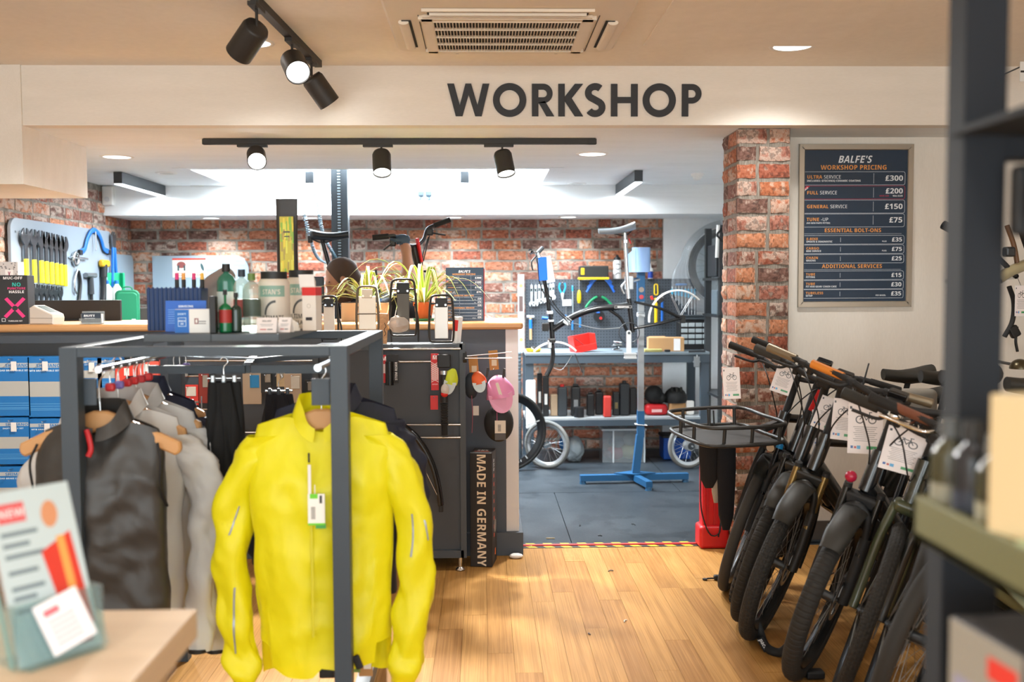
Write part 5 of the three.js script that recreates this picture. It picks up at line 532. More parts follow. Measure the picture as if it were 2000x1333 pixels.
// loose wheels
{ let c = at(992, 836, 8.0), t = thing('carbon_wheel', 'large black deep-rim wheel with white lettering behind the counter end', 'wheel', [c.x, 0.325, -8.0], 0.25); wheel(t, 0, 0, 0, 0.325, 0.017, { deep: 0.045, rimM: M('#1b1e21', 0.3, 0.3), spokes: 24, hubM: blackPlastic, spokeM: M('#3c3f42', 0.4, 0.7) });
  for (let i = 0; i < 5; i++) { const a = i / 5 * PI * 2 + 0.3; part('rim_sticker', [T(rbox(0.028, 0.01, 0.001, 0.262, 0, 0.0145, 0.0004), 0, 0, 0, 0, 0, a)], whiteP, t); }
  [...'DT SWISS'].forEach((ch, i) => { if (ch === ' ') return; const a = -0.98 + i * 0.085; part('rim_letter', [T(print(0.026, 0.026, 0, -0.262, 0.0148), 0, 0, 0, 0, 0, a + PI * 0.25)], printed(canvasTex(32, 32, (g) => { g.fillStyle = '#1b1e21'; g.fillRect(0, 0, 32, 32); text(g, ch, 16, 17, 'italic bold 30px sans-serif', '#eef0f2'); })), t); });
  c = at(1069, 866, 8.05); t = thing('silver_wheel', 'small silver wheel leaning in front of the bench left leg', 'wheel', [c.x, 0.2, -8.1], -0.45); wheel(t, 0, 0, 0, 0.2, 0.017, { rimM: M('#c5c9cb', 0.3, 0.8), spokes: 28, spokeR: 0.0015, hubM: steel, tyreM: M('#6b6a66', 0.7) });
  c = at(1343, 864, 8.05); t = thing('silver_wheel', 'small silver geared wheel leaning in front of the blue crate', 'wheel', [c.x + 0.01, 0.19, -8.05], 0.3); wheel(t, 0, 0, 0, 0.19, 0.017, { rimM: M('#c5c9cb', 0.3, 0.8), spokes: 28, spokeR: 0.0015, hubM: M('#b9bcbe', 0.3, 0.8), hubR: 0.032, tyreM: M('#6b6a66', 0.7) }); part('sprocket', [cyl(0.03, 0.03, 0.006, 0, 0, 0.045, PI / 2)], darkSteel, t);
  c = at(1415, 520, 8.75); t = thing('bagged_wheel', 'large black wheel wrapped in a clear bag hanging on the white wall', 'wheel', [c.x + 0.0, c.y, -8.66], -0.12); wheel(t, 0, 0, 0, 0.335, 0.024, { spokes: 28 }); const P = []; for (let i = 0; i <= 8; i++) { const r = []; for (let j = 0; j <= 26; j++) { const a = PI * 0.55 + j / 26 * PI * 0.95, k = 0.345 + (i / 8) * (0.06 + 0.12 * max(0, sin((a - PI) * 2.2 + 0.3))) ; r.push([cos(a) * k, sin(a) * k, (i % 2 ? 0.02 : -0.015) + 0.03 * (1 - i / 8)]); } P.push(r); } part('bag_film', [grid(P)], M('#d8dde0', 0.15, 0, { transmission: 0.8, thickness: 0, side: THREE.DoubleSide }), t); part('bag_face', [cyl(0.34, 0.34, 0.002, 0, 0, 0.04, PI / 2, 0, 0, 48)], M('#d8dde0', 0.12, 0, { transmission: 0.92, thickness: 0 }), t); part('wall_hook', [rod([0, 0.2, 0.02], [0, 0.2, -0.35], 0.006)], steel, t); }
{ const p = at(1406, 520, 7.9), t = thing('steel_shelving', 'dark steel shelving upright with hanging tools beside the brick pillar', 'shelving', [p.x + 0.03, 0, -7.95]); part('upright', [box(0.05, 1.98, 0.05, 0, 0.99, 0)], darkSteel, t); part('upright', [box(0.05, 1.98, 0.05, 0.0, 0.99, -0.5)], darkSteel, t); for (const y of [0.6, 1.25, 1.55]) part('shelf', [box(0.2, 0.02, 0.55, 0.06, y, -0.25)], darkSteel, t); part('white_tube', [rod([-0.04, 1.98, 0.03], [-0.05, 1.72, 0.03], 0.014)], whiteP, t); part('dark_box', [rbox(0.12, 0.26, 0.3, 0.02, 1.7, -0.2, 0.01)], M('#23282c', 0.5), t); part('grey_box', [rbox(0.1, 0.2, 0.2, 0.02, 1.36, -0.15, 0.01)], M('#59646b', 0.6), t); part('cable', [tube([[0, 1.96, 0.03], [-0.05, 1.9, 0.04], [0, 1.85, 0.03]], 0.01)], blackPlastic, t); }
// ---------- blue repair stand ----------
{ const d = 7.48, p = at(1240, 946, d), t = thing('repair_stand', 'blue and silver repair stand with cross foot holding the folding bike', 'repair stand', [p.x, 0, -d]), bl = M('#164e77', 0.5), y = 0.045;
  const A = [[-0.42, 0, 0.02], [0.41, 0, -0.02], [0.06, 0, 0.3]]; A.forEach(([x, , z]) => { part('foot_arm', [bar([0, y, 0], [x, y, z], 0.05, 0.045)], bl, t); part('rubber_foot', [cyl(0.022, 0.026, 0.024, x * 0.95, 0.012, z * 0.95)], M('#174a6d', 0.5), t); });
  part('gusset', [ext(poly([[-0.16, 0], [0, 0.1], [0.16, 0], [0, -0.06]]), 0.006, 0, 0, 0, 0).rotateX(-PI / 2).translate(0, y + 0.026, 0)], bl, t);
  const q = at(1250, 850, d), c0 = V(q.x - p.x, q.y, 0); part('lower_leg', [bar([0, 0.03, 0], c0, 0.055, 0.055), box(0.052, 0.2, 0.052, c0.x + 0.004, c0.y + 0.085, 0)], bl, t);
  const yt = atY(1250, 535, d); part('silver_tube', [box(0.044, yt - c0.y - 0.06, 0.044, c0.x + 0.004, (yt + c0.y) / 2 + 0.02, 0)], M('#9aa0a4', 0.35, 0.7), t); part('clip_collar', [rbox(0.056, 0.035, 0.056, c0.x + 0.004, atY(1250, 615, d), 0, 0.004)], M('#b6bcc0', 0.4), t);
  part('upper_sleeve', [box(0.056, 0.22, 0.056, c0.x + 0.004, yt - 0.1, 0)], bl, t); part('badge', [cyl(0.02, 0.02, 0.002, c0.x + 0.004, yt - 0.12, 0.029, PI / 2)], M('#8b7f76', 0.5), t); part('badge', [cyl(0.017, 0.017, 0.002, c0.x + 0.004, yt - 0.175, 0.029, PI / 2)], M('#b23a44', 0.5), t);
  part('clamp_arm', [rod([c0.x, yt - 0.04, 0], [c0.x - 0.11, yt - 0.06, 0.1], 0.018)], steel, t); part('clamp_jaw', [rbox(0.06, 0.1, 0.06, c0.x - 0.1, yt - 0.07, 0.1, 0.008)], M('#b4b9bc', 0.35, 0.6), t); part('clamp_lever', [tube([[c0.x - 0.13, yt - 0.06, 0.12], [c0.x - 0.16, yt - 0.1, 0.13], [c0.x - 0.14, yt - 0.15, 0.13]], 0.008)], steel, t); part('zip_tie', [box(0.09, 0.004, 0.06, c0.x + 0.006, c0.y + 0.08, 0.003, 0, 0, -0.1)], whiteP, t);
  const roll = thing('paper_roll', 'pale blue paper roll standing on top of the repair stand', 'paper roll', [p.x + c0.x + 0.006, yt + 0.012, -d]); part('roll', [cyl(0.068, 0.068, 0.185, 0, 0.092, 0, 0, 0, 0, 32)], M('#8fb0e0', 0.85), roll); part('loose_end', [grid([0, 1].map(i => [0, 1, 2, 3, 4, 5].map(j => { const a = PI * 0.75 + j * 0.12; return [cos(a) * (0.07 + j * 0.004) - j * 0.004, i * 0.18 * (1 - j * 0.06) , sin(a) * 0.07 - j * 0.002]; })))], M('#9bbbe8', 0.85, 0, { side: THREE.DoubleSide }), roll); part('core', [cyl(0.02, 0.02, 0.19, 0, 0.093, 0)], card, roll); }
// folding bike without wheels, clamped on the stand (drawn in photo pixels of its own plane, then scaled to metres)
{ const d = 7.36, k = d / FPX, o = at(1226, 648, d), t = thing('folding_bike', 'black folding bike without wheels clamped in the blue repair stand', 'bicycle', o), Q = (px, py, z = 0) => V((px - 1226) * k, -(py - 648) * k, z), fr = M('#111214', 0.25), tb = (pts, r, m = fr, nm, n = 24) => part(nm, [tube(pts, r, n, 12)], m, t);
  tb([Q(1079, 643), Q(1100, 629), Q(1130, 613), Q(1165, 603), Q(1200, 600), Q(1232, 596)], 0.024, fr, 'main_tube', 40); part('tube_decal', [T(print(34 * k, 5 * k, -10 * k, 48.5 * k, 0.0246), 0, 0, 0, 0, 0, 0)], printed(canvasTex(256, 40, (g) => { g.fillStyle = '#161718'; g.fillRect(0, 0, 256, 40); g.strokeStyle = '#ddd'; g.lineWidth = 3; g.strokeRect(3, 3, 250, 34); text(g, 'BROMPTON', 128, 21, 'bold 30px sans-serif', '#e9e9e9'); })), t);
  tb([Q(1075, 612), Q(1078, 662)], 0.019, fr, 'head_tube'); tb([Q(1072, 612), Q(1068, 575), Q(1058, 530)], 0.015, fr, 'stem'); tb([Q(1228, 583), Q(1236, 650)], 0.019, fr, 'seat_tube'); tb([Q(1190, 605), Q(1212, 622), Q(1224, 646)], 0.012, fr, 'strut');
  tb([Q(1228, 596), Q(1220, 455)], 0.0155, chrome, 'seatpost'); part('seat_clamp', [rbox(0.03, 0.03, 0.04, ...Q(1221, 472).toArray(), 0.004)], steel, t); part('quick_release', [rod(Q(1228, 466), Q(1232, 476), 0.005)], redP, t);
  tb([Q(1060, 532), Q(1050, 512), Q(1046, 496, 0.05), Q(1036, 494, 0.2)], 0.011, chrome, 'handlebar'); tb([Q(1060, 532), Q(1057, 512), Q(1052, 498, -0.05), Q(1056, 492, -0.2)], 0.011, chrome, 'handlebar'); tb([Q(1050, 494, -0.12), Q(1062, 482, -0.22)], 0.016, blackPlastic, 'grip'); tb([Q(1034, 494, 0.17), Q(1032, 492, 0.28)], 0.016, grayP, 'grip'); tb([Q(1046, 500, 0.1), Q(1036, 512, 0.14), Q(1038, 528, 0.14)], 0.006, blackPlastic, 'brake_lever');
  tb([Q(1048, 505, 0.05), Q(1055, 560, 0.06), Q(1080, 600, 0.05), Q(1112, 632, 0.03)], 0.0045, blackPlastic, 'cable', 40); tb([Q(1056, 505, 0.03), Q(1064, 560, 0.05), Q(1090, 605, 0.04), Q(1115, 628, 0.03)], 0.0045, blackPlastic, 'cable', 40); tb([Q(1115, 630, 0.03), Q(1170, 642, 0.03), Q(1215, 640, 0.03)], 0.003, grayP, 'cable', 30);
  part('hinge_clamp', [rbox(0.05, 0.06, 0.06, ...Q(1107, 627).toArray(), 0.008, 0, 0, -0.6)], steel, t); part('hinge_lever', [rod(Q(1100, 615, 0.03), Q(1112, 634, 0.04), 0.007)], chrome, t); part('stem_clamp', [rbox(0.05, 0.026, 0.05, ...Q(1073, 610).toArray(), 0.006)], steel, t); part('headset_ring', [rbox(0.045, 0.02, 0.045, ...Q(1075, 626).toArray(), 0.006)], chrome, t); part('blue_knob', [rod(Q(1057, 620, 0.03), Q(1069, 621, 0.03), 0.012)], M('#1c6fd0', 0.4), t); part('front_block', [rbox(0.05, 0.06, 0.05, ...Q(1064, 638, 0.02).toArray(), 0.006)], blackPlastic, t);
  for (const s of [-1, 1]) tb([Q(1076, 662), Q(1079, 690, s * 0.035), Q(1076, 712, s * 0.04), Q(1066, 734, s * 0.045)], 0.0135, fr, 'fork_leg'); part('fork_crown', [rbox(0.05, 0.03, 0.1, ...Q(1077, 664).toArray(), 0.008)], fr, t); part('brake_caliper', [rbox(0.03, 0.06, 0.05, ...Q(1072, 672, 0.02).toArray(), 0.006)], steel, t);
  const guard = (cx, cy, r, a0, a1, m, nm) => { const rows = []; for (let i = 0; i <= 30; i++) { const a = a0 + (a1 - a0) * i / 30, row = []; for (let j = 0; j <= 8; j++) { const th = (j / 8 - 0.5) * PI; const rr = r + 0.012 * cos(th); const c = Q(cx, cy); row.push([c.x + cos(a) * rr, c.y + sin(a) * rr, 0.024 * sin(th)]); } rows.push(row); } part(nm, [grid(rows)], m, t); };
  const wg = M('#d9d8d4', 0.4, 0, { side: THREE.DoubleSide }), bg = M('#2a2b2c', 0.5, 0, { side: THREE.DoubleSide }); guard(1083, 724, 55 * k, 2.4, 0.75, wg, 'front_mudguard'); part('mud_flap', [bar(Q(1122, 692), Q(1137, 728), 0.05, 0.006)], bg, t); tb([Q(1115, 694, 0.03), Q(1104, 712, 0.03), Q(1094, 722, 0.03), Q(1080, 718, 0.03)], 0.0025, steel, 'mudguard_stay');
  guard(1324, 624, 55 * k, 3.25, 0.72, wg, 'rear_mudguard'); for (const s of [-1, 1]) { tb([Q(1330, 618, s * 0.03), Q(1310, 574, s * 0.025)], 0.0022, steel, 'mudguard_stay'); tb([Q(1330, 618, s * 0.03), Q(1355, 576, s * 0.025)], 0.0022, steel, 'mudguard_stay'); tb([Q(1240, 590, s * 0.015), Q(1290, 603, s * 0.04), Q(1330, 622, s * 0.05)], 0.009, fr, 'seat_stay'); tb([Q(1238, 642, s * 0.02), Q(1290, 632, s * 0.045), Q(1330, 622, s * 0.05)], 0.009, fr, 'chain_stay'); }
  part('dropout', [rbox(0.04, 0.06, 0.11, ...Q(1332, 624).toArray(), 0.006)], fr, t); part('brake_rear', [rbox(0.05, 0.03, 0.04, ...Q(1290, 588).toArray(), 0.006, 0, 0, 0.6)], blackPlastic, t); part('red_reflector', [rbox(0.02, 0.03, 0.012, ...Q(1272, 582, 0.03).toArray(), 0.004, 0, 0, 0.4)], redP, t);
  part('crank', [ext(rrect(0.032, 0.17, 0.015), 0.012, 0.002, Q(1226, 668).x, Q(1226, 668).y, 0.05)], M('#cfd2d3', 0.3, 0.6), t); part('crank_bolt', [cyl(0.01, 0.01, 0.02, ...Q(1226, 650, 0.06).toArray(), PI / 2)], darkSteel, t); part('chainring', [tor(0.075, 0.004, ...Q(1228, 650, 0.03).toArray())], darkSteel, t); part('pedal', [rbox(0.085, 0.035, 0.06, ...Q(1227, 694, 0.1).toArray(), 0.004), ...[-1, 1].map(s => rbox(0.09, 0.014, 0.065, ...Q(1227, 694 + s * 4, 0.1).toArray(), 0.003))], M('#b9bdbf', 0.35, 0.7), t);
  // saddle
  { const sd = part('saddle', saddleGeo(0.275, 0.15, 0.042, 0), M('#8b9297', 0.35), t); sd.position.copy(Q(1208, 446)); sd.rotation.set(0, PI, 0.14); sd.rotation.order = 'ZYX'; sd.rotation.z = 0.14; } tb([Q(1188, 453), Q(1205, 458), Q(1222, 460), Q(1236, 448)], 0.005, blackPlastic, 'saddle_rail');
  const bc = thing('shop_card', 'blue and white job cards hanging from the folding bike handlebar', 'card', at(1060, 505, 7.25)); part('blue_card', [box(0.065, 0.17, 0.004, 0.002, -0.075, 0, 0, 0.3, 0.05)], M('#1560d4', 0.4), bc); part('white_card', [box(0.06, 0.19, 0.002, 0.045, -0.08, -0.02, 0, 0.2, 0.18)], paper, bc); }
// lift column, coiled cables, socket
{ const p = at(666, 500, 7.6), t = thing('lift_column', 'tall black lift column with toothed track rising into the skylight', 'lift column', [p.x, 0, -7.6]); part('column', [rbox(0.125, 2.9, 0.1, 0, 1.45, 0, 0.004)], M('#23292e', 0.4, 0.3), t); part('track_groove', [box(0.034, 2.8, 0.004, -0.002, 1.45, 0.051)], M('#0c0e10', 0.6), t); const teeth = []; for (let i = 0; i < 110; i++) teeth.push(box(0.022, 0.009, 0.006, -0.002, 0.5 + i * 0.0215, 0.055)); part('toothed_track', teeth, M('#7c8a92', 0.4, 0.5), t).userData.kind = 'stuff'; part('base_plate', [rbox(0.5, 0.02, 0.5, 0, 0.01, 0, 0.004)], darkSteel, t);
  const coil = (pts, n, label) => { const c = new THREE.CatmullRomCurve3(pts), P = []; for (let i = 0; i <= n * 8; i++) { const s = i / (n * 8), q = c.getPoint(s), a = i / 8 * PI * 2; P.push(V(q.x + cos(a) * 0.014, q.y, q.z + sin(a) * 0.014)); } single('coiled_cable', label, 'cable', [new THREE.TubeGeometry(new THREE.CatmullRomCurve3(P), n * 10, 0.0032, 4)], M('#3d5560', 0.5)); };
  coil([at(576, 335, 7.62), at(590, 400, 7.62), at(607, 470, 7.62), at(622, 505, 7.62), at(655, 520, 7.56)], 60, 'left of the two coiled cables dropping from the skylight'); coil([at(606, 335, 7.5), at(620, 400, 7.5), at(632, 460, 7.5), at(656, 505, 7.54)], 52, 'right of the two coiled cables nearest the lift column');
  const s = at(830, 379, 8.41), k = thing('twin_socket', 'white twin wall socket with two black plugs on the soffit face', 'socket', [s.x, s.y, -8.415]); part('face_plate', [rbox(0.15, 0.088, 0.012, 0, 0, 0.006, 0.004)], M('#b9c6cc', 0.4), k); for (const q of [-1, 1]) part('plug', [rbox(0.05, 0.05, 0.035, q * 0.033, 0.0, 0.028, 0.012)], M('#26323a', 0.45), k);
  const wire = (pts, l) => single('drooping_wire', l, 'cable', [tube(pts.map(([x, y, d]) => at(x, y, d)), 0.0032, 40, 6)], M('#1d4f66', 0.5)); wire([[682, 355, 7.6], [710, 375, 7.9], [750, 396, 8.3], [790, 401, 8.38], [815, 398, 8.38], [822, 385, 8.37]], 'lower thin dark wire drooping from the lift column to the socket'); wire([[682, 352, 7.6], [720, 374, 7.9], [770, 388, 8.3], [815, 397, 8.38], [838, 392, 8.38], [838, 384, 8.37]], 'upper thin dark wire drooping from the lift column to the socket'); }
// ---------- red stand with gloves ----------
{ const d = 5.62, p = at(1392, 1055, d), t = thing('red_pillar_stand', 'red plastic stand with cables beside the brick pillar', 'stand', [p.x - 0.005, 0.001, -d]), m = M('#c8161c', 0.4); part('foot', [rbox(0.17, 0.13, 0.14, 0, 0.065, 0, 0.02, 0, 0, 0, 3)], m, t); part('column', [rbox(0.135, 0.36, 0.1, 0.004, 0.3, -0.01, 0.012)], m, t); for (const s of [-1, 0, 1]) part('rib', [box(0.012, 0.34, 0.008, 0.004 + s * 0.04, 0.3, 0.042)], M('#b3141a', 0.45), t); part('charge_cable', [tube([[-0.075, 0.45, 0.03], [-0.07, 0.2, 0.06], [-0.02, 0.08, 0.08], [0.02, 0.09, 0.08], [0.035, 0.2, 0.06], [0.02, 0.42, 0.05]], 0.004, 40)], blackPlastic, t); part('charge_cable', [tube([[0.03, 0.44, 0.05], [0.045, 0.3, 0.06], [0.036, 0.16, 0.062], [0.02, 0.07, 0.075]], 0.004, 30)], blackPlastic, t); }
{ const t = thing('arm_warmers', 'dark sleeve garments hanging under the wire basket', 'garment', at(1395, 838, 4.95)); const k = 4.95 / FPX; const sl = (x, z, L, w, m) => part('sleeve', [lathe([[0.0, 0], [w, -0.01], [w * 1.05, -L * 0.4], [w * 0.85, -L * 0.85], [w * 0.4, -L], [0, -L]], 14).scale(1, 1, 0.45).translate(x, 0, z)], m, t); sl(-10 * k, 0, 118 * k, 20 * k, M('#221c19', 0.9)); sl(22 * k, 0.03, 200 * k, 18 * k, M('#17161a', 0.9)); sl(6 * k, -0.02, 150 * k, 10 * k, M('#b3a490', 0.9)); part('hang_loop', [rod([0, 0, 0], [0, 0.09, -0.02], 0.004)], blackPlastic, t); }
// offcuts left on the floors
[[1075, 1053, 0.05, '#b39a66', 'pale cable offcut on the workshop floor near the tape'], [1037, 1068, 0.05, '#c2ae7a', 'pale offcut on the workshop floor by the counter corner'], [1132, 1028, 0.03, '#23272a', 'dark cable offcut left of the middle of the workshop floor'], [1237, 1026, 0.035, '#23272a', 'dark cable offcut right of the middle of the workshop floor'], [1172, 1048, 0.025, '#1f2326', 'small dark ring on the workshop floor'], [1193, 1117, 0.03, '#5b5450', 'grey scrap on the wooden floor near the tape'], [1222, 1215, 0.03, '#dcd2c2', 'thin white sliver on the wooden floor'], [1152, 1240, 0.018, '#6a5f66', 'small grey chip on the wooden floor']].forEach(([px, py, L, c, l], i) => { const v = V((px - 1000) / FPX, -(py - 666.5) / FPX, -1).applyQuaternion(camera.quaternion), k = -EYE / v.y; single('cable_offcut', l, 'offcut', [tube([[-L / 2, 0, 0], [0, 0.002, 0.006], [L / 2, 0, 0]], 0.0028, 8, 6)], M(c, 0.6), [v.x * k, 0.003, v.z * k], i * 0.7); });

// ---------- the row of bicycles at the right ----------
const floorAt = (px, py) => { const v = V((px - 1000) / FPX, -(py - 666.5) / FPX, -1).applyQuaternion(camera.quaternion), k = -EYE / v.y; return V(v.x * k, 0, v.z * k); };
function arcGuard(cx, cy, r, a0, a1, half, deep) { const rows = []; for (let i = 0; i <= 26; i++) { const a = a0 + (a1 - a0) * i / 26, row = [], tp = i < 2 ? 0.8 + i * 0.1 : 1; for (let j = 0; j <= 8; j++) { const th = (j / 8 - 0.5) * PI * 1.05; row.push([cx + cos(a) * (r + deep * cos(th)), cy + sin(a) * (r + deep * cos(th)), half * tp * sin(th)]); } rows.push(row); } return grid(rows); }
function saddleGeo(L, W, thick, y0) { const rows = []; for (let i = 0; i <= 18; i++) { const s = i / 18, row = [], w = W / 2 * (s < 0.45 ? 1 - 0.15 * (0.45 - s) / 0.45 * (1 - s) - (s < 0.08 ? (0.08 - s) * 5 : 0) : 0.98 - 0.72 * Math.pow((s - 0.45) / 0.55, 0.75)); for (let j = 0; j <= 14; j++) { const th = (j / 14) * PI * 2; const c = cos(th), sn = sin(th); row.push([-L * 0.45 + s * L, y0 + (c > 0 ? c * thick * 0.45 : c * thick * (0.9 - 0.4 * s)) - 0.012 * sin(s * PI) + 0.012 * (1 - s) ** 3, sn * max(w, 0.012)]); } rows.push(row); } return [grid(rows, false), grid([rows[0], rows[0].map(() => [-L * 0.45 + 0.004, y0, 0])]), grid([rows[18].map(() => [L * 0.55, y0, 0]), rows[18]])]; }
function nest(t) { // pieces that belong to a part go under it
  const under = { grip: 'handlebar', brake_lever: 'handlebar', brake_clamp: 'handlebar', shifter: 'handlebar', display: 'handlebar', bell: 'handlebar', stem_face: 'stem', headlight_lens: 'headlight', fork_cap: 'fork_crown', saddle_rail: 'saddle', hanger_hook: 'hanger', zip_pull: 'zip', rack_post: 'rack_lower_rail', rubber_foot: 'foot_arm', crank_bolt: 'crank', screw: 'panel', tail_lens: 'tail_light' };
  for (const c of [...t.children]) { const p = under[c.name] && t.children.find(q => q.name === under[c.name] && q.isMesh); const flat = (q) => q.position.lengthSq() < 1e-12 && abs(q.quaternion.w) > 0.9999999; if (p && flat(p) && flat(c)) p.add(c); }
}
const HD = (deg) => -(PI / 2 + deg * PI / 180);
function bicycle(o) {
  const t = thing('bicycle', o.label, 'bicycle', [0, 0, 0], 0, 'bicycles leaning in a row'); const Rw = o.R ?? 0.345, rt = o.rt ?? 0.025, WB = o.wb ?? 1.08, fm = o.frame, hy = o.barY ?? 1.13;
  t.rotation.order = 'YXZ'; const hf = o.hf ?? 77, steer = (hf - o.hw) * PI / 180; t.rotation.y = HD(hf); t.rotation.x = -(o.lean ?? 0.09); const front = []; const fwd = (f) => { const n = t.children.length; f(); front.push(...t.children.slice(n)); };
  const S = o.dim ? rubber : matteBlack, tb = (n, pts, r, m = fm, k = 12) => part(n, [tube(pts, r, k, 10)], m, t);
  fwd(() => wheel(t, WB, Rw, 0, Rw, rt, { nested: true, tread: o.tread, knobs: o.knobs, disc: true, spokeM: M('#8f8f8c', 0.35, 0.8), tyreM: o.tyreM })); wheel(t, 0, Rw, 0, Rw, rt, { nested: true, tread: o.tread, disc: true, spokeM: M('#8f8f8c', 0.35, 0.8), tyreM: o.tyreM });
  // steering column
  const hb = V(WB - 0.135, Rw + 0.40, 0), ht = V(WB - 0.19, Rw + 0.55, 0), fk = o.fork ?? S, lx = rt + 0.028;
  fwd(() => { if (o.susp) { part('fork_crown', [rbox(0.05, 0.05, lx * 2 + 0.03, WB - 0.115, Rw + 0.37, 0, 0.014)], fk, t); for (const s of [-1, 1]) { tb('stanchion', [[WB - 0.11, Rw + 0.4, s * lx], [WB - 0.045, Rw + 0.18, s * lx]], 0.016, o.stanchion ?? M('#3b3a38', 0.15, 0.8)); tb('fork_lower', [[WB - 0.068, Rw + 0.25, s * lx], [WB - 0.03, Rw + 0.1, s * (lx + 0.003)], [WB, Rw - 0.005, s * (lx + 0.002)]], 0.021, fk); part('fork_cap', [cyl(0.015, 0.017, 0.02, WB - 0.113, Rw + 0.41, s * lx)], o.cap ?? S, t); } part('fork_arch', [tube([[WB - 0.06, Rw + 0.25, -lx], [WB - 0.07, Rw + rt + 0.3, -lx * 0.7], [WB - 0.07, Rw + rt + 0.33, 0], [WB - 0.07, Rw + rt + 0.3, lx * 0.7], [WB - 0.06, Rw + 0.25, lx]], 0.014, 24)], fk, t); }
  else { part('fork_crown', [rbox(0.055, 0.05, lx * 2, WB - 0.12, Rw + 0.385, 0, 0.02)], fk, t); for (const s of [-1, 1]) tb('fork_leg', [[WB - 0.118, Rw + 0.39, s * lx * 0.8], [WB - 0.08, Rw + 0.25, s * lx], [WB - 0.03, Rw + 0.08, s * lx], [WB, Rw, s * lx]], 0.0165, fk); }
  tb('stem', [ht, [WB - 0.215, hy - 0.1, 0], [WB - 0.2, hy - 0.03, 0], [WB - 0.16 + (o.barX ?? 0), hy, 0]], 0.018, S); 
  const bw = o.barW ?? 0.34, rise = o.rise ?? 0.02, sw = o.sweep ?? 0.07, bx = WB - 0.155 + (o.barX ?? 0); part('stem_face', [rbox(0.05, 0.045, 0.06, bx, hy, 0, 0.012)], S, t); tb('handlebar', [[bx - sw, hy + rise, -bw], [bx - sw * 0.45, hy + rise, -bw * 0.55], [bx, hy, -0.06], [bx, hy, 0.06], [bx - sw * 0.45, hy + rise, bw * 0.55], [bx - sw, hy + rise, bw]], 0.0125, S, 40);
  for (const s of [-1, 1]) { const ga = V(bx - sw * 0.98, hy + rise, s * bw), gb = V(bx - sw * 0.62, hy + rise, s * (bw - 0.13)); part('grip', [rod(ga, gb, o.gripR ?? 0.0175, (o.gripR ?? 0.0175) * 0.92, 16), sph((o.gripR ?? 0.0175) * 0.98, ...ga.toArray(), 1, 1, 0.4)], o.grip ?? rubber, t); part('brake_clamp', [rbox(0.03, 0.03, 0.035, bx - sw * 0.4, hy + rise - 0.005, s * (bw - 0.165), 0.008)], S, t); tb('brake_lever', [[bx - sw * 0.3, hy + rise - 0.012, s * (bw - 0.165)], [bx - sw * 0.3 + 0.045, hy + rise - 0.016, s * (bw - 0.14)], [bx - sw * 0.5 + 0.05, hy + rise - 0.02, s * (bw - 0.05)]], 0.0062, o.lever ?? S); tb('brake_hose', [[bx - sw * 0.3 + 0.02, hy + rise - 0.012, s * (bw - 0.18)], [bx + 0.09, hy - 0.02, s * 0.1], [bx + 0.06, hy - 0.16, s * 0.03], [WB - 0.15, Rw + 0.5, s * 0.02]], 0.003, blackPlastic, 24); part('shifter', [rbox(0.034, 0.03, 0.028, bx - sw * 0.4, hy + rise - 0.024, s * (bw - 0.205), 0.008)], blackPlastic, t); }
  part('display', [rbox(0.05, 0.03, 0.07, bx - 0.02, hy + 0.03, 0, 0.008)], blackGloss, t);
  if (o.bell) part('bell', [T(new THREE.SphereGeometry(0.028, 20, 10, 0, PI * 2, 0, PI / 2), bx + 0.01, hy + rise + 0.01, bw - 0.19)], o.bell, t); if (o.reflector) part('red_reflector', [sph(0.022, WB - 0.05, Rw + 0.47, 0.05)], M('#b02040', 0.15), t); if (o.light) { part('headlight', [rbox(0.05, 0.05, 0.055, WB - 0.03, Rw + 0.42, 0, 0.014)], S, t); part('headlight_lens', [cyl(0.019, 0.019, 0.006, WB - 0.003, Rw + 0.42, 0, 0, 0, PI / 2)], M('#c9c4ba', 0.1, 0.3), t); }
  if (o.fender !== false) { const fdm = o.fenderM ?? M('#24231f', 0.5, 0, { side: THREE.DoubleSide }); part('front_mudguard', [arcGuard(WB, Rw, Rw + 0.004, o.f0 ?? 0.98, 3.6, rt + 0.013, 0.018)], fdm, t); for (const s of [-1, 1]) tb('mudguard_stay', [[WB, Rw + 0.01, s * 0.06], [WB - Rw * 0.85, Rw - 0.06, s * (rt + 0.012)]], 0.0025, steel); }
  part('caliper', [rbox(0.06, 0.035, 0.025, WB - 0.06, Rw + 0.07, -0.045, 0.008)], S, t); });
  nest(t);
  { // turn the front end about the steering axis, then set the bike down on both tyres
    const ax = ht.clone().sub(hb).normalize(), q = new THREE.Quaternion().setFromAxisAngle(ax, steer); for (const m of front.filter(m => m.parent === t)) { m.position.sub(hb).applyQuaternion(q).add(hb); m.quaternion.premultiply(q); }
    const n = V(0, 0, 1).applyQuaternion(q), down = V(0, -1, 0).addScaledVector(n, n.y).normalize(), cp = V(WB, Rw, 0).sub(hb).applyQuaternion(q).add(hb).addScaledVector(down, Rw); t.rotation.z = -(cp.y) / cp.x; const w = cp.clone().applyEuler(t.rotation), c = floorAt(...o.contact); t.position.set(c.x - w.x, 0.002 - w.y, c.z - w.z); }
  tb('head_tube', [hb, ht], 0.03);
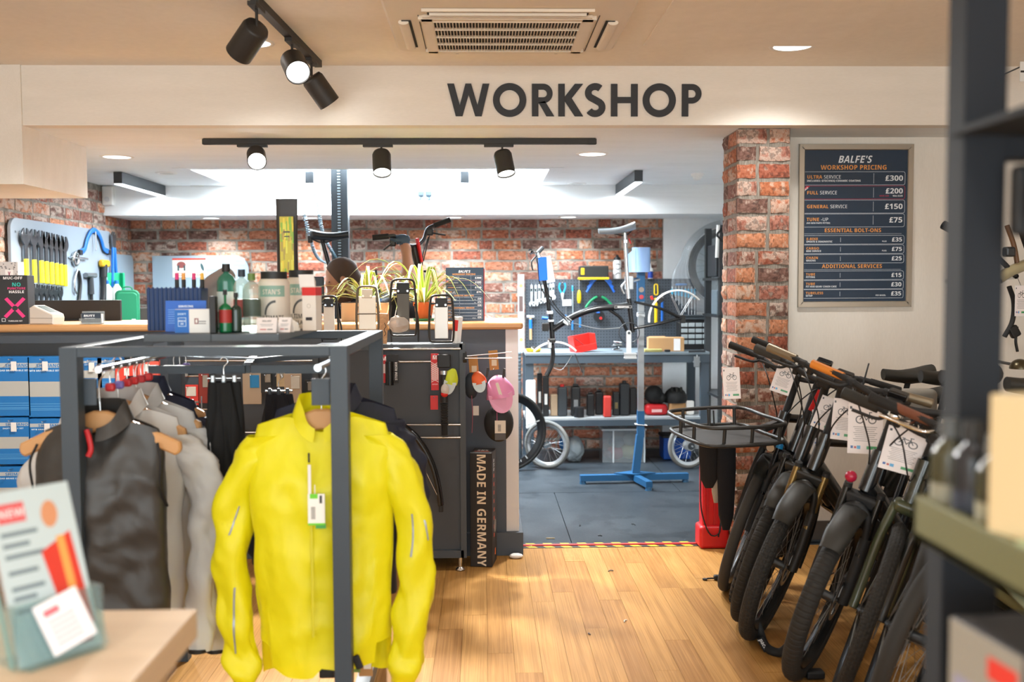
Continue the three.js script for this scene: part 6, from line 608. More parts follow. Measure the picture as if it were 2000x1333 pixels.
  // frame
  const bb = V(0.43, 0.29, 0), st = V(0.28, 0.74, 0), dt = hb.clone().add(V(-0.01, 0.02, 0)); tb('down_tube', [dt, [0.7, 0.47, 0], bb], o.tubeR ?? 0.036); tb('top_tube', o.stepThru ? [ht.clone().add(V(0, -0.05, 0)), [0.62, 0.6, 0], [0.4, 0.47, 0]] : [ht.clone().add(V(0, -0.03, 0)), [0.6, 0.83, 0], st], 0.022); tb('seat_tube', [bb, st], 0.02); for (const s of [-1, 1]) { tb('chain_stay', [[bb.x, bb.y, s * 0.03], [0.2, 0.31, s * 0.055], [0, Rw, s * 0.07]], 0.011); tb('seat_stay', [[st.x, st.y - 0.03, s * 0.02], [0.14, 0.57, s * 0.055], [0, Rw, s * 0.07]], 0.0095); }
  part('motor', [T(lathe([[0, -0.06], [0.075, -0.06], [0.085, -0.04], [0.085, 0.04], [0.075, 0.06], [0, 0.06]], 24), bb.x, bb.y, 0, PI / 2)], S, t); part('battery', [bar([0.78, 0.55, 0], [0.53, 0.39, 0], 0.07, 0.075)], M('#161616', 0.4), t);
  const sy = o.saddleY ?? 0.99; tb('seatpost', [st, [0.21, sy - 0.05, 0]], 0.0145, o.post ?? S); const sg = saddleGeo(0.28, o.saddleW ?? 0.16, 0.06, 0); part('saddle', sg.map(g => g.translate(0.2, sy, 0)), o.saddleM ?? M('#26241f', 0.55), t); tb('saddle_rail', [[0.1, sy - 0.02, 0.02], [0.17, sy - 0.045, 0.022], [0.25, sy - 0.045, 0.022], [0.31, sy - 0.015, 0.012]], 0.004, S); tb('saddle_rail', [[0.1, sy - 0.02, -0.02], [0.17, sy - 0.045, -0.022], [0.25, sy - 0.045, -0.022], [0.31, sy - 0.015, -0.012]], 0.004, S);
  // drivetrain
  part('chainring', [tor(0.085, 0.005, bb.x, bb.y, 0.06), cyl(0.03, 0.03, 0.006, bb.x, bb.y, 0.06, PI / 2)], darkSteel, t); const ca = o.crank ?? -1.2; for (const s of [-1, 1]) { const e = V(bb.x + s * 0.17 * cos(ca), bb.y + s * 0.17 * sin(ca), s * 0.09); part('crank_arm', [bar([bb.x, bb.y, s * 0.075], e, 0.022, 0.014)], o.crankM ?? darkSteel, t); part('pedal', [rbox(0.095, 0.02, 0.09, e.x, e.y, e.z + s * 0.06, 0.005)], blackPlastic, t); } tb('chain', [[bb.x, bb.y + 0.085, 0.06], [0.2, Rw + 0.06, 0.055], [-0.03, Rw + 0.035, 0.05], [-0.035, Rw - 0.03, 0.05], [0.05, Rw - 0.1, 0.05], [0.2, bb.y - 0.06, 0.055], [bb.x, bb.y - 0.085, 0.06]], 0.004, darkSteel, 40); part('cassette', [cyl(0.05, 0.03, 0.03, 0, Rw, 0.045, PI / 2)], darkSteel, t);
  tb('kickstand', [[0.1, 0.27, -0.06], [0.16, 0.14, -0.12], [0.19, 0.03, -0.17]], 0.009, S);
  if (o.fender !== false) { const fdm = o.fenderM ?? M('#24231f', 0.5, 0, { side: THREE.DoubleSide }); part('rear_mudguard', [arcGuard(0, Rw, Rw + 0.004, 0.4, 3.5, rt + 0.013, 0.018)], fdm, t); }
  if (o.basket) { const bz = 0.22, x0 = WB - 0.05, x1 = WB + 0.33, y0 = Rw + 0.455, y1 = y0 + 0.085, g = M('#2b2926', 0.45); const loop = (y, e) => tube([[x0, y, -bz - e], [x1 - 0.03, y, -bz - e], [x1 + e, y, -bz + 0.03], [x1 + e, y, bz - 0.03], [x1 - 0.03, y, bz + e], [x0, y, bz + e], [x0 - 0.02, y, 0]], 0.0095, 80, 8, true); part('rack_top_rail', [loop(y1, 0.012)], g, t); part('rack_lower_rail', [loop(y0, 0)], g, t); for (const [x, z] of [[x0 + 0.02, -bz], [x0 + 0.02, bz], [x1 - 0.08, -bz], [x1 - 0.08, bz], [x1, -bz / 3], [x1, bz / 3], [x0 + 0.16, -bz], [x0 + 0.16, bz]]) part('rack_post', [rod([x, y0, z], [x, y1, z * 1.04], 0.0085)], g, t); part('rack_deck', [rbox(x1 - x0 - 0.02, 0.008, bz * 2 - 0.02, (x0 + x1) / 2, y0 - 0.002, 0, 0.004)], M('#262523', 0.6), t);  part('rack_mount', [bar([x0 - 0.02, y0 + 0.02, 0], [WB - 0.16, Rw + 0.5, 0], 0.04, 0.03)], g, t); }
  return t;
}
const gl = (c) => M(c, 0.28, 0, { clearcoat: 0.6 });
bicycle({ label: 'black bike with wire front tray at the left end of the row', contact: [1418, 1148], hw: 24, lean: 0.05, frame: gl('#101114'), tread: 'lines', rt: 0.026, light: true, basket: true, saddleY: 1.06, barX: 0.09, barY: 1.12, f0: 1.15, rise: 0.03, tyreM: M('#3b3834', 0.85) });
bicycle({ label: 'mountain bike with coarse knobbly tyre, second in the row', contact: [1442, 1172], hw: 24, frame: gl('#14161a'), knobs: true, rt: 0.033, susp: true, fender: false, cap: M('#1c86c4', 0.4), barY: 1.16, rise: 0.015, sweep: 0.05, gripR: 0.016, stanchion: M('#26282b', 0.15, 0.7) });
bicycle({ label: 'bike with finely ribbed tyre and thick grey grips, third in the row', contact: [1452, 1205], hw: 29, frame: gl('#1a1b1e'), tread: 'lines', rt: 0.027, susp: true, barY: 1.12, saddleY: 1.1, gripR: 0.022, grip: M('#3a3834', 0.8), fork: M('#211f1c', 0.4) });
bicycle({ label: 'bike with cobbled tread tyre and bronze grips, fourth in the row', contact: [1474, 1240], hw: 31, frame: gl('#1b1916'), tread: 'blocks', rt: 0.032, susp: true, barY: 1.14, saddleY: 1.12, gripR: 0.019, grip: M('#8a7d68', 0.4, 0.5), stanchion: M('#8f7445', 0.25, 0.7), fork: M('#1e1c19', 0.45), f0: 0.95 });
bicycle({ label: 'bike with wide ribbed tyre and orange grips, fifth in the row', contact: [1562, 1316], hw: 33, frame: gl('#17181a'), tread: 'lines', rt: 0.034, susp: true, barY: 1.1, grip: M('#d9822c', 0.5), gripR: 0.017, reflector: true, saddleY: 1.13, f0: 0.95 });
bicycle({ label: 'dark bike with thick black grip and silver bell, sixth in the row', contact: [1632, 1358], hw: 25, frame: gl('#23261a'), tread: 'blocks', rt: 0.026, fender: false, barY: 1.0, gripR: 0.023, grip: M('#2d2b27', 0.85), bell: chrome, fork: gl('#3f4530'), saddleY: 1.1, post: steel });
bicycle({ label: 'olive framed bike with smooth tyre, seventh in the row', contact: [1684, 1392], hw: 26, frame: gl('#6d7252'), tread: 'smooth', rt: 0.026, fender: false, barY: 1.0, gripR: 0.02, fork: gl('#22221f'), saddleY: 1.06, lever: chrome });
bicycle({ label: 'pale green bike with brown leather grips nearest the foreground shelf', contact: [1745, 1425], hw: 42, frame: gl('#b5c9ad'), tread: 'smooth', rt: 0.026, fender: false, barY: 0.98, grip: M('#6f3f2a', 0.6), fork: gl('#2a2a27'), lever: chrome });
// hanging price tags on the bikes
const tagTex = canvasTex(256, 380, (g, w, h) => { g.fillStyle = '#efe6e4'; g.fillRect(0, 0, w, h); g.fillStyle = '#333'; g.fillRect(12, 22, 16, 20); g.strokeStyle = '#2b2b2b'; g.lineWidth = 7; for (const x of [86, 178]) { g.beginPath(); g.arc(x, 122, 27, 0, 7); g.stroke(); } g.lineWidth = 6; g.beginPath(); g.moveTo(86, 122); g.lineTo(112, 84); g.lineTo(160, 88); g.lineTo(178, 122); g.moveTo(112, 84); g.lineTo(134, 124); g.lineTo(160, 88); g.moveTo(100, 76); g.lineTo(122, 76); g.moveTo(160, 88); g.lineTo(156, 66); g.lineTo(176, 66); g.stroke(); g.fillStyle = '#8b8584'; for (let i = 0; i < 8; i++) g.fillRect(40 + (i % 3) * 8, 176 + i * 15, 176 - (i % 3) * 18, 4); g.fillStyle = '#3c62a8'; g.fillRect(22, 322, 18, 20); g.fillStyle = '#b8403a'; g.fillRect(48, 326, 16, 16); g.fillStyle = '#55a8dc'; g.fillRect(68, 320, 26, 26); g.fillStyle = '#3f9a5c'; g.fillRect(140, 322, 92, 24); });
const mTag = new THREE.MeshPhysicalMaterial({ map: tagTex, roughness: 0.35 });
[[1429, 749, 4.45, 31, 62, 0.03, 'small white price tag on the bike with the wire tray'], [1530, 742, 4.42, 36, 56, -0.35, 'tilted white price tag behind the thick grey grip'], [1617, 810, 4.25, 44, 66, -0.4, 'crumpled white price tag in front of the red card'], [1607, 838, 4.32, 36, 76, 0.0, 'partly hidden white price tag below the crumpled one'], [1649, 820, 4.0, 44, 82, -0.12, 'white price tag left of the wide one under the thick black grip'], [1690, 838, 3.82, 62, 100, -0.05, 'wide white price tag under the thick black grip'], [1764, 882, 3.5, 72, 88, -0.28, 'large tilted white price tag at the right of the row']].forEach(([px, py, d, w, h, rz, label]) => { const k = d / FPX, t = thing('price_tag', label, 'price tag', at(px, py, d)); t.rotation.set(-0.12, -0.35, rz); part('tag_card', [rbox(w * k / 0.94, h * k, 0.0018, 0, 0, 0, 0.0008)], M('#efe6e4', 0.4), t); part('tag_print', [print(w * k / 0.95, h * k * 0.99, 0, 0, 0.0012)], mTag, t); part('tie', [tube([[0, h * k * 0.47, 0], [0.004, h * k * 0.5 + 0.02, -0.01], [0.0, h * k * 0.5 + 0.045, -0.04]], 0.0012, 8, 5)], blackPlastic, t); });
{ const t = thing('red_swing_card', 'red card hanging behind the white tags', 'tag', at(1597, 785, 4.35)); t.rotation.z = -0.45; part('card', [rbox(0.045, 0.1, 0.002, 0, 0, 0, 0.0008)], redP, t); part('tie', [rod([0, 0.05, 0], [0.01, 0.09, -0.02], 0.0012)], blackPlastic, t); }
{ // padded lock strap weaving through the front wheels
  const P = [[1466, 1190, 4.3], [1480, 1222, 4.12], [1492, 1262, 4.02], [1508, 1290, 3.93], [1525, 1275, 3.9], [1545, 1262, 3.86], [1552, 1300, 3.8], [1560, 1345, 3.72], [1590, 1368, 3.68]].map(([x, y, d]) => at(x, y, d).setY(max(0.016, at(x, y, d).y))); const t = thing('lock_strap', 'black padded lock strap lettered in white through the front wheels', 'lock'); part('strap', [tube(P, 0.018, 60, 10)], M('#17181a', 0.75), t); const q = at(1493, 1262, 3.96); const pr = part('strap_print', [print(0.075, 0.03)], printed(canvasTex(128, 48, (g) => { g.fillStyle = '#17181a'; g.fillRect(0, 0, 128, 48); text(g, 'pacific', 64, 24, 'italic bold 34px serif', '#eee'); })), t); pr.position.copy(q); pr.rotation.z = -1.05; pr.rotation.order = 'ZYX'; part('buckle', [rbox(0.07, 0.03, 0.05, P[8].x, 0.02, P[8].z, 0.008)], blackPlastic, t); }
{ const p = floorAt(1392, 1134), t = thing('plug_cover', 'small black rubber plug and lever lying by the first front wheel', 'plug', [p.x, 0.0, p.z]); part('plug', [rbox(0.03, 0.026, 0.03, 0.02, 0.014, 0, 0.008)], blackPlastic, t); part('strap', [rod([0.005, 0.01, 0], [-0.03, 0.009, 0.0], 0.004)], blackPlastic, t); part('flap', [cyl(0.012, 0.012, 0.006, -0.04, 0.006, 0)], blackPlastic, t); }
{ // long bar mirrors and a cable guide standing up
  const t = thing('flag_rod', 'thin black rod standing up beside the orange grip', 'rod', at(1682, 765, 4.0)); part('rod', [rod([0, 0, 0], [0.03, 0.115, 0], 0.004, 0.003)], blackPlastic, t); part('clamp', [rbox(0.03, 0.03, 0.03, 0, -0.01, 0, 0.006)], blackPlastic, t); }
{ const t = thing('saddle_cover_bag', 'dark grey bag lettered RU behind the black saddles', 'bag', at(1790, 790, 4.6)); const k = 4.6 / FPX; part('bag', [rbox(75 * k, 62 * k, 0.09, 0, 0, 0, 0.03, 0, 0, 0, 4)], M('#8f897f', 0.8), t); part('bag_print', [print(30 * k, 18 * k, -14 * k, -12 * k, 0.0465)], printed(canvasTex(96, 64, (g) => { g.fillStyle = '#8f897f'; g.fillRect(0, 0, 96, 64); text(g, 'RU', 48, 34, 'bold 48px sans-serif', '#d8d4cc'); })), t); part('support_rod', [rod([0, -0.06, 0], [0.02, -0.35, -0.05], 0.008)], blackPlastic, t); }
// bike hung on the far right wall: only its handlebar end and cables show beside the shelf post
{ const d = 4.9, t = thing('wall_bike', 'bike hanging on the wall behind the foreground shelf post', 'bicycle', at(1960, 520, d)), k = d / FPX, Q = (x, y, z = 0) => V((x - 1960) * k, -(y - 520) * k, z), tb = (n, p, r, m) => part(n, [tube(p, r, 24, 10)], m, t);
  tb('handlebar', [Q(1850, 446), Q(1900, 470), Q(1950, 505), Q(1985, 540)], 0.013, matteBlack); tb('grip', [Q(1837, 438), Q(1862, 451)], 0.022, rubber); tb('brake_lever', [Q(1878, 418), Q(1882, 428), Q(1890, 440)], 0.006, matteBlack); tb('bar_end', [Q(1990, 410), Q(1998, 450), Q(2012, 490)], 0.022, rubber); tb('stem', [Q(1950, 545), Q(1975, 530), Q(2010, 515)], 0.028, gl('#a59a78')); tb('down_tube', [Q(1965, 440), Q(1980, 480), Q(1990, 530)], 0.012, M('#6b4a2e', 0.5)); tb('cable', [Q(1972, 560), Q(1982, 590), Q(1980, 630), Q(1965, 660)], 0.012, matteBlack); tb('cable', [Q(1990, 640), Q(1988, 670), Q(1992, 690)], 0.007, blackPlastic); part('brake_caliper', [rbox(0.05, 0.06, 0.03, ...Q(1984, 650).toArray(), 0.01, 0, 0, 0.5)], blackPlastic, t); part('hinge', [rbox(0.05, 0.05, 0.05, ...Q(1970, 492).toArray(), 0.012)], darkSteel, t);
  tb('wall_arm', [Q(1990, 540, -0.02), Q(2000, 545, -0.4), Q(2005, 548, -0.84)], 0.014, steel); const tg = thing('wall_bike_tag', 'white tag hanging on the wall bike at the right edge', 'price tag', at(1994, 588, 4.8)); part('tag_card', [rbox(0.06, 0.15, 0.0018, 0, 0, 0, 0.0008)], M('#e8ecee', 0.4), tg); part('tag_print', [print(0.058, 0.148, 0, 0, 0.0012)], mTag, tg); part('tie', [rod([0, 0.07, 0], [0.005, 0.12, -0.05], 0.0012)], blackPlastic, tg);
  const lp = thing('wall_light_shade', 'small bronze lamp dome on the wall at the right edge', 'lamp', at(1992, 715, 4.9)); part('dome', [T(new THREE.SphereGeometry(0.05, 20, 12, 0, PI * 2, 0, PI / 2), 0, -0.015, 0)], M('#5a523f', 0.3, 0.8), lp); part('bracket', [rod([0, 0, 0], [0.1, 0.0, -0.84], 0.008)], darkSteel, lp);
  const pf = thing('wall_price_sign', 'small white sign on the right wall near the ceiling', 'sign', at(2003, 140, 5.0)); part('sign_board', [rbox(0.06, 0.1, 0.006, 0, 0, 0, 0.002)], whiteP, pf); part('sign_mark', [box(0.03, 0.01, 0.007, -0.012, 0.0, 0)], matteBlack, pf); part('bracket', [rod([0.01, 0.04, 0], [0.05, 0.04, -0.74], 0.004)], darkSteel, pf); }

// ---------- clothes rack ----------
const RD = 2.95, RB = 3.98, mRack = M('#39444e', 0.5);
const rT = atY(640, 676, RD), rxL = atX(135, 800, RD), rxR = atX(662.5, 800, RD), yRail = 1.258;
{ const t = thing('clothes_rack', 'blue-grey square-tube clothes rack in the left foreground', 'clothes rack'), w = 0.052, h = 0.03;
  for (const x of [rxL, rxR]) for (const z of [-RD - w / 2, -RB]) part('post', [rbox(w, rT, w, x, rT / 2, z, 0.002)], mRack, t);
  part('top_rail', [rbox(rxR - rxL - w, h, w, (rxL + rxR) / 2, rT - h / 2, -RD - w / 2, 0.002)], mRack, t); part('top_rail', [rbox(rxR - rxL - w, h, w, (rxL + rxR) / 2, rT - h / 2, -RB, 0.002)], mRack, t); for (const x of [rxL, rxR]) { part('side_rail', [rbox(w, h, RB - RD - w * 1.5, x, rT - h / 2, -(RD + RB) / 2 - w / 4, 0.002)], mRack, t); part('base_rail', [rbox(w, w, RB - RD - w * 1.5, x, 0.1, -(RD + RB) / 2 - w / 4, 0.002)], mRack, t); }
  const xa = atX(195, 760, 3.0), xb = atX(622, 760, 3.0);
  for (const [x, px0, px1] of [[xa, 154, 190], [xb, 608, 645]]) { const a = at(px0, 740, 3.0), b = at(px1, 792, 3.0); part('bracket_plate', [rbox(b.x - a.x, a.y - b.y, 0.01, (a.x + b.x) / 2, (a.y + b.y) / 2, -3.0, 0.002)], mRack, t); part('hang_rail', [rod([x, yRail, -2.99], [x, yRail, -RB], 0.011)], chrome, t); }
  const d1 = 3.55, c = (px, py, d) => at(px, py, d); part('cross_arm', [bar(c(292, 722, d1), c(480, 722, d1), 0.03, 0.028)], mRack, t); part('cross_arm', [bar(c(480, 722, d1), c(497, 700, 4.2), 0.03, 0.028)], mRack, t); part('cross_arm', [bar(c(492, 721, 3.45), c(645, 721, 3.45), 0.03, 0.028)], mRack, t); part('cross_arm', [bar(c(490, 705, 3.9), c(650, 692, 3.95), 0.03, 0.02)], mRack, t); part('chrome_edge', [bar(c(335, 694, 3.9), c(500, 701, 3.9), 0.02, 0.006)], chrome, t);
  const s0 = at(280, 655, 3.2), s1 = at(545, 655, 3.2); part('top_shelf', [rbox(s1.x - s0.x, 0.024, 0.74, (s0.x + s1.x) / 2, rT + 0.013, -3.57, 0.002)], M('#4a545d', 0.45), t); part('shelf_seam', [box(0.002, 0.026, 0.74, atX(412, 655, 3.2), rT + 0.0132, -3.57)], matteBlack, t); }
const SH = rT + 0.0262; // top of the shelf on the rack
// wooden hanger
const hangerWood = M('#c99763', 0.5);
function hanger(t, y0, hook = true, W = 0.42) { const s = new THREE.Shape(); s.moveTo(-W / 2, -0.075); s.quadraticCurveTo(-0.1, -0.01, -0.02, 0.02); s.lineTo(0.02, 0.02); s.quadraticCurveTo(0.1, -0.01, W / 2, -0.075); s.quadraticCurveTo(W / 2 + 0.008, -0.1, W / 2 - 0.01, -0.105); s.quadraticCurveTo(0.1, -0.045, 0, -0.03); s.quadraticCurveTo(-0.1, -0.045, -W / 2 + 0.01, -0.105); s.quadraticCurveTo(-W / 2 - 0.008, -0.1, -W / 2, -0.075); part('hanger', [ext(s, 0.016, 0.006, 0, y0, -0.008)], hangerWood, t); if (hook) part('hanger_hook', [tube([[0, y0 + 0.02, 0], [0, y0 + 0.115, 0], [0.016, y0 + 0.145, 0], [0, y0 + 0.17, 0], [-0.018, y0 + 0.15, 0]], 0.0025, 24, 6)], chrome, t); }
// garment: o.hw half width at shoulder, o.L length, o.sleeve, o.amp fold depth
function garmentGeo(o) {
  const nV = 46, nU = 96, rows = [], A = o.amp ?? 0.012, sd = o.seed ?? 1;
  for (let i = 0; i <= nV; i++) { const s = i / nV, row = [], w = o.hw * (s < 0.12 ? 0.86 + s * 1.0 : 0.98 - (o.taper ?? 0.12) * (s - 0.12)) , dp = (o.dp ?? 0.085) * (0.25 + 0.75 * Math.min(1, s * 4));
    for (let j = 0; j < nU; j++) { const th = j / nU * PI * 2, cx = cos(th), cz = sin(th), sx = Math.sign(cx) * Math.pow(abs(cx), 0.75), sz = Math.sign(cz) * Math.pow(abs(cz), 0.8); let x = w * sx, z = dp * sz; const top = -abs(x) * (o.slope ?? 0.34) - (cz > 0 ? (o.neck ?? 0.085) : 0.012) * Math.exp(-((x / 0.062) ** 2)) * (1 - s);
      const f = Math.min(1, s * 3); const fold = (fbm(x * 9 + 20, s * 2.2 + (cz > 0 ? 0 : 7), sd, 3) - 0.5) * 2 * A * f * (1 + s) + (fbm(x * 22 + s * 6, s * 9 + (cz > 0 ? 3 : 11), sd + 4, 3) - 0.5) * A * 0.8 + 0.35 * A * sin(x * 34 + fbm(x * 4, s * 3, sd, 2) * 7) * s + A * 0.9 * (0.5 - abs(fbm(x * 7 + s * 5, s * 4 - x * 3 + (cz > 0 ? 0 : 9), sd + 8, 3) - 0.5) * 4) * (0.3 + 0.4 * s);
      z += Math.sign(cz) * fold; x += (vnoise(s * 6, cx > 0 ? 3 : 9, sd) - 0.5) * 0.012; const hem = o.hem ? o.hem(x / o.hw, cz) : 0; row.push([x, o.y0 + top - s * o.L - s * s * hem, z]); }
    rows.push(row); }
  return grid(rows, true);
}
function sleeveSurf(o, side) { const c = new THREE.CatmullRomCurve3(o.path.map(p => V(p[0] * side, p[1], p[2] ?? 0))), sd = (o.seed ?? 1) + side * 3 + 20; return (s, th, off = 0) => { const q = c.getPoint(s), r = (o.r0 + (o.r1 - o.r0) * s) * (s > 0.94 ? 1 - (s - 0.94) * 4.5 * (o.cuff ?? 1) : 1) + off; const f = (fbm(th * 0.9 + 9, s * 9, sd, 3) - 0.5) * 0.034 * (o.wr ?? 1) + 0.007 * sin(s * 30 + 2 * sin(th + s * 4)); return V(q.x + cos(th) * (r + f), q.y + 0.25 * f * sin(th * 2), q.z + sin(th) * (r * 0.62 + f)); }; }
function sleeveGeo(o, side) { const f = sleeveSurf(o, side), rows = []; for (let i = 0; i <= 44; i++) { const row = []; for (let j = 0; j < 26; j++) row.push(f(i / 44, j / 26 * PI * 2)); rows.push(row); } return grid(rows, true); }
function ribbon(o, side, s0, s1, th0, th1, w) { const f = sleeveSurf(o, side), rows = []; for (let i = 0; i <= 12; i++) { const s = s0 + (s1 - s0) * i / 12, th = th0 + (th1 - th0) * i / 12; rows.push([f(s, th - w, 0.003), f(s, th, 0.004), f(s, th + w, 0.003)]); } return grid(rows); }
function collarGeo(y, rx, rz, h, gap, drop, z0 = 0) { const rows = []; for (let i = 0; i <= 6; i++) { const s = i / 6, row = []; for (let j = 0; j <= 40; j++) { const th = PI / 2 + gap + (PI * 2 - gap * 2) * j / 40, fr = Math.max(0, sin(th)), k = 1 + 0.05 * sin(j * 0.9) * s - 0.10 * s + 0.02 * (vnoise(j * 0.6, i * 0.7, 4)); row.push([cos(th) * rx * k * (1 + (1 - s) * 0.25), y + h * s * (1 - 0.35 * fr) - drop * fr ** 1.5, z0 + sin(th) * rz * k * (1 + (1 - s) * 0.2)]); } rows.push(row); } return grid(rows); }
const cloth = (c, r = 0.7, o = {}) => M(c, r, 0, { side: THREE.DoubleSide, ...o });
{ // bright yellow jacket
  const d = 3.1, p = at(628, 800, d), t = thing('rain_jacket', 'bright yellow thin rain jacket hanging at the front of the rack', 'jacket', [p.x, 1.095, -d]), m = cloth('#f1e908', 0.5, { sheen: 0.3, sheenRoughness: 0.5, sheenColor: '#fff46a', transmission: 0.18, thickness: 0 });
  part('torso', [garmentGeo({ hw: 0.228, L: 0.725, y0: 0.042, dp: 0.085, amp: 0.017, seed: 3, taper: 0.1, slope: 0.32, hem: (u, cz) => cz > 0 ? 0.03 + 0.075 * cos(u * 2.2) * (u < 0 ? 1 : 0.7) - 0.06 * (abs(u) > 0.7 ? 1 : 0) : 0.11 - 0.05 * u * u })], m, t);
  const so = { path: [[0.165, -0.052], [0.232, -0.15], [0.282, -0.34], [0.286, -0.52, 0.015], [0.262, -0.7, 0.03], [0.248, -0.83, 0.035]], r0: 0.061, r1: 0.05, seed: 5, cuff: 1.3 };
  for (const s of [-1, 1]) { part('sleeve', [sleeveGeo(so, s)], m, t); }
  const rm = M('#9aa2ad', 0.3, 0.3, { side: THREE.DoubleSide }); part('reflective_strip', [ribbon(so, -1, 0.33, 0.42, 1.25, 1.55, 0.05)], rm, t); part('reflective_strip', [ribbon(so, -1, 0.6, 0.84, 1.25, 1.75, 0.05)], rm, t); part('reflective_strip', [ribbon(so, 1, 0.36, 0.5, 1.5, 1.75, 0.05)], rm, t); part('reflective_strip', [ribbon(so, 1, 0.38, 0.45, 0.9, 0.85, 0.05)], rm, t);
  part('collar', [collarGeo(0.012, 0.072, 0.052, 0.062, 0.2, 0.085, 0.0)], m, t); part('neck_label', [rbox(0.055, 0.012, 0.002, 0.006, 0.004, -0.048, 0.001)], matteBlack, t);
  part('zip', [bar([-0.022, -0.13, 0.094], [-0.018, -0.66, 0.108], 0.007, 0.004)], M('#d5cd20', 0.5), t); part('zip_pull', [rbox(0.006, 0.03, 0.005, -0.024, -0.11, 0.1, 0.002)], blackPlastic, t); part('tag_strip', [box(0.009, 0.14, 0.001, -0.022, -0.2, 0.108)], paper, t);
  part('toggle', [rbox(0.024, 0.045, 0.012, 0.115, -0.74, 0.105, 0.006, 0, 0, 0.35)], blackPlastic, t); part('toggle', [rbox(0.05, 0.03, 0.012, 0.005, -0.815, 0.0, 0.006)], blackPlastic, t); hanger(t, 0.0);
  const k = 3.0 / FPX, g = thing('jacket_tag', 'white and green barcode tag on the yellow jacket', 'tag', at(618, 996, 2.985)); part('tag_print', [box(33 * k, 62 * k, 0.0015)], printed(canvasTex(64, 120, (c) => { c.fillStyle = '#f2f1ea'; c.fillRect(0, 0, 64, 120); c.fillStyle = '#6fd12f'; c.fillRect(8, 0, 30, 18); c.fillRect(0, 112, 64, 8); c.fillStyle = '#444'; for (let i = 0; i < 12; i++) c.fillRect(12, 50 + i * 4, 16, 2); c.fillRect(44, 6, 10, 30); })), g); part('tag_back', [box(20 * k, 10 * k, 0.0015, 8 * k, -33 * k, -0.001)], M('#48a24a', 0.5), g); part('tag_cord', [rod([-0.004, 31 * k, 0], [-0.004, 0.075, -0.002], 0.0015)], paper, g); }
{ // navy jacket behind the yellow one
  const d = 3.34, p = at(655, 800, d), t = thing('navy_jacket', 'dark navy jacket hanging behind the yellow jacket', 'jacket', [p.x, 1.115, -d]), m = cloth('#1a1f33', 0.75); part('torso', [garmentGeo({ hw: 0.225, L: 0.62, y0: 0.045, amp: 0.012, seed: 9, slope: 0.36 })], m, t); const so = { path: [[0.16, -0.06], [0.228, -0.16], [0.25, -0.34], [0.25, -0.55]], r0: 0.058, r1: 0.05, seed: 15 }; for (const s of [-1, 1]) part('sleeve', [sleeveGeo(so, s)], m, t); part('collar', [collarGeo(0.012, 0.072, 0.052, 0.05, 0.2, 0.07)], m, t); hanger(t, 0.0); }
{ const t = thing('kraft_tags', 'kraft and green swing tags hanging below the yellow jacket hem', 'tag', at(708, 1292, 3.16)); part('kraft_tag', [box(0.045, 0.1, 0.002, 0.01, 0, 0)], card, t); part('green_tag', [box(0.03, 0.085, 0.002, -0.022, 0.008, 0.006)], M('#6f8f4a', 0.6), t); part('white_label', [box(0.022, 0.06, 0.001, -0.018, 0.01, 0.009), box(0.024, 0.05, 0.001, 0.016, 0.0, 0.003)], paper, t); part('tie', [rod([0, 0.04, 0], [0, 0.12, -0.02], 0.001)], paper, t); }
{ // dark grey vest
  const d = 3.06, p = at(196, 800, d), t = thing('cycling_vest', 'dark charcoal sleeveless vest with red zip pull at the left of the rack', 'vest', [p.x, 1.1, -d]), m = cloth('#363432', 0.42, { sheen: 0.3 }); part('torso', [garmentGeo({ hw: 0.198, L: 0.6, y0: 0.04, dp: 0.075, amp: 0.016, seed: 21, taper: 0.0, slope: 0.42 })], m, t); for (const s of [-1, 1]) part('armhole_piping', [tube([[s * 0.18, -0.07, 0.03], [s * 0.194, -0.12, 0.05], [s * 0.19, -0.2, 0.045], [s * 0.196, -0.27, 0.0]], 0.004, 20)], M('#151517', 0.7), t); part('collar', [collarGeo(0.0, 0.08, 0.056, 0.06, 0.06, 0.06)], m, t); part('zip_pull', [tube([[-0.012, -0.022, 0.075], [-0.002, -0.05, 0.085], [0.002, -0.08, 0.088], [-0.006, -0.1, 0.09]], 0.0085, 20).scale(1, 1, 0.6).translate(0, 0, 0.035)], M('#b5151d', 0.5), t); hanger(t, 0.0, true, 0.47); }
[[3.28, 232, '#c9c7c4', 'light grey jacket hanging directly behind the charcoal vest', 0.215, 31, 0.8], [3.44, 268, '#c2c0bd', 'second light grey jacket with black cuffs behind the first', 0.225, 37, 0.86], [3.72, 285, '#1d2237', 'dark navy jacket at the back of the left rail', 0.21, 43, 0.6]].forEach(([d, px, c, l, hw, sd, L]) => { const p = at(px, 800, d), t = thing('hanging_jacket', l, 'jacket', [p.x, 1.11, -d]), m = cloth(c, 0.6); part('torso', [garmentGeo({ hw, L: L - 0.14, y0: 0.04, amp: 0.016, seed: sd, slope: 0.4 })], m, t); const so = { path: [[hw - 0.055, -0.09], [hw + 0.035, -0.18], [hw + 0.06, -0.36], [hw + 0.05, -0.56, 0.03], [hw + 0.04, -L, 0.04]], r0: 0.064, r1: 0.048, seed: sd + 2, wr: 1.3 }; for (const s of [-1, 1]) { part('sleeve', [sleeveGeo(so, s)], m, t); part('cuff', [T(cyl(0.036, 0.036, 0.012, s * (hw + 0.04), -L + 0.004, 0.04))], blackPlastic, t); } part('collar', [collarGeo(0.008, 0.074, 0.052, 0.055, 0.1, 0.06)], m, t); hanger(t, 0.0); });
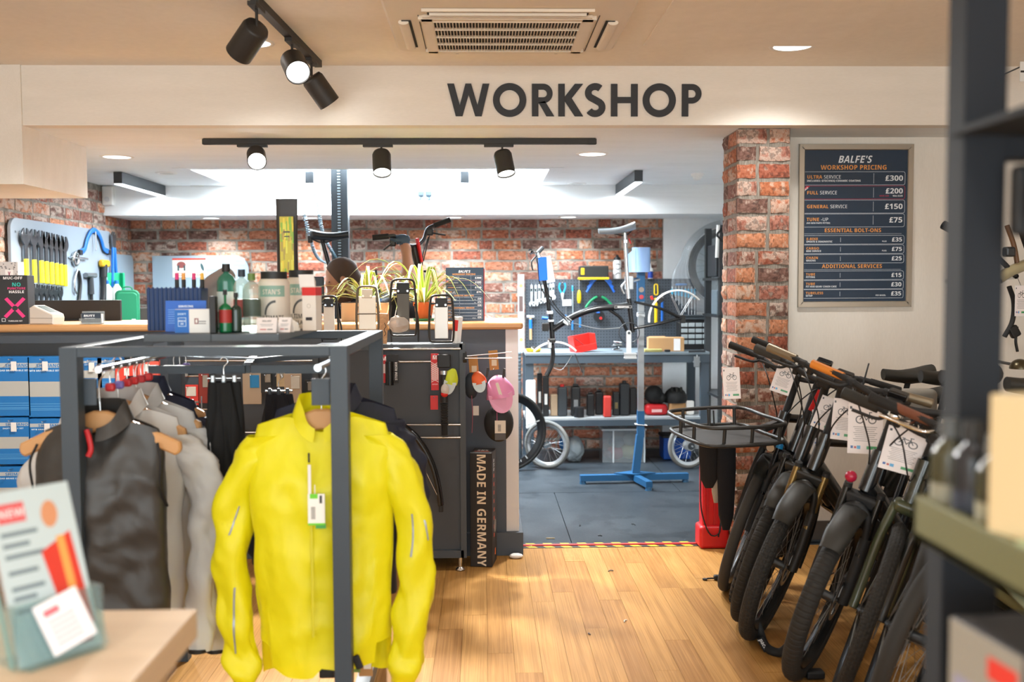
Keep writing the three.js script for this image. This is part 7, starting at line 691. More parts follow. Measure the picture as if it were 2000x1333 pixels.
// black shorts and tights on clip hangers
[[438, 724, 3.42, 80, 240, 'black padded shorts on a clip hanger in the middle of the rack'], [545, 748, 4.05, 66, 110, 'pair of dark blue tights hanging right of the black shorts'], [352, 770, 4.0, 90, 120, 'wide black shorts on a hanger behind the grey jackets']].forEach(([px, py, d, w, h, l], i) => { const k = d / FPX, p = at(px, py + 22, d), t = thing('shorts', l, 'shorts', p), W = w * k, H = h * k, rows = []; for (let a = 0; a <= 20; a++) { const s = a / 20, row = []; for (let j = 0; j < 40; j++) { const th = j / 40 * PI * 2; row.push([cos(th) * W / 2 * (0.72 + 0.3 * Math.min(1, s * 2)) + 0.006 * sin(s * 8 + j), -s * H, sin(th) * (0.03 + 0.012 * s) + 0.012 * sin(cos(th) * 14) * (0.3 + s)]); } rows.push(row); } part('fabric', [grid(rows, true)], cloth(i === 1 ? '#10131d' : '#0f0f10', 0.8), t); part('clip_bar', [rod([-W * 0.4, 0.012, 0], [W * 0.4, 0.012, 0], 0.004)], chrome, t); for (const s of [-1, 0, 1]) part('clip', [rbox(0.014, 0.036, 0.014, s * W * 0.26, 0.006, 0.006, 0.004)], i === 1 ? darkSteel : M('#c5cacd', 0.25, 0.5, { transmission: 0.3, thickness: 0 }), t); part('hook', [tube([[0, 0.012, 0], [0, 0.05, 0], [0.014, 0.07, 0], [0, 0.085, 0], [-0.014, 0.072, 0]], 0.0022, 20, 6)], chrome, t); });
// hanger tails with coloured size clips
[[215, 735, '#c0262c'], [232, 731, '#7d6fb8'], [248, 728, '#c0262c'], [262, 748, '#c92a2f'], [276, 752, '#b92129'], [290, 756, '#c92a2f'], [342, 800, '#b5242b'], [354, 808, '#7464b0'], [366, 800, '#7a6ab2']].forEach(([px, py, c], i) => { const d = 1.157 * FPX / (945 - px), t = thing('size_clip', ['red size clip nearest the rack post', 'lilac size clip between two red ones', 'red size clip right of the lilac one', 'lower red clip above the wooden hangers', 'second lower red clip', 'rightmost lower red clip', 'red clip beside the black shorts', 'lilac clip beside the red one by the shorts', 'lilac clip nearest the black shorts'][i], 'clip', at(px, py, d).setY(yRail - 0.062)); part('clip_body', [rbox(0.03, 0.026, 0.02, 0, 0, 0, 0.008)], M(c, 0.4), t); part('hook', [tube([[0, 0.01, 0], [0, 0.045, 0], [0.012, 0.06, 0], [-0.006, 0.07, 0]], 0.002, 16, 6)], chrome, t); });
[[350, 838], [372, 842], [395, 840], [408, 836], [430, 838]].forEach(([px, py], i) => { const d = 3.85, t = thing('wooden_hanger', ['first', 'second', 'third', 'fourth', 'fifth'][i] + ' wooden hanger end from the left beside the black shorts', 'hanger', at(px, py, d)); part('arm', [ext(poly([[-0.012, 0.04], [0.012, 0.045], [0.02, -0.05], [-0.002, -0.06], [-0.016, -0.02]]), 0.016, 0.004, 0, 0, -0.008)], hangerWood, t); part('hook', [rod([0, 0.04, 0], [0, 0.13, 0], 0.0025)], chrome, t); });
// ---------- goods on the rack shelf ----------
const shelfAt = (px, d) => { const p = at(px, 650, d); return [p.x, SH, -d]; }, sk = (n, d) => n / FPX * d;
{ let d = 3.48, t = thing('display_box', 'dark navy ribbed display box on the rack shelf', 'box', shelfAt(349, d)); const W = sk(103, d), H = sk(82, d); part('box_body', [rbox(W, H, 0.09, 0, H / 2, 0, 0.003)], M('#12325f', 0.5), t); for (let i = 0; i < 12; i++) part('rib', [rod([-W / 2 + 0.008 + i * W / 12.4, 0.002, 0.046], [-W / 2 + 0.008 + i * W / 12.4, H + 0.003, 0.046], 0.003)], M('#143a6e', 0.5), t);
  [[348, '#e0287a'], [361, '#e8a24a'], [381, '#d92d72'], [397, '#e9b23c']].forEach(([px, c], i) => { const q = shelfAt(px, d - 0.01), u = thing('lip_balm', ['pink-tipped tube at the left of the navy display', 'orange-tipped tube second from left in the navy display', 'pink-tipped tube third from left in the navy display', 'yellow-tipped tube at the right of the navy display'][i], 'tube', [q[0], SH + H - 0.03 + 0.031, q[2]]); part('barrel', [cyl(0.007, 0.007, 0.03, 0, 0.013, 0)], blackPlastic, u); part('tip', [cyl(0.006, 0.0065, 0.022, 0, 0.039, 0)], M(c, 0.4), u); });
  d = 3.38; t = thing('blue_leaflet', 'bright blue leaflet standing in front of the navy display box', 'leaflet', shelfAt(364, d)); part('leaflet_print', [box(sk(78, d), sk(60, d), 0.004, 0, sk(30, d), 0, -0.08)], printed(canvasTex(256, 196, (g) => { g.fillStyle = '#0f5fc4'; g.fillRect(0, 0, 256, 196); text(g, 'SERVICING', 128, 36, 'bold 18px sans-serif', '#fff'); g.fillStyle = '#6fa8e8'; for (let i = 0; i < 7; i++) g.fillRect(16, 56 + i * 14, 60 + (i % 3) * 16, 4); }), 0.4), t);
  d = 3.28; t = thing('sample_pack', 'small blue and white pack at the front of the rack shelf', 'box', shelfAt(379, d)); part('pack_body', [rbox(sk(68, d), sk(46, d), 0.035, 0, sk(23, d), 0, 0.002)], whiteP, t); part('pack_print', [print(sk(67, d), sk(45, d), 0, sk(23, d), 0.0182)], printed(canvasTex(256, 170, (g) => { g.fillStyle = '#e9e7e2'; g.fillRect(0, 0, 256, 170); g.fillStyle = '#1568bd'; g.fillRect(0, 0, 106, 170); g.strokeStyle = '#cfe2f5'; g.lineWidth = 4; g.strokeRect(26, 60, 56, 62); text(g, 'DON\'T', 53, 32, 'bold 20px sans-serif', '#d5e6f7'); text(g, 'PINCH', 54, 84, 'bold 16px sans-serif', '#fff'); text(g, 'ME', 54, 104, 'bold 16px sans-serif', '#fff'); g.strokeStyle = '#7a2b2b'; g.lineWidth = 7; g.strokeRect(148, 68, 22, 34); g.fillStyle = '#444a55'; g.fillRect(168, 84, 60, 6); g.fillRect(168, 100, 60, 5); })), t);
  d = 3.62; t = thing('wash_mitt', 'grey-brown curved sponge mitt behind the sample pack', 'mitt', shelfAt(415, d)); part('mitt', [tube([[0, 0.02, 0], [-0.02, 0.09, 0], [0.0, 0.15, 0], [0.05, 0.185, 0]], 0.036, 30, 14), sph(0.036, 0.05, 0.185, 0), cyl(0.036, 0.036, 0.03, 0, 0.015, 0)], M('#8b7f78', 0.9), t);
  d = 3.25; t = thing('card_holder_black', 'slim black bracket standing between the packs and bottles', 'stand', shelfAt(418, d)); part('stand', [rbox(0.02, sk(72, d), 0.03, 0, sk(36, d), 0, 0.002)], blackPlastic, t);
  const bottle = (name, label, px, d, w, h, glass, cap, o = {}) => { const W = sk(w, d) / 2, H = sk(h, d), t = thing(name, label, 'bottle', shelfAt(px, d)), nk = o.neck ?? 0.3, sh = o.sh ?? 0.72; part('bottle', [lathe([[0, 0], [W * 0.94, 0], [W, 0.006], [W, H * sh], [W * 0.8, H * (sh + 0.07)], [W * nk, H * (sh + 0.13)], [W * nk, H * 0.9], [0, H * 0.9]], 24)], glass, t); part('cap', [cyl(W * (nk + 0.12), W * (nk + 0.14), H * 0.12, 0, H * 0.93, 0)], cap, t); if (o.label) part('label', [cyl(W * 1.01, W * 1.01, H * 0.3, 0, H * (o.ly ?? 0.35), 0, 0, 0, 0, 24)], o.label, t); return t; };
  const clearG = M('#dfe8e2', 0.1, 0, { transmission: 0.75, thickness: 0 }), greenG = M('#0c7a46', 0.2, 0, { transmission: 0.25, thickness: 0 });
  bottle('spray_bottle', 'tall clear bottle of green cleaner with black cap on the rack shelf', 444, 3.55, 36, 128, M('#3f8f78', 0.15, 0, { transmission: 0.4, thickness: 0 }), blackPlastic, { label: M('#cdd8d0', 0.5), ly: 0.42 });
  bottle('lube_bottle', 'small green lube bottle with red label and black nozzle', 441, 3.28, 24, 84, greenG, blackPlastic, { label: M('#a8302a', 0.5), sh: 0.55, ly: 0.38, neck: 0.2 });
  bottle('cleaner_bottle', 'clear bottle with red label and dark cap behind the lube bottle', 474, 3.5, 32, 118, clearG, M('#2a3340', 0.5), { label: M('#9c4038', 0.5) });
  bottle('pump_bottle', 'clear pump bottle with green cap right of the red-labelled bottle', 493, 3.42, 34, 112, clearG, M('#5f7d3a', 0.5), { label: M('#4c5a50', 0.5), ly: 0.4 });
  bottle('dropper_bottle', 'small dark dropper bottle in the bottle group', 462, 3.3, 22, 78, M('#22352c', 0.2), blackPlastic, { sh: 0.55, neck: 0.25 });
  const tub = (px, d, w, h, l, n) => { const W = sk(w, d) / 2, H = sk(h, d), t = thing('sealant_tub', l, 'tub', shelfAt(px, d)); part('tub', [lathe([[0, 0], [W, 0], [W, H * 0.8], [W * 0.9, H * 0.87], [W * 0.8, H * 0.88], [0, H * 0.88]], 28)], M('#d6cbbc', 0.45), t); part('lid', [cyl(W * 0.84, W * 0.84, H * 0.13, 0, H * 0.935, 0, 0, 0, 0, 28)], blackPlastic, t); const lb = new THREE.CylinderGeometry(W * 1.006, W * 1.006, H * 0.72, 28, 1, true, -0.9, 1.8); part('label', [lb.translate(0, H * 0.4, 0)], printed(canvasTex(128, 160, (g) => { g.fillStyle = '#d6cbbc'; g.fillRect(0, 0, 128, 160); g.fillStyle = '#84a596'; g.fillRect(0, 0, 128, 42); text(g, 'STAN\'S', 64, 24, 'bold 26px sans-serif', '#d6cbbc'); g.strokeStyle = '#4a4a48'; g.lineWidth = 9; g.beginPath(); g.arc(84, 108, 48, PI * 0.98, PI * 1.5); g.stroke(); text(g, n[0], 64, 122, 'bold 24px sans-serif', '#4c4640'); text(g, n[1], 64, 146, 'bold 22px sans-serif', '#4c4640'); })), t); };
  tub(537, 3.5, 60, 112, 'left cream tub of tyre sealant with black lid on the rack shelf', ['ULTIMATE', 'SEALANT']); tub(590, 3.62, 56, 112, 'right cream tub of tyre sealant with black lid on the rack shelf', ['ULTIMATE', 'SEALANT']);
  d = 3.42; t = thing('bulb_carton', 'red-topped white carton at the right end of the rack shelf', 'box', [atX(610, 650, d), SH, -d], -0.25); part('carton_body', [rbox(0.05, 0.15, 0.05, 0, 0.075, 0, 0.002)], M('#e3d9cf', 0.5), t); part('red_band', [rbox(0.0506, 0.03, 0.0506, 0, 0.133, 0, 0.002)], redP, t); part('carton_print', [print(0.034, 0.07, 0, 0.065, 0.0256)], printed(canvasTex(64, 128, (g) => { g.fillStyle = '#e3d9cf'; g.fillRect(0, 0, 64, 128); g.strokeStyle = '#b8aca0'; g.lineWidth = 3; g.beginPath(); g.arc(32, 30, 12, 0, 7); g.stroke(); g.fillStyle = '#26242a'; g.fillRect(10, 100, 44, 20); })), t); part('header_card', [box(0.055, 0.045, 0.002, -0.012, 0.168, 0.012, 0.2)], paper, t);
  [[521, 3.24, 40, -0.1, 'left folded white price card at the front of the rack shelf'], [556, 3.26, 26, -0.25, 'right folded white price card at the front of the rack shelf']].forEach(([px, d, w, rz, l]) => { const t = thing('price_card', l, 'price card', shelfAt(px, d), rz); part('card_print', [box(sk(w, d), 0.05, 0.0015, 0, 0.025, 0, -0.25)], printed(canvasTex(128, 80, (g) => { g.fillStyle = '#e6dcd8'; g.fillRect(0, 0, 128, 80); text(g, 'SEALANT', 64, 18, 'bold 14px sans-serif', '#555'); g.fillStyle = '#999'; g.fillRect(22, 34, 84, 3); g.fillRect(30, 42, 68, 3); g.fillStyle = '#c0504a'; g.fillRect(24, 60, 40, 5); g.fillStyle = '#555'; g.fillRect(70, 60, 34, 5); })), t); part('card_back', [box(sk(w, d), 0.05, 0.0015, 0, 0.025, -0.018, 0.3)], paper, t); });
  t = thing('tape_roll', 'white glossy dome behind the price cards', 'roll', shelfAt(570, 3.4)); part('dome', [T(new THREE.SphereGeometry(0.026, 24, 12, 0, PI * 2, 0, PI / 2).scale(1, 1.2, 1), 0, 0.006, 0)], M('#f1f0ee', 0.15), t); part('base', [cyl(0.028, 0.028, 0.008, 0, 0.004, 0)], whiteP, t);
  d = 3.85; const pb = thing('riser_box', 'brown cardboard riser behind the sealant tubs', 'box', shelfAt(556, d)); part('riser', [rbox(0.1, 0.12, 0.06, 0, 0.06, 0, 0.002)], card, pb);
  t = thing('energy_pouch', 'tall black pouch with yellow-green window standing on the riser', 'pouch', [atX(562, 520, d), SH + 0.121, -d]); const ph = sk(235, d) - 0.121 + 0.02, pw = 0.084, rows = []; for (let i = 0; i <= 14; i++) { const s = i / 14, row = []; for (let j = 0; j < 28; j++) { const th = j / 28 * PI * 2; row.push([Math.sign(cos(th)) * Math.pow(abs(cos(th)), 0.55) * pw / 2 * (1 - 0.06 * sin(s * PI)), s * ph, sin(th) * 0.02 * sin(Math.min(1, s * 1.15 + 0.1) * PI * 0.92)]); } rows.push(row); } part('pouch', [grid(rows, true)], cloth('#2b2724', 0.45), t); part('window', [print(0.052, ph * 0.78, 0.002, ph * 0.42, 0.0215)], printed(canvasTex(96, 256, (g) => { g.fillStyle = '#c4b414'; g.fillRect(0, 0, 96, 256); const r = rng(5); for (let i = 0; i < 60; i++) { g.fillStyle = ['#7fae1c', '#e0c81a', '#a58f2a', '#d8d23a'][i % 4]; g.fillRect(r() * 90, r() * 256, 4 + r() * 12, 10 + r() * 40); } g.fillStyle = '#3a3020'; g.fillRect(24, 50, 48, 5); g.fillRect(30, 66, 36, 4); g.fillStyle = '#e2552a'; g.fillRect(0, 192, 96, 18); g.fillStyle = '#f4d0b8'; g.fillRect(14, 199, 68, 4); }), 0.4), t); }

// ---------- foreground table, leaflet holder, shelf ----------
{ const th = 0.9, d1 = (EYE - th) * FPX / (1190 - 559), xr = atX(385, 1190, d1), t = thing('front_table', 'pale oak table top in the bottom left foreground', 'table'), tx = dataTex(256, 256, (u, v) => { const g = fbm(u * 2, v * 26, 401, 3) - 0.5; return [197 + g * 22, 172 + g * 22, 143 + g * 20]; }); part('table_top', [rbox(1.0, 0.055, 1.2, xr - 0.5, th - 0.0275, -d1 + 0.6, 0.003)], new THREE.MeshPhysicalMaterial({ map: tx, roughness: 0.5 }), t); for (const [x, z] of [[-0.08, -0.06], [-0.92, -0.06], [-0.08, -1.14], [-0.92, -1.14]]) part('leg', [box(0.06, th - 0.056, 0.06, xr + x, (th - 0.056) / 2, -d1 - z)], M('#b79c7e', 0.6), t);
  const b = thing('advertising_board', 'bright blue panel standing under the front table edge', 'panel', [xr - 0.045, 0.35, -d1 + 0.36], 0); part('panel', [rbox(0.02, 0.46, 0.5, 0, 0.23, 0, 0.003)], M('#6f9be8', 0.4), b); part('panel_foot', [rbox(0.1, 0.02, 0.5, 0, -0.01, 0, 0.003), box(0.02, 0.34, 0.02, 0, -0.18, 0)], M('#3c4656', 0.5), b);
  // acrylic leaflet holder
  const d = 1.62, p = at(105, 1262, d), h = thing('leaflet_holder', 'clear acrylic leaflet holder on the front table', 'leaflet holder', [p.x, th + 0.002, -d], 0.92), ac = M('#e6f0f0', 0.06, 0, { transmission: 0.93, thickness: 0 }); part('back_plate', [box(0.15, 0.235, 0.003, 0, 0.113, -0.034, -0.34)], ac, h); part('front_pocket', [box(0.15, 0.1, 0.003, 0, 0.05, 0.02, -0.34)], ac, h); part('holder_base', [box(0.13, 0.003, 0.09, 0, 0.0015, 0.0)], ac, h); for (const s of [-1, 1]) part('side_plate', [box(0.003, 0.1, 0.055, s * 0.075, 0.05, -0.006)], ac, h); part('edge_strip', [box(0.003, 0.24, 0.006, -0.075, 0.115, -0.03, -0.34)], M('#9fd0cc', 0.2, 0, { transmission: 0.5, thickness: 0 }), h);
  const lf = thing('advert_leaflet', 'pale grey leaflet with red and orange figure in the acrylic holder', 'leaflet', [p.x, th + 0.005, -d], 0.92); part('leaflet_print', [box(0.14, 0.28, 0.003, 0, 0.132, -0.022, -0.34)], printed(canvasTex(256, 540, (g) => { g.fillStyle = '#b9c6c8'; g.fillRect(0, 0, 256, 540); g.fillStyle = '#cf5a5c'; g.fillRect(22, 40, 84, 62); text(g, 'NEW', 64, 72, 'bold 36px sans-serif', '#e9d8d8'); g.fillStyle = '#6f7d84'; for (const [y, w] of [[130, 110], [165, 80], [200, 120], [250, 90], [300, 100], [330, 70], [370, 90]]) g.fillRect(22, y, w, 14); g.fillStyle = '#c98a64'; g.beginPath(); g.ellipse(178, 95, 26, 44, 0.1, 0, 7); g.fill(); g.fillStyle = '#cc3a2c'; g.beginPath(); g.moveTo(130, 210); g.lineTo(230, 160); g.lineTo(246, 470); g.lineTo(160, 430); g.fill(); g.strokeStyle = '#e09a50'; g.lineWidth = 26; g.beginPath(); g.moveTo(196, 170); g.lineTo(206, 440); g.stroke(); g.fillStyle = '#a02a3a'; g.fillRect(120, 490, 110, 30); }), 0.3), lf);
  const pc = thing('pocket_card', 'small white card with red print in the holder front pocket', 'card', [p.x + 0.028, th + 0.016, -d + 0.02], 0.92); part('card_print', [box(0.075, 0.085, 0.002, 0, 0.048, 0, -0.34, 0, 0.25)], printed(canvasTex(96, 108, (g) => { g.fillStyle = '#ece7ea'; g.fillRect(0, 0, 96, 108); g.fillStyle = '#cc6a74'; g.fillRect(14, 16, 34, 14); g.fillStyle = '#d9aab0'; for (let i = 0; i < 5; i++) g.fillRect(14, 40 + i * 12, 60, 5); })), pc); }
{ // olive shelf unit at the right
  const m = M('#5c5a30', 0.6), pm = M('#23262b', 0.75, 0, { specularIntensity: 0.4 }), X0 = 0.566, t = thing('shelf_unit', 'dark steel shelf unit with olive shelf at the right edge of the picture', 'shelf unit'), yb = atY(1900, 1108, 1.148), h = 0.058;
  part('post', [rbox(0.056, 2.6, 0.05, 0.648, 1.3, -1.3, 0.002)], pm, t); part('post', [rbox(0.056, 2.6, 0.05, 0.648, 1.3, -0.35, 0.002)], pm, t); part('post', [rbox(0.056, 2.6, 0.05, 1.05, 1.3, -1.3, 0.002)], pm, t); part('post', [rbox(0.056, 2.6, 0.05, 1.05, 1.3, -0.35, 0.002)], pm, t);
  part('olive_shelf', [rbox(0.5, 0.012, 0.98, X0 + 0.25, yb + 0.006, -0.8, 0.002)], m, t); part('shelf_lip', [rbox(0.014, h, 0.98, X0 + 0.007, yb + h / 2, -0.8, 0.002)], m, t); part('shelf_lip', [rbox(0.5, h, 0.014, X0 + 0.25, yb + h / 2, -1.283, 0.002)], m, t);
  const yu = atY(1960, 292, 1.3); part('upper_beam', [rbox(0.42, 0.03, 0.04, 0.85, yu, -1.3, 0.002)], pm, t); part('upper_shelf', [rbox(0.44, 0.01, 0.95, 0.83, yu + 0.02, -0.82, 0.002)], pm, t);
  const yl = atY(1900, 1236, 1.1); part('lower_shelf', [rbox(0.5, 0.014, 0.98, X0 + 0.26, yl - 0.28, -0.8, 0.002)], m, t); part('lower_post_plate', [rbox(0.02, yb, 0.05, 0.612, yb / 2, -1.3, 0.002)], pm, t);
  const by = yb + 0.0125; const bt = (x, d, r, H, g, cap, lab, l) => { const t = thing('care_bottle', l, 'bottle', [x, by, -d]); part('bottle', [lathe([[0, 0], [r, 0], [r, H * 0.68], [r * 0.8, H * 0.76], [r * 0.35, H * 0.82], [r * 0.35, H * 0.9], [0, H * 0.9]], 20)], g, t); part('cap', [cyl(r * 0.5, r * 0.55, H * 0.16, 0, H * 0.92, 0)], cap, t); part('label', [cyl(r * 1.01, r * 1.01, H * 0.3, 0, H * 0.3, 0, 0, 0, 0, 20)], lab, t); };
  bt(0.6, 1.258, 0.022, 0.15, M('#3d3b26', 0.3), M('#4c4f50', 0.5), M('#8a8674', 0.6), 'dark olive bottle at the far corner of the olive shelf'); bt(0.604, 1.205, 0.023, 0.155, M('#23262c', 0.3), blackPlastic, M('#2b3240', 0.5), 'black bottle beside the dark olive one'); bt(0.606, 1.152, 0.022, 0.145, M('#3b3a2a', 0.3), M('#5d5f5c', 0.5), M('#9a967f', 0.6), 'olive bottle next to the cream carton'); bt(0.66, 1.23, 0.023, 0.15, M('#2c2b22', 0.3), blackPlastic, M('#6d6a50', 0.6), 'rear olive bottle behind the black bottle');
  carton('cream_carton', 'tall cream carton on the olive shelf at the right edge', 'box', 0.1, 0.2, 0.07, [0.625, by, -1.075], 0.3, M('#d8c296', 0.6), null); const gr = thing('green_pack', 'low green and white ribbed pack in front of the cream carton', 'pack', [0.6, by, -1.015], 0.2); part('pack_body', [rbox(0.06, 0.05, 0.05, 0, 0.025, 0, 0.004)], M('#8f9a6c', 0.6), gr); for (let i = 0; i < 5; i++) part('rib', [box(0.004, 0.046, 0.004, -0.024 + i * 0.012, 0.025, 0.026)], M('#d0d2c0', 0.6), gr);
  const lb = yl - 0.273; const bx = thing('parts_carton', 'black and white printed carton with red spot on the lower shelf', 'box', [0.66, lb, -1.1], 0.1); part('carton_body', [rbox(0.19, 0.272, 0.14, 0, 0.136, 0, 0.003)], M('#3a3838', 0.5), bx); part('side_print', [T(print(0.138, 0.27), -0.0958, 0.136, 0, 0, -PI / 2, 0)], printed(canvasTex(128, 256, (g) => { g.fillStyle = '#8d877c'; g.fillRect(0, 0, 128, 256); g.fillStyle = '#cf2e22'; g.fillRect(70, 18, 50, 24); g.fillStyle = '#8b88a0'; g.fillRect(10, 60, 60, 120); })), bx); part('front_print', [print(0.188, 0.27, 0, 0.136, 0.0708)], printed(canvasTex(192, 280, (g) => { g.fillStyle = '#2d2c2e'; g.fillRect(0, 0, 192, 280); g.fillStyle = '#5a5258'; g.fillRect(0, 0, 192, 22); g.fillStyle = '#d3301f'; g.fillRect(4, 24, 30, 24); g.fillStyle = '#c9c4b8'; g.fillRect(24, 70, 40, 200); g.fillStyle = '#c8b42a'; g.fillRect(70, 80, 60, 26); g.fillStyle = '#7d94b4'; g.fillRect(80, 116, 110, 160); }), 0.5), bx);
  const hg = thing('hanging_cable', 'white hanging cable pack with red strap on the upper shelf beam', 'cable', [0.7, yu - 0.016, -1.25]); part('white_sleeve', [tube([[0, 0, 0.03], [-0.01, -0.06, 0.03], [0.005, -0.1, 0.035]], 0.012, 20, 10)], whiteP, hg); part('red_strap', [tube([[0.0, -0.075, 0.04], [0.03, -0.055, 0.05], [0.08, -0.03, 0.06]], 0.007, 20, 8)], M('#b03a38', 0.5), hg); part('dark_pouch', [rbox(0.06, 0.09, 0.02, 0.0, -0.055, 0.0, 0.008)], matteBlack, hg); part('plug', [sph(0.014, -0.008, -0.11, 0.035, 1.2, 0.8, 1)], M('#c9704a', 0.5), hg); }

// ---------- the mechanic behind the counter and the raised bike ----------
function sdfGeo(f, c, half, res) { const mc = new MarchingCubes(res, new THREE.MeshBasicMaterial(), false, false, 90000); mc.isolation = 0; const n = res, hs = n / 2; for (let z = 0; z < n; z++) for (let y = 0; y < n; y++) for (let x = 0; x < n; x++) mc.field[x + y * n + z * n * n] = -f(c.x + (x - hs) / hs * half, c.y + (y - hs) / hs * half, c.z + (z - hs) / hs * half); mc.update(); const k = mc.count, g = new THREE.BufferGeometry(), p = mc.positionArray.slice(0, k * 3); for (let i = 0; i < k; i++) { p[i * 3] = c.x + p[i * 3] * half; p[i * 3 + 1] = c.y + p[i * 3 + 1] * half; p[i * 3 + 2] = c.z + p[i * 3 + 2] * half; } g.setAttribute('position', new THREE.BufferAttribute(p, 3)); g.setAttribute('normal', new THREE.BufferAttribute(mc.normalArray.slice(0, k * 3), 3)); return norm(g); }
const capsule = (a, b, r1, r2) => { const dx = b.x - a.x, dy = b.y - a.y, dz = b.z - a.z, L2 = dx * dx + dy * dy + dz * dz; return (x, y, z) => { let t = ((x - a.x) * dx + (y - a.y) * dy + (z - a.z) * dz) / L2; t = t < 0 ? 0 : t > 1 ? 1 : t; return Math.hypot(x - a.x - dx * t, y - a.y - dy * t, z - a.z - dz * t) - (r1 + (r2 - r1) * t); }; };
const smin = (a, b, k) => { const h = max(k - abs(a - b), 0) / k; return min(a, b) - h * h * k / 4; };
const join = (fs, k) => (x, y, z) => { let d = fs[0](x, y, z); for (let i = 1; i < fs.length; i++) d = smin(d, fs[i](x, y, z), k); return d; };
const ellip = (c, rx, ry, rz, rot = 0) => { const s = sin(rot), q = cos(rot), m = min(rx, ry, rz); return (x, y, z) => { const X = x - c.x, Y = y - c.y, Z = z - c.z, u = X * q + Y * s, v = -X * s + Y * q; return (Math.hypot(u / rx, v / ry, Z / rz) - 1) * m; }; };
{ const D = 6.6, head = at(668, 543, D), P = (px, py, d = D) => at(px, py, d), tilt = 0.42; // head bowed to the left
  const dirF = V(-cos(tilt), -sin(tilt), 0), dirU = V(-sin(tilt), cos(tilt), 0); const hp = (f, u, s = 0) => head.clone().addScaledVector(dirF, f).addScaledVector(dirU, u).add(V(0, 0, s));
  const neckB = P(722, 606), chestT = P(738, 622), shN = P(752, 618, 6.42), shF = P(728, 618, 6.85), pelvis = P(858, 722, 6.66), elbow = P(803, 566, 6.42), wrist = P(793, 487, 6.5), palm = P(787, 469, 6.52), elbF = P(700, 700, 6.9), wriF = P(660, 665, 6.8);
  const cran = ellip(hp(-0.012, 0.03), 0.105, 0.098, 0.078, tilt), face = ellip(hp(0.03, -0.055), 0.072, 0.088, 0.064, tilt);
  const headF = join([cran, face, capsule(hp(0.075, -0.105), hp(0.04, -0.135), 0.03, 0.036), capsule(hp(0.098, -0.03), hp(0.118, -0.062), 0.011, 0.017), capsule(hp(0.09, 0.0, -0.025), hp(0.09, 0.0, 0.025), 0.018, 0.018), capsule(hp(0.102, -0.098, -0.014), hp(0.102, -0.098, 0.014), 0.011, 0.011), capsule(hp(-0.005, -0.05, -0.072), hp(-0.02, -0.085, -0.07), 0.014, 0.012), capsule(hp(-0.06, -0.06), neckB, 0.058, 0.066)], 0.035);
  const ear = (s) => join([ellip(hp(-0.012, -0.035, s * 0.079), 0.02, 0.033, 0.011, tilt), ellip(hp(-0.02, -0.04, s * 0.084), 0.012, 0.022, 0.01, tilt)], 0.01);
  const hole = ellip(hp(-0.006, -0.036, 0.094), 0.009, 0.016, 0.009, tilt); const hf = join([headF, ear(1), ear(-1)], 0.012), headAll = (x, y, z) => max(hf(x, y, z), -hole(x, y, z));
  // hand closed round the handlebar (bar runs along x through the fist)
  const fz = palm.z, fist = [ellip(palm.clone().add(V(0.004, 0.006, 0.012)), 0.045, 0.03, 0.03, -0.2)]; for (let i = 0; i < 4; i++) { const x = palm.x - 0.036 + i * 0.0225, y = palm.y + 0.006 - (i === 3 ? 0.004 : 0), L = [0.9, 1, 0.97, 0.85][i]; fist.push(capsule(V(x, y + 0.016, fz + 0.018), V(x, y + 0.012, fz - 0.028 * L), 0.0105, 0.01), capsule(V(x, y + 0.012, fz - 0.028 * L), V(x, y - 0.022, fz - 0.03 * L), 0.01, 0.009), capsule(V(x, y - 0.022, fz - 0.03 * L), V(x, y - 0.028, fz - 0.008), 0.009, 0.008)); } fist.push(capsule(palm.clone().add(V(-0.01, -0.006, 0.03)), palm.clone().add(V(-0.045, -0.004, 0.034)), 0.013, 0.011), capsule(palm.clone().add(V(-0.045, -0.004, 0.034)), palm.clone().add(V(-0.072, 0.004, 0.022)), 0.011, 0.009)); const fistF = join(fist, 0.008);
  const armN = join([capsule(shN, elbow, 0.058, 0.042), capsule(elbow, P(798, 540, 6.45), 0.043, 0.045), capsule(P(798, 540, 6.45), wrist, 0.045, 0.028), capsule(wrist, palm, 0.028, 0.03)], 0.03), armF = join([capsule(shF, elbF, 0.058, 0.044), capsule(elbF, wriF, 0.044, 0.03), capsule(wriF, wriF.clone().add(V(-0.07, 0.02, 0)), 0.032, 0.026)], 0.03);
  const t = thing('person', 'person in a black T-shirt and dark glove bending behind the counter, gripping a raised handlebar', 'person'), skin = M('#a3775e', 0.55);
  const bodyC = V(head.x + 0.12, 1.5, -6.62);
  part('body', [sdfGeo(headAll, head.clone().add(V(0.04, -0.03, 0)), 0.24, 84), sdfGeo(join([armN, armF], 0.02), V(head.x + 0.22, 1.4, -6.62), 0.62, 96)], skin, t);
  // short-cropped hair over the back of the skull
  const hairF = (x, y, z) => { const q = V(x, y, z).sub(head), f = q.dot(dirF), u = q.dot(dirU); const shell = headF(x, y, z) - 0.004; return max(shell, f - (0.035 + 0.3 * u), -(u + 0.03 + 1.1 * max(0, -f - 0.01)), -(u + 0.13)); }; part('cropped_hair', [sdfGeo(hairF, head, 0.2, 72)], M('#463830', 0.85), t);
  part('eyebrow', [tube([hp(0.094, 0.006, 0.022), hp(0.088, 0.009, 0.042), hp(0.074, 0.003, 0.056)], 0.005, 12, 6)], M('#2a1e18', 0.8), t); part('eye', [sph(0.011, ...hp(0.078, -0.018, 0.034).toArray())], M('#e8e2da', 0.3), t); part('beard', [sdfGeo((x, y, z) => { const q = V(x, y, z).sub(head), u = q.dot(dirU); return max(headF(x, y, z) - 0.003, u + 0.085 + 0 * x, -(u + 0.16), 0.0 - (q.dot(dirF) - 0.0)); }, head, 0.22, 64)], M('#5a4034', 0.85), t);
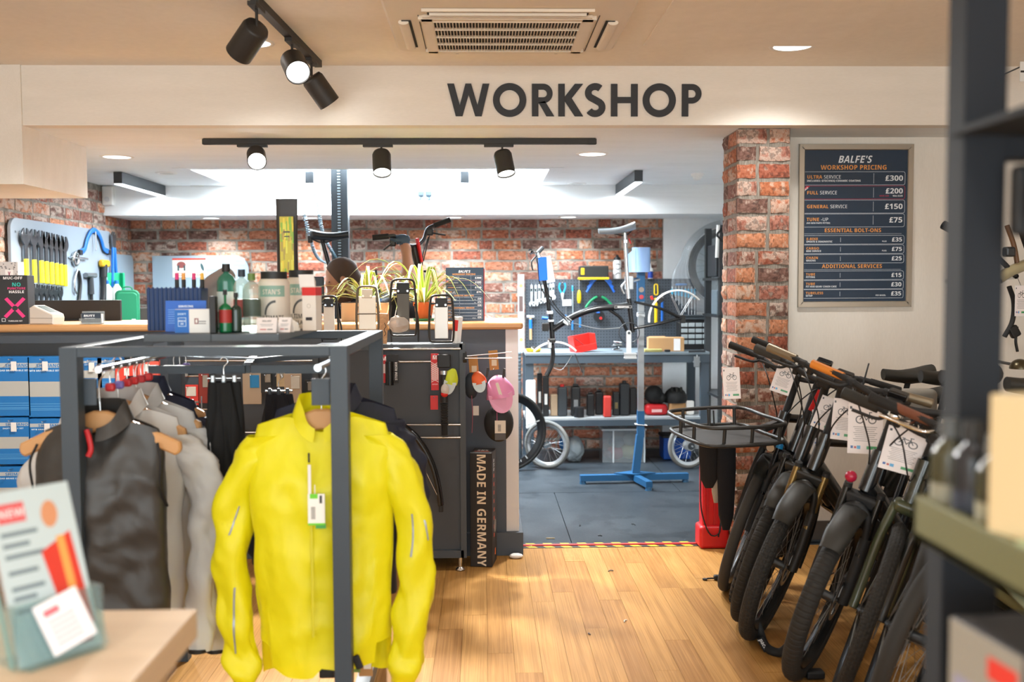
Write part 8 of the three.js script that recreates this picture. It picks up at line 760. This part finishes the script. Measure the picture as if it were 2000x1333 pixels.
  const torso = join([capsule(neckB.clone().add(V(0.03, -0.02, 0)), chestT, 0.075, 0.1), capsule(chestT.clone().setZ(-6.5), chestT.clone().setZ(-6.78), 0.105, 0.105), capsule(chestT.clone().setZ(-6.53), pelvis.clone().setZ(-6.58), 0.125, 0.12), capsule(chestT.clone().setZ(-6.73), pelvis.clone().setZ(-6.72), 0.125, 0.12), capsule(P(706, 597), P(800, 606), 0.075, 0.13), capsule(shN, shN.clone().lerp(elbow, 0.55), 0.075, 0.064), capsule(shF, shF.clone().lerp(elbF, 0.55), 0.075, 0.064)], 0.07); part('t_shirt', [sdfGeo(torso, V(head.x + 0.36, 1.24, -6.64), 0.56, 90)], M('#16171b', 0.85), t);
  const legs = join([capsule(pelvis.clone().setZ(-6.56), V(pelvis.x - 0.04, 0.5, -6.52), 0.1, 0.066), capsule(V(pelvis.x - 0.04, 0.5, -6.52), V(pelvis.x + 0.02, 0.09, -6.52), 0.066, 0.05), capsule(pelvis.clone().setZ(-6.72), V(pelvis.x - 0.02, 0.5, -6.76), 0.1, 0.066), capsule(V(pelvis.x - 0.02, 0.5, -6.76), V(pelvis.x + 0.05, 0.09, -6.76), 0.066, 0.05)], 0.04); part('trousers', [sdfGeo(legs, V(pelvis.x, 0.56, -6.64), 0.6, 80)], M('#23262c', 0.85), t);
  for (const [x, z] of [[0.0, -6.52], [0.03, -6.76]]) part('shoe', [rbox(0.26, 0.09, 0.095, pelvis.x + x - 0.05, 0.046, z, 0.035, 0, 0, 0, 4)], blackPlastic, t);
  part('glove', [sdfGeo(join([fistF, capsule(palm, wrist.clone().lerp(palm, 0.35), 0.03, 0.031)], 0.012), palm, 0.11, 72)], M('#2f4458', 0.6), t);
  // raised bike: saddle left, handlebar right
  const d = 6.62, B = (px, py, z = 0) => at(px, py, d).add(V(0, 0, z)), bk = thing('raised_bike', 'dark folding electric bike raised on the lift behind the mechanic', 'bicycle'), tb = (n, p, r, m = blackPlastic, k = 24) => part(n, [tube(p, r, k, 10)], m, bk);
  tb('seatpost', [B(624, 468, -0.12), B(648, 560, -0.12), B(662, 640, -0.12)], 0.0155, M('#2b2c2e', 0.25, 0.6)); const sg = saddleGeo(0.255, 0.16, 0.05, 0); part('saddle', sg.map(g => g.translate(0.02, 0, 0).rotateZ(0.0)), M('#17202a', 0.4), bk).position.copy(B(629, 456, -0.12)); tb('saddle_rail', [B(605, 466, -0.1), B(620, 472, -0.1), B(640, 470, -0.1), B(652, 460, -0.1)], 0.005); part('tail_light', [rbox(0.03, 0.05, 0.04, ...B(600, 466, -0.12).toArray(), 0.008)], blackPlastic, bk); part('tail_lens', [rbox(0.006, 0.03, 0.03, ...B(597, 466, -0.12).toArray(), 0.002)], redP, bk);
  tb('seat_tube', [B(662, 640, -0.12), B(690, 760, -0.12)], 0.022, M('#1b1c1f', 0.3)); tb('main_tube', [B(836, 640, -0.12), B(780, 735, -0.12), B(690, 750, -0.12)], 0.032, M('#1b1c1f', 0.3)); tb('steerer', [B(808, 480), B(822, 545, -0.03), B(838, 640, -0.1), B(846, 700, -0.12)], 0.024, M('#15161a', 0.3)); tb('white_stem_side', [B(800, 485, 0.0), B(812, 540, -0.04), B(826, 610, -0.08)], 0.014, M('#b9c2c6', 0.3)); part('red_strap', [bar(B(815, 466, 0.02), B(823, 512, 0.0), 0.025, 0.012)], redP, bk);
  tb('handlebar', [B(740, 466, 0.1), B(775, 463, 0.1), B(795, 478, 0.06), B(812, 480, 0.0), B(826, 468, -0.05), B(834, 446, -0.08), B(848, 438, -0.1), B(876, 427, -0.12)], 0.012, M('#1c1e22', 0.35), 60); tb('grip', [B(731, 466, 0.1), B(762, 463, 0.1)], 0.0185, rubber); tb('grip', [B(846, 439, -0.1), B(878, 427, -0.12)], 0.0175, rubber); part('brake_clamp', [rbox(0.04, 0.06, 0.04, ...B(770, 474, 0.1).toArray(), 0.01)], blackPlastic, bk); tb('brake_lever', [B(768, 478, 0.12), B(760, 484, 0.13), B(753, 490, 0.13)], 0.006); part('brake_clamp', [rbox(0.05, 0.05, 0.04, ...B(838, 452, -0.08).toArray(), 0.012)], blackPlastic, bk); tb('brake_lever', [B(842, 454, -0.06), B(858, 457, -0.05), B(870, 459, -0.05)], 0.006); tb('cable', [B(838, 460, -0.06), B(832, 485, -0.04), B(826, 510, -0.04)], 0.004); tb('cable', [B(836, 462, -0.06), B(826, 495, -0.03), B(824, 520, -0.04)], 0.004); part('stem_bolt', [cyl(0.008, 0.008, 0.06, ...B(836, 530, -0.02).toArray(), 0, 0, PI / 2)], blackPlastic, bk);
  for (const px of [700, 868]) { const c = B(px, 800, -0.12); wheel(bk, c.x, c.y, c.z, 0.2, 0.022, { nested: true }); } tb('fork', [B(846, 700, -0.12), B(868, 800, -0.08)], 0.016); tb('rear_stay', [B(690, 755, -0.12), B(700, 800, -0.06)], 0.014); const lc = V(atX(666, 600, 7.6), B(0, 745).y, -7.54); part('lift_hook', [bar([lc.x, lc.y, lc.z + 0.0], B(690, 748, -0.16), 0.04, 0.04)], darkSteel, bk);
  // counter computer
  const p = at(640, 585, 6.0), mo = thing('computer_monitor', 'dark computer screen seen from behind left of the mechanic head', 'monitor', [p.x - 0.17, CT, p.z]); part('screen_back', [rbox(0.3, 0.22, 0.025, 0, 0.15, 0, 0.008)], M('#1a2530', 0.45), mo); part('stand', [rbox(0.04, 0.06, 0.03, 0, 0.03, -0.01, 0.004)], blackPlastic, mo); part('foot', [rbox(0.18, 0.01, 0.12, 0, 0.005, 0, 0.004)], blackPlastic, mo);
  const g1 = at(735, 585, 6.05), gl_ = thing('lube_aerosol', 'dark pointed bottle behind the plants', 'bottle', [g1.x, CT, g1.z]); part('bottle', [lathe([[0, 0], [0.03, 0], [0.03, 0.17], [0.012, 0.23], [0.006, 0.3], [0, 0.3]], 18)], M('#28303a', 0.35), gl_); part('band', [cyl(0.0304, 0.0304, 0.05, 0, 0.1, 0)], M('#2f6bb0', 0.4), gl_); }

for (const o of scene.children) if (o.isGroup) nest(o);
scene.traverse((o) => { if (o.isMesh) { o.castShadow = true; o.receiveShadow = true; } if (o.isSpotLight || o.isPointLight) { o.castShadow = true; } });
renderer.render(scene, camera);
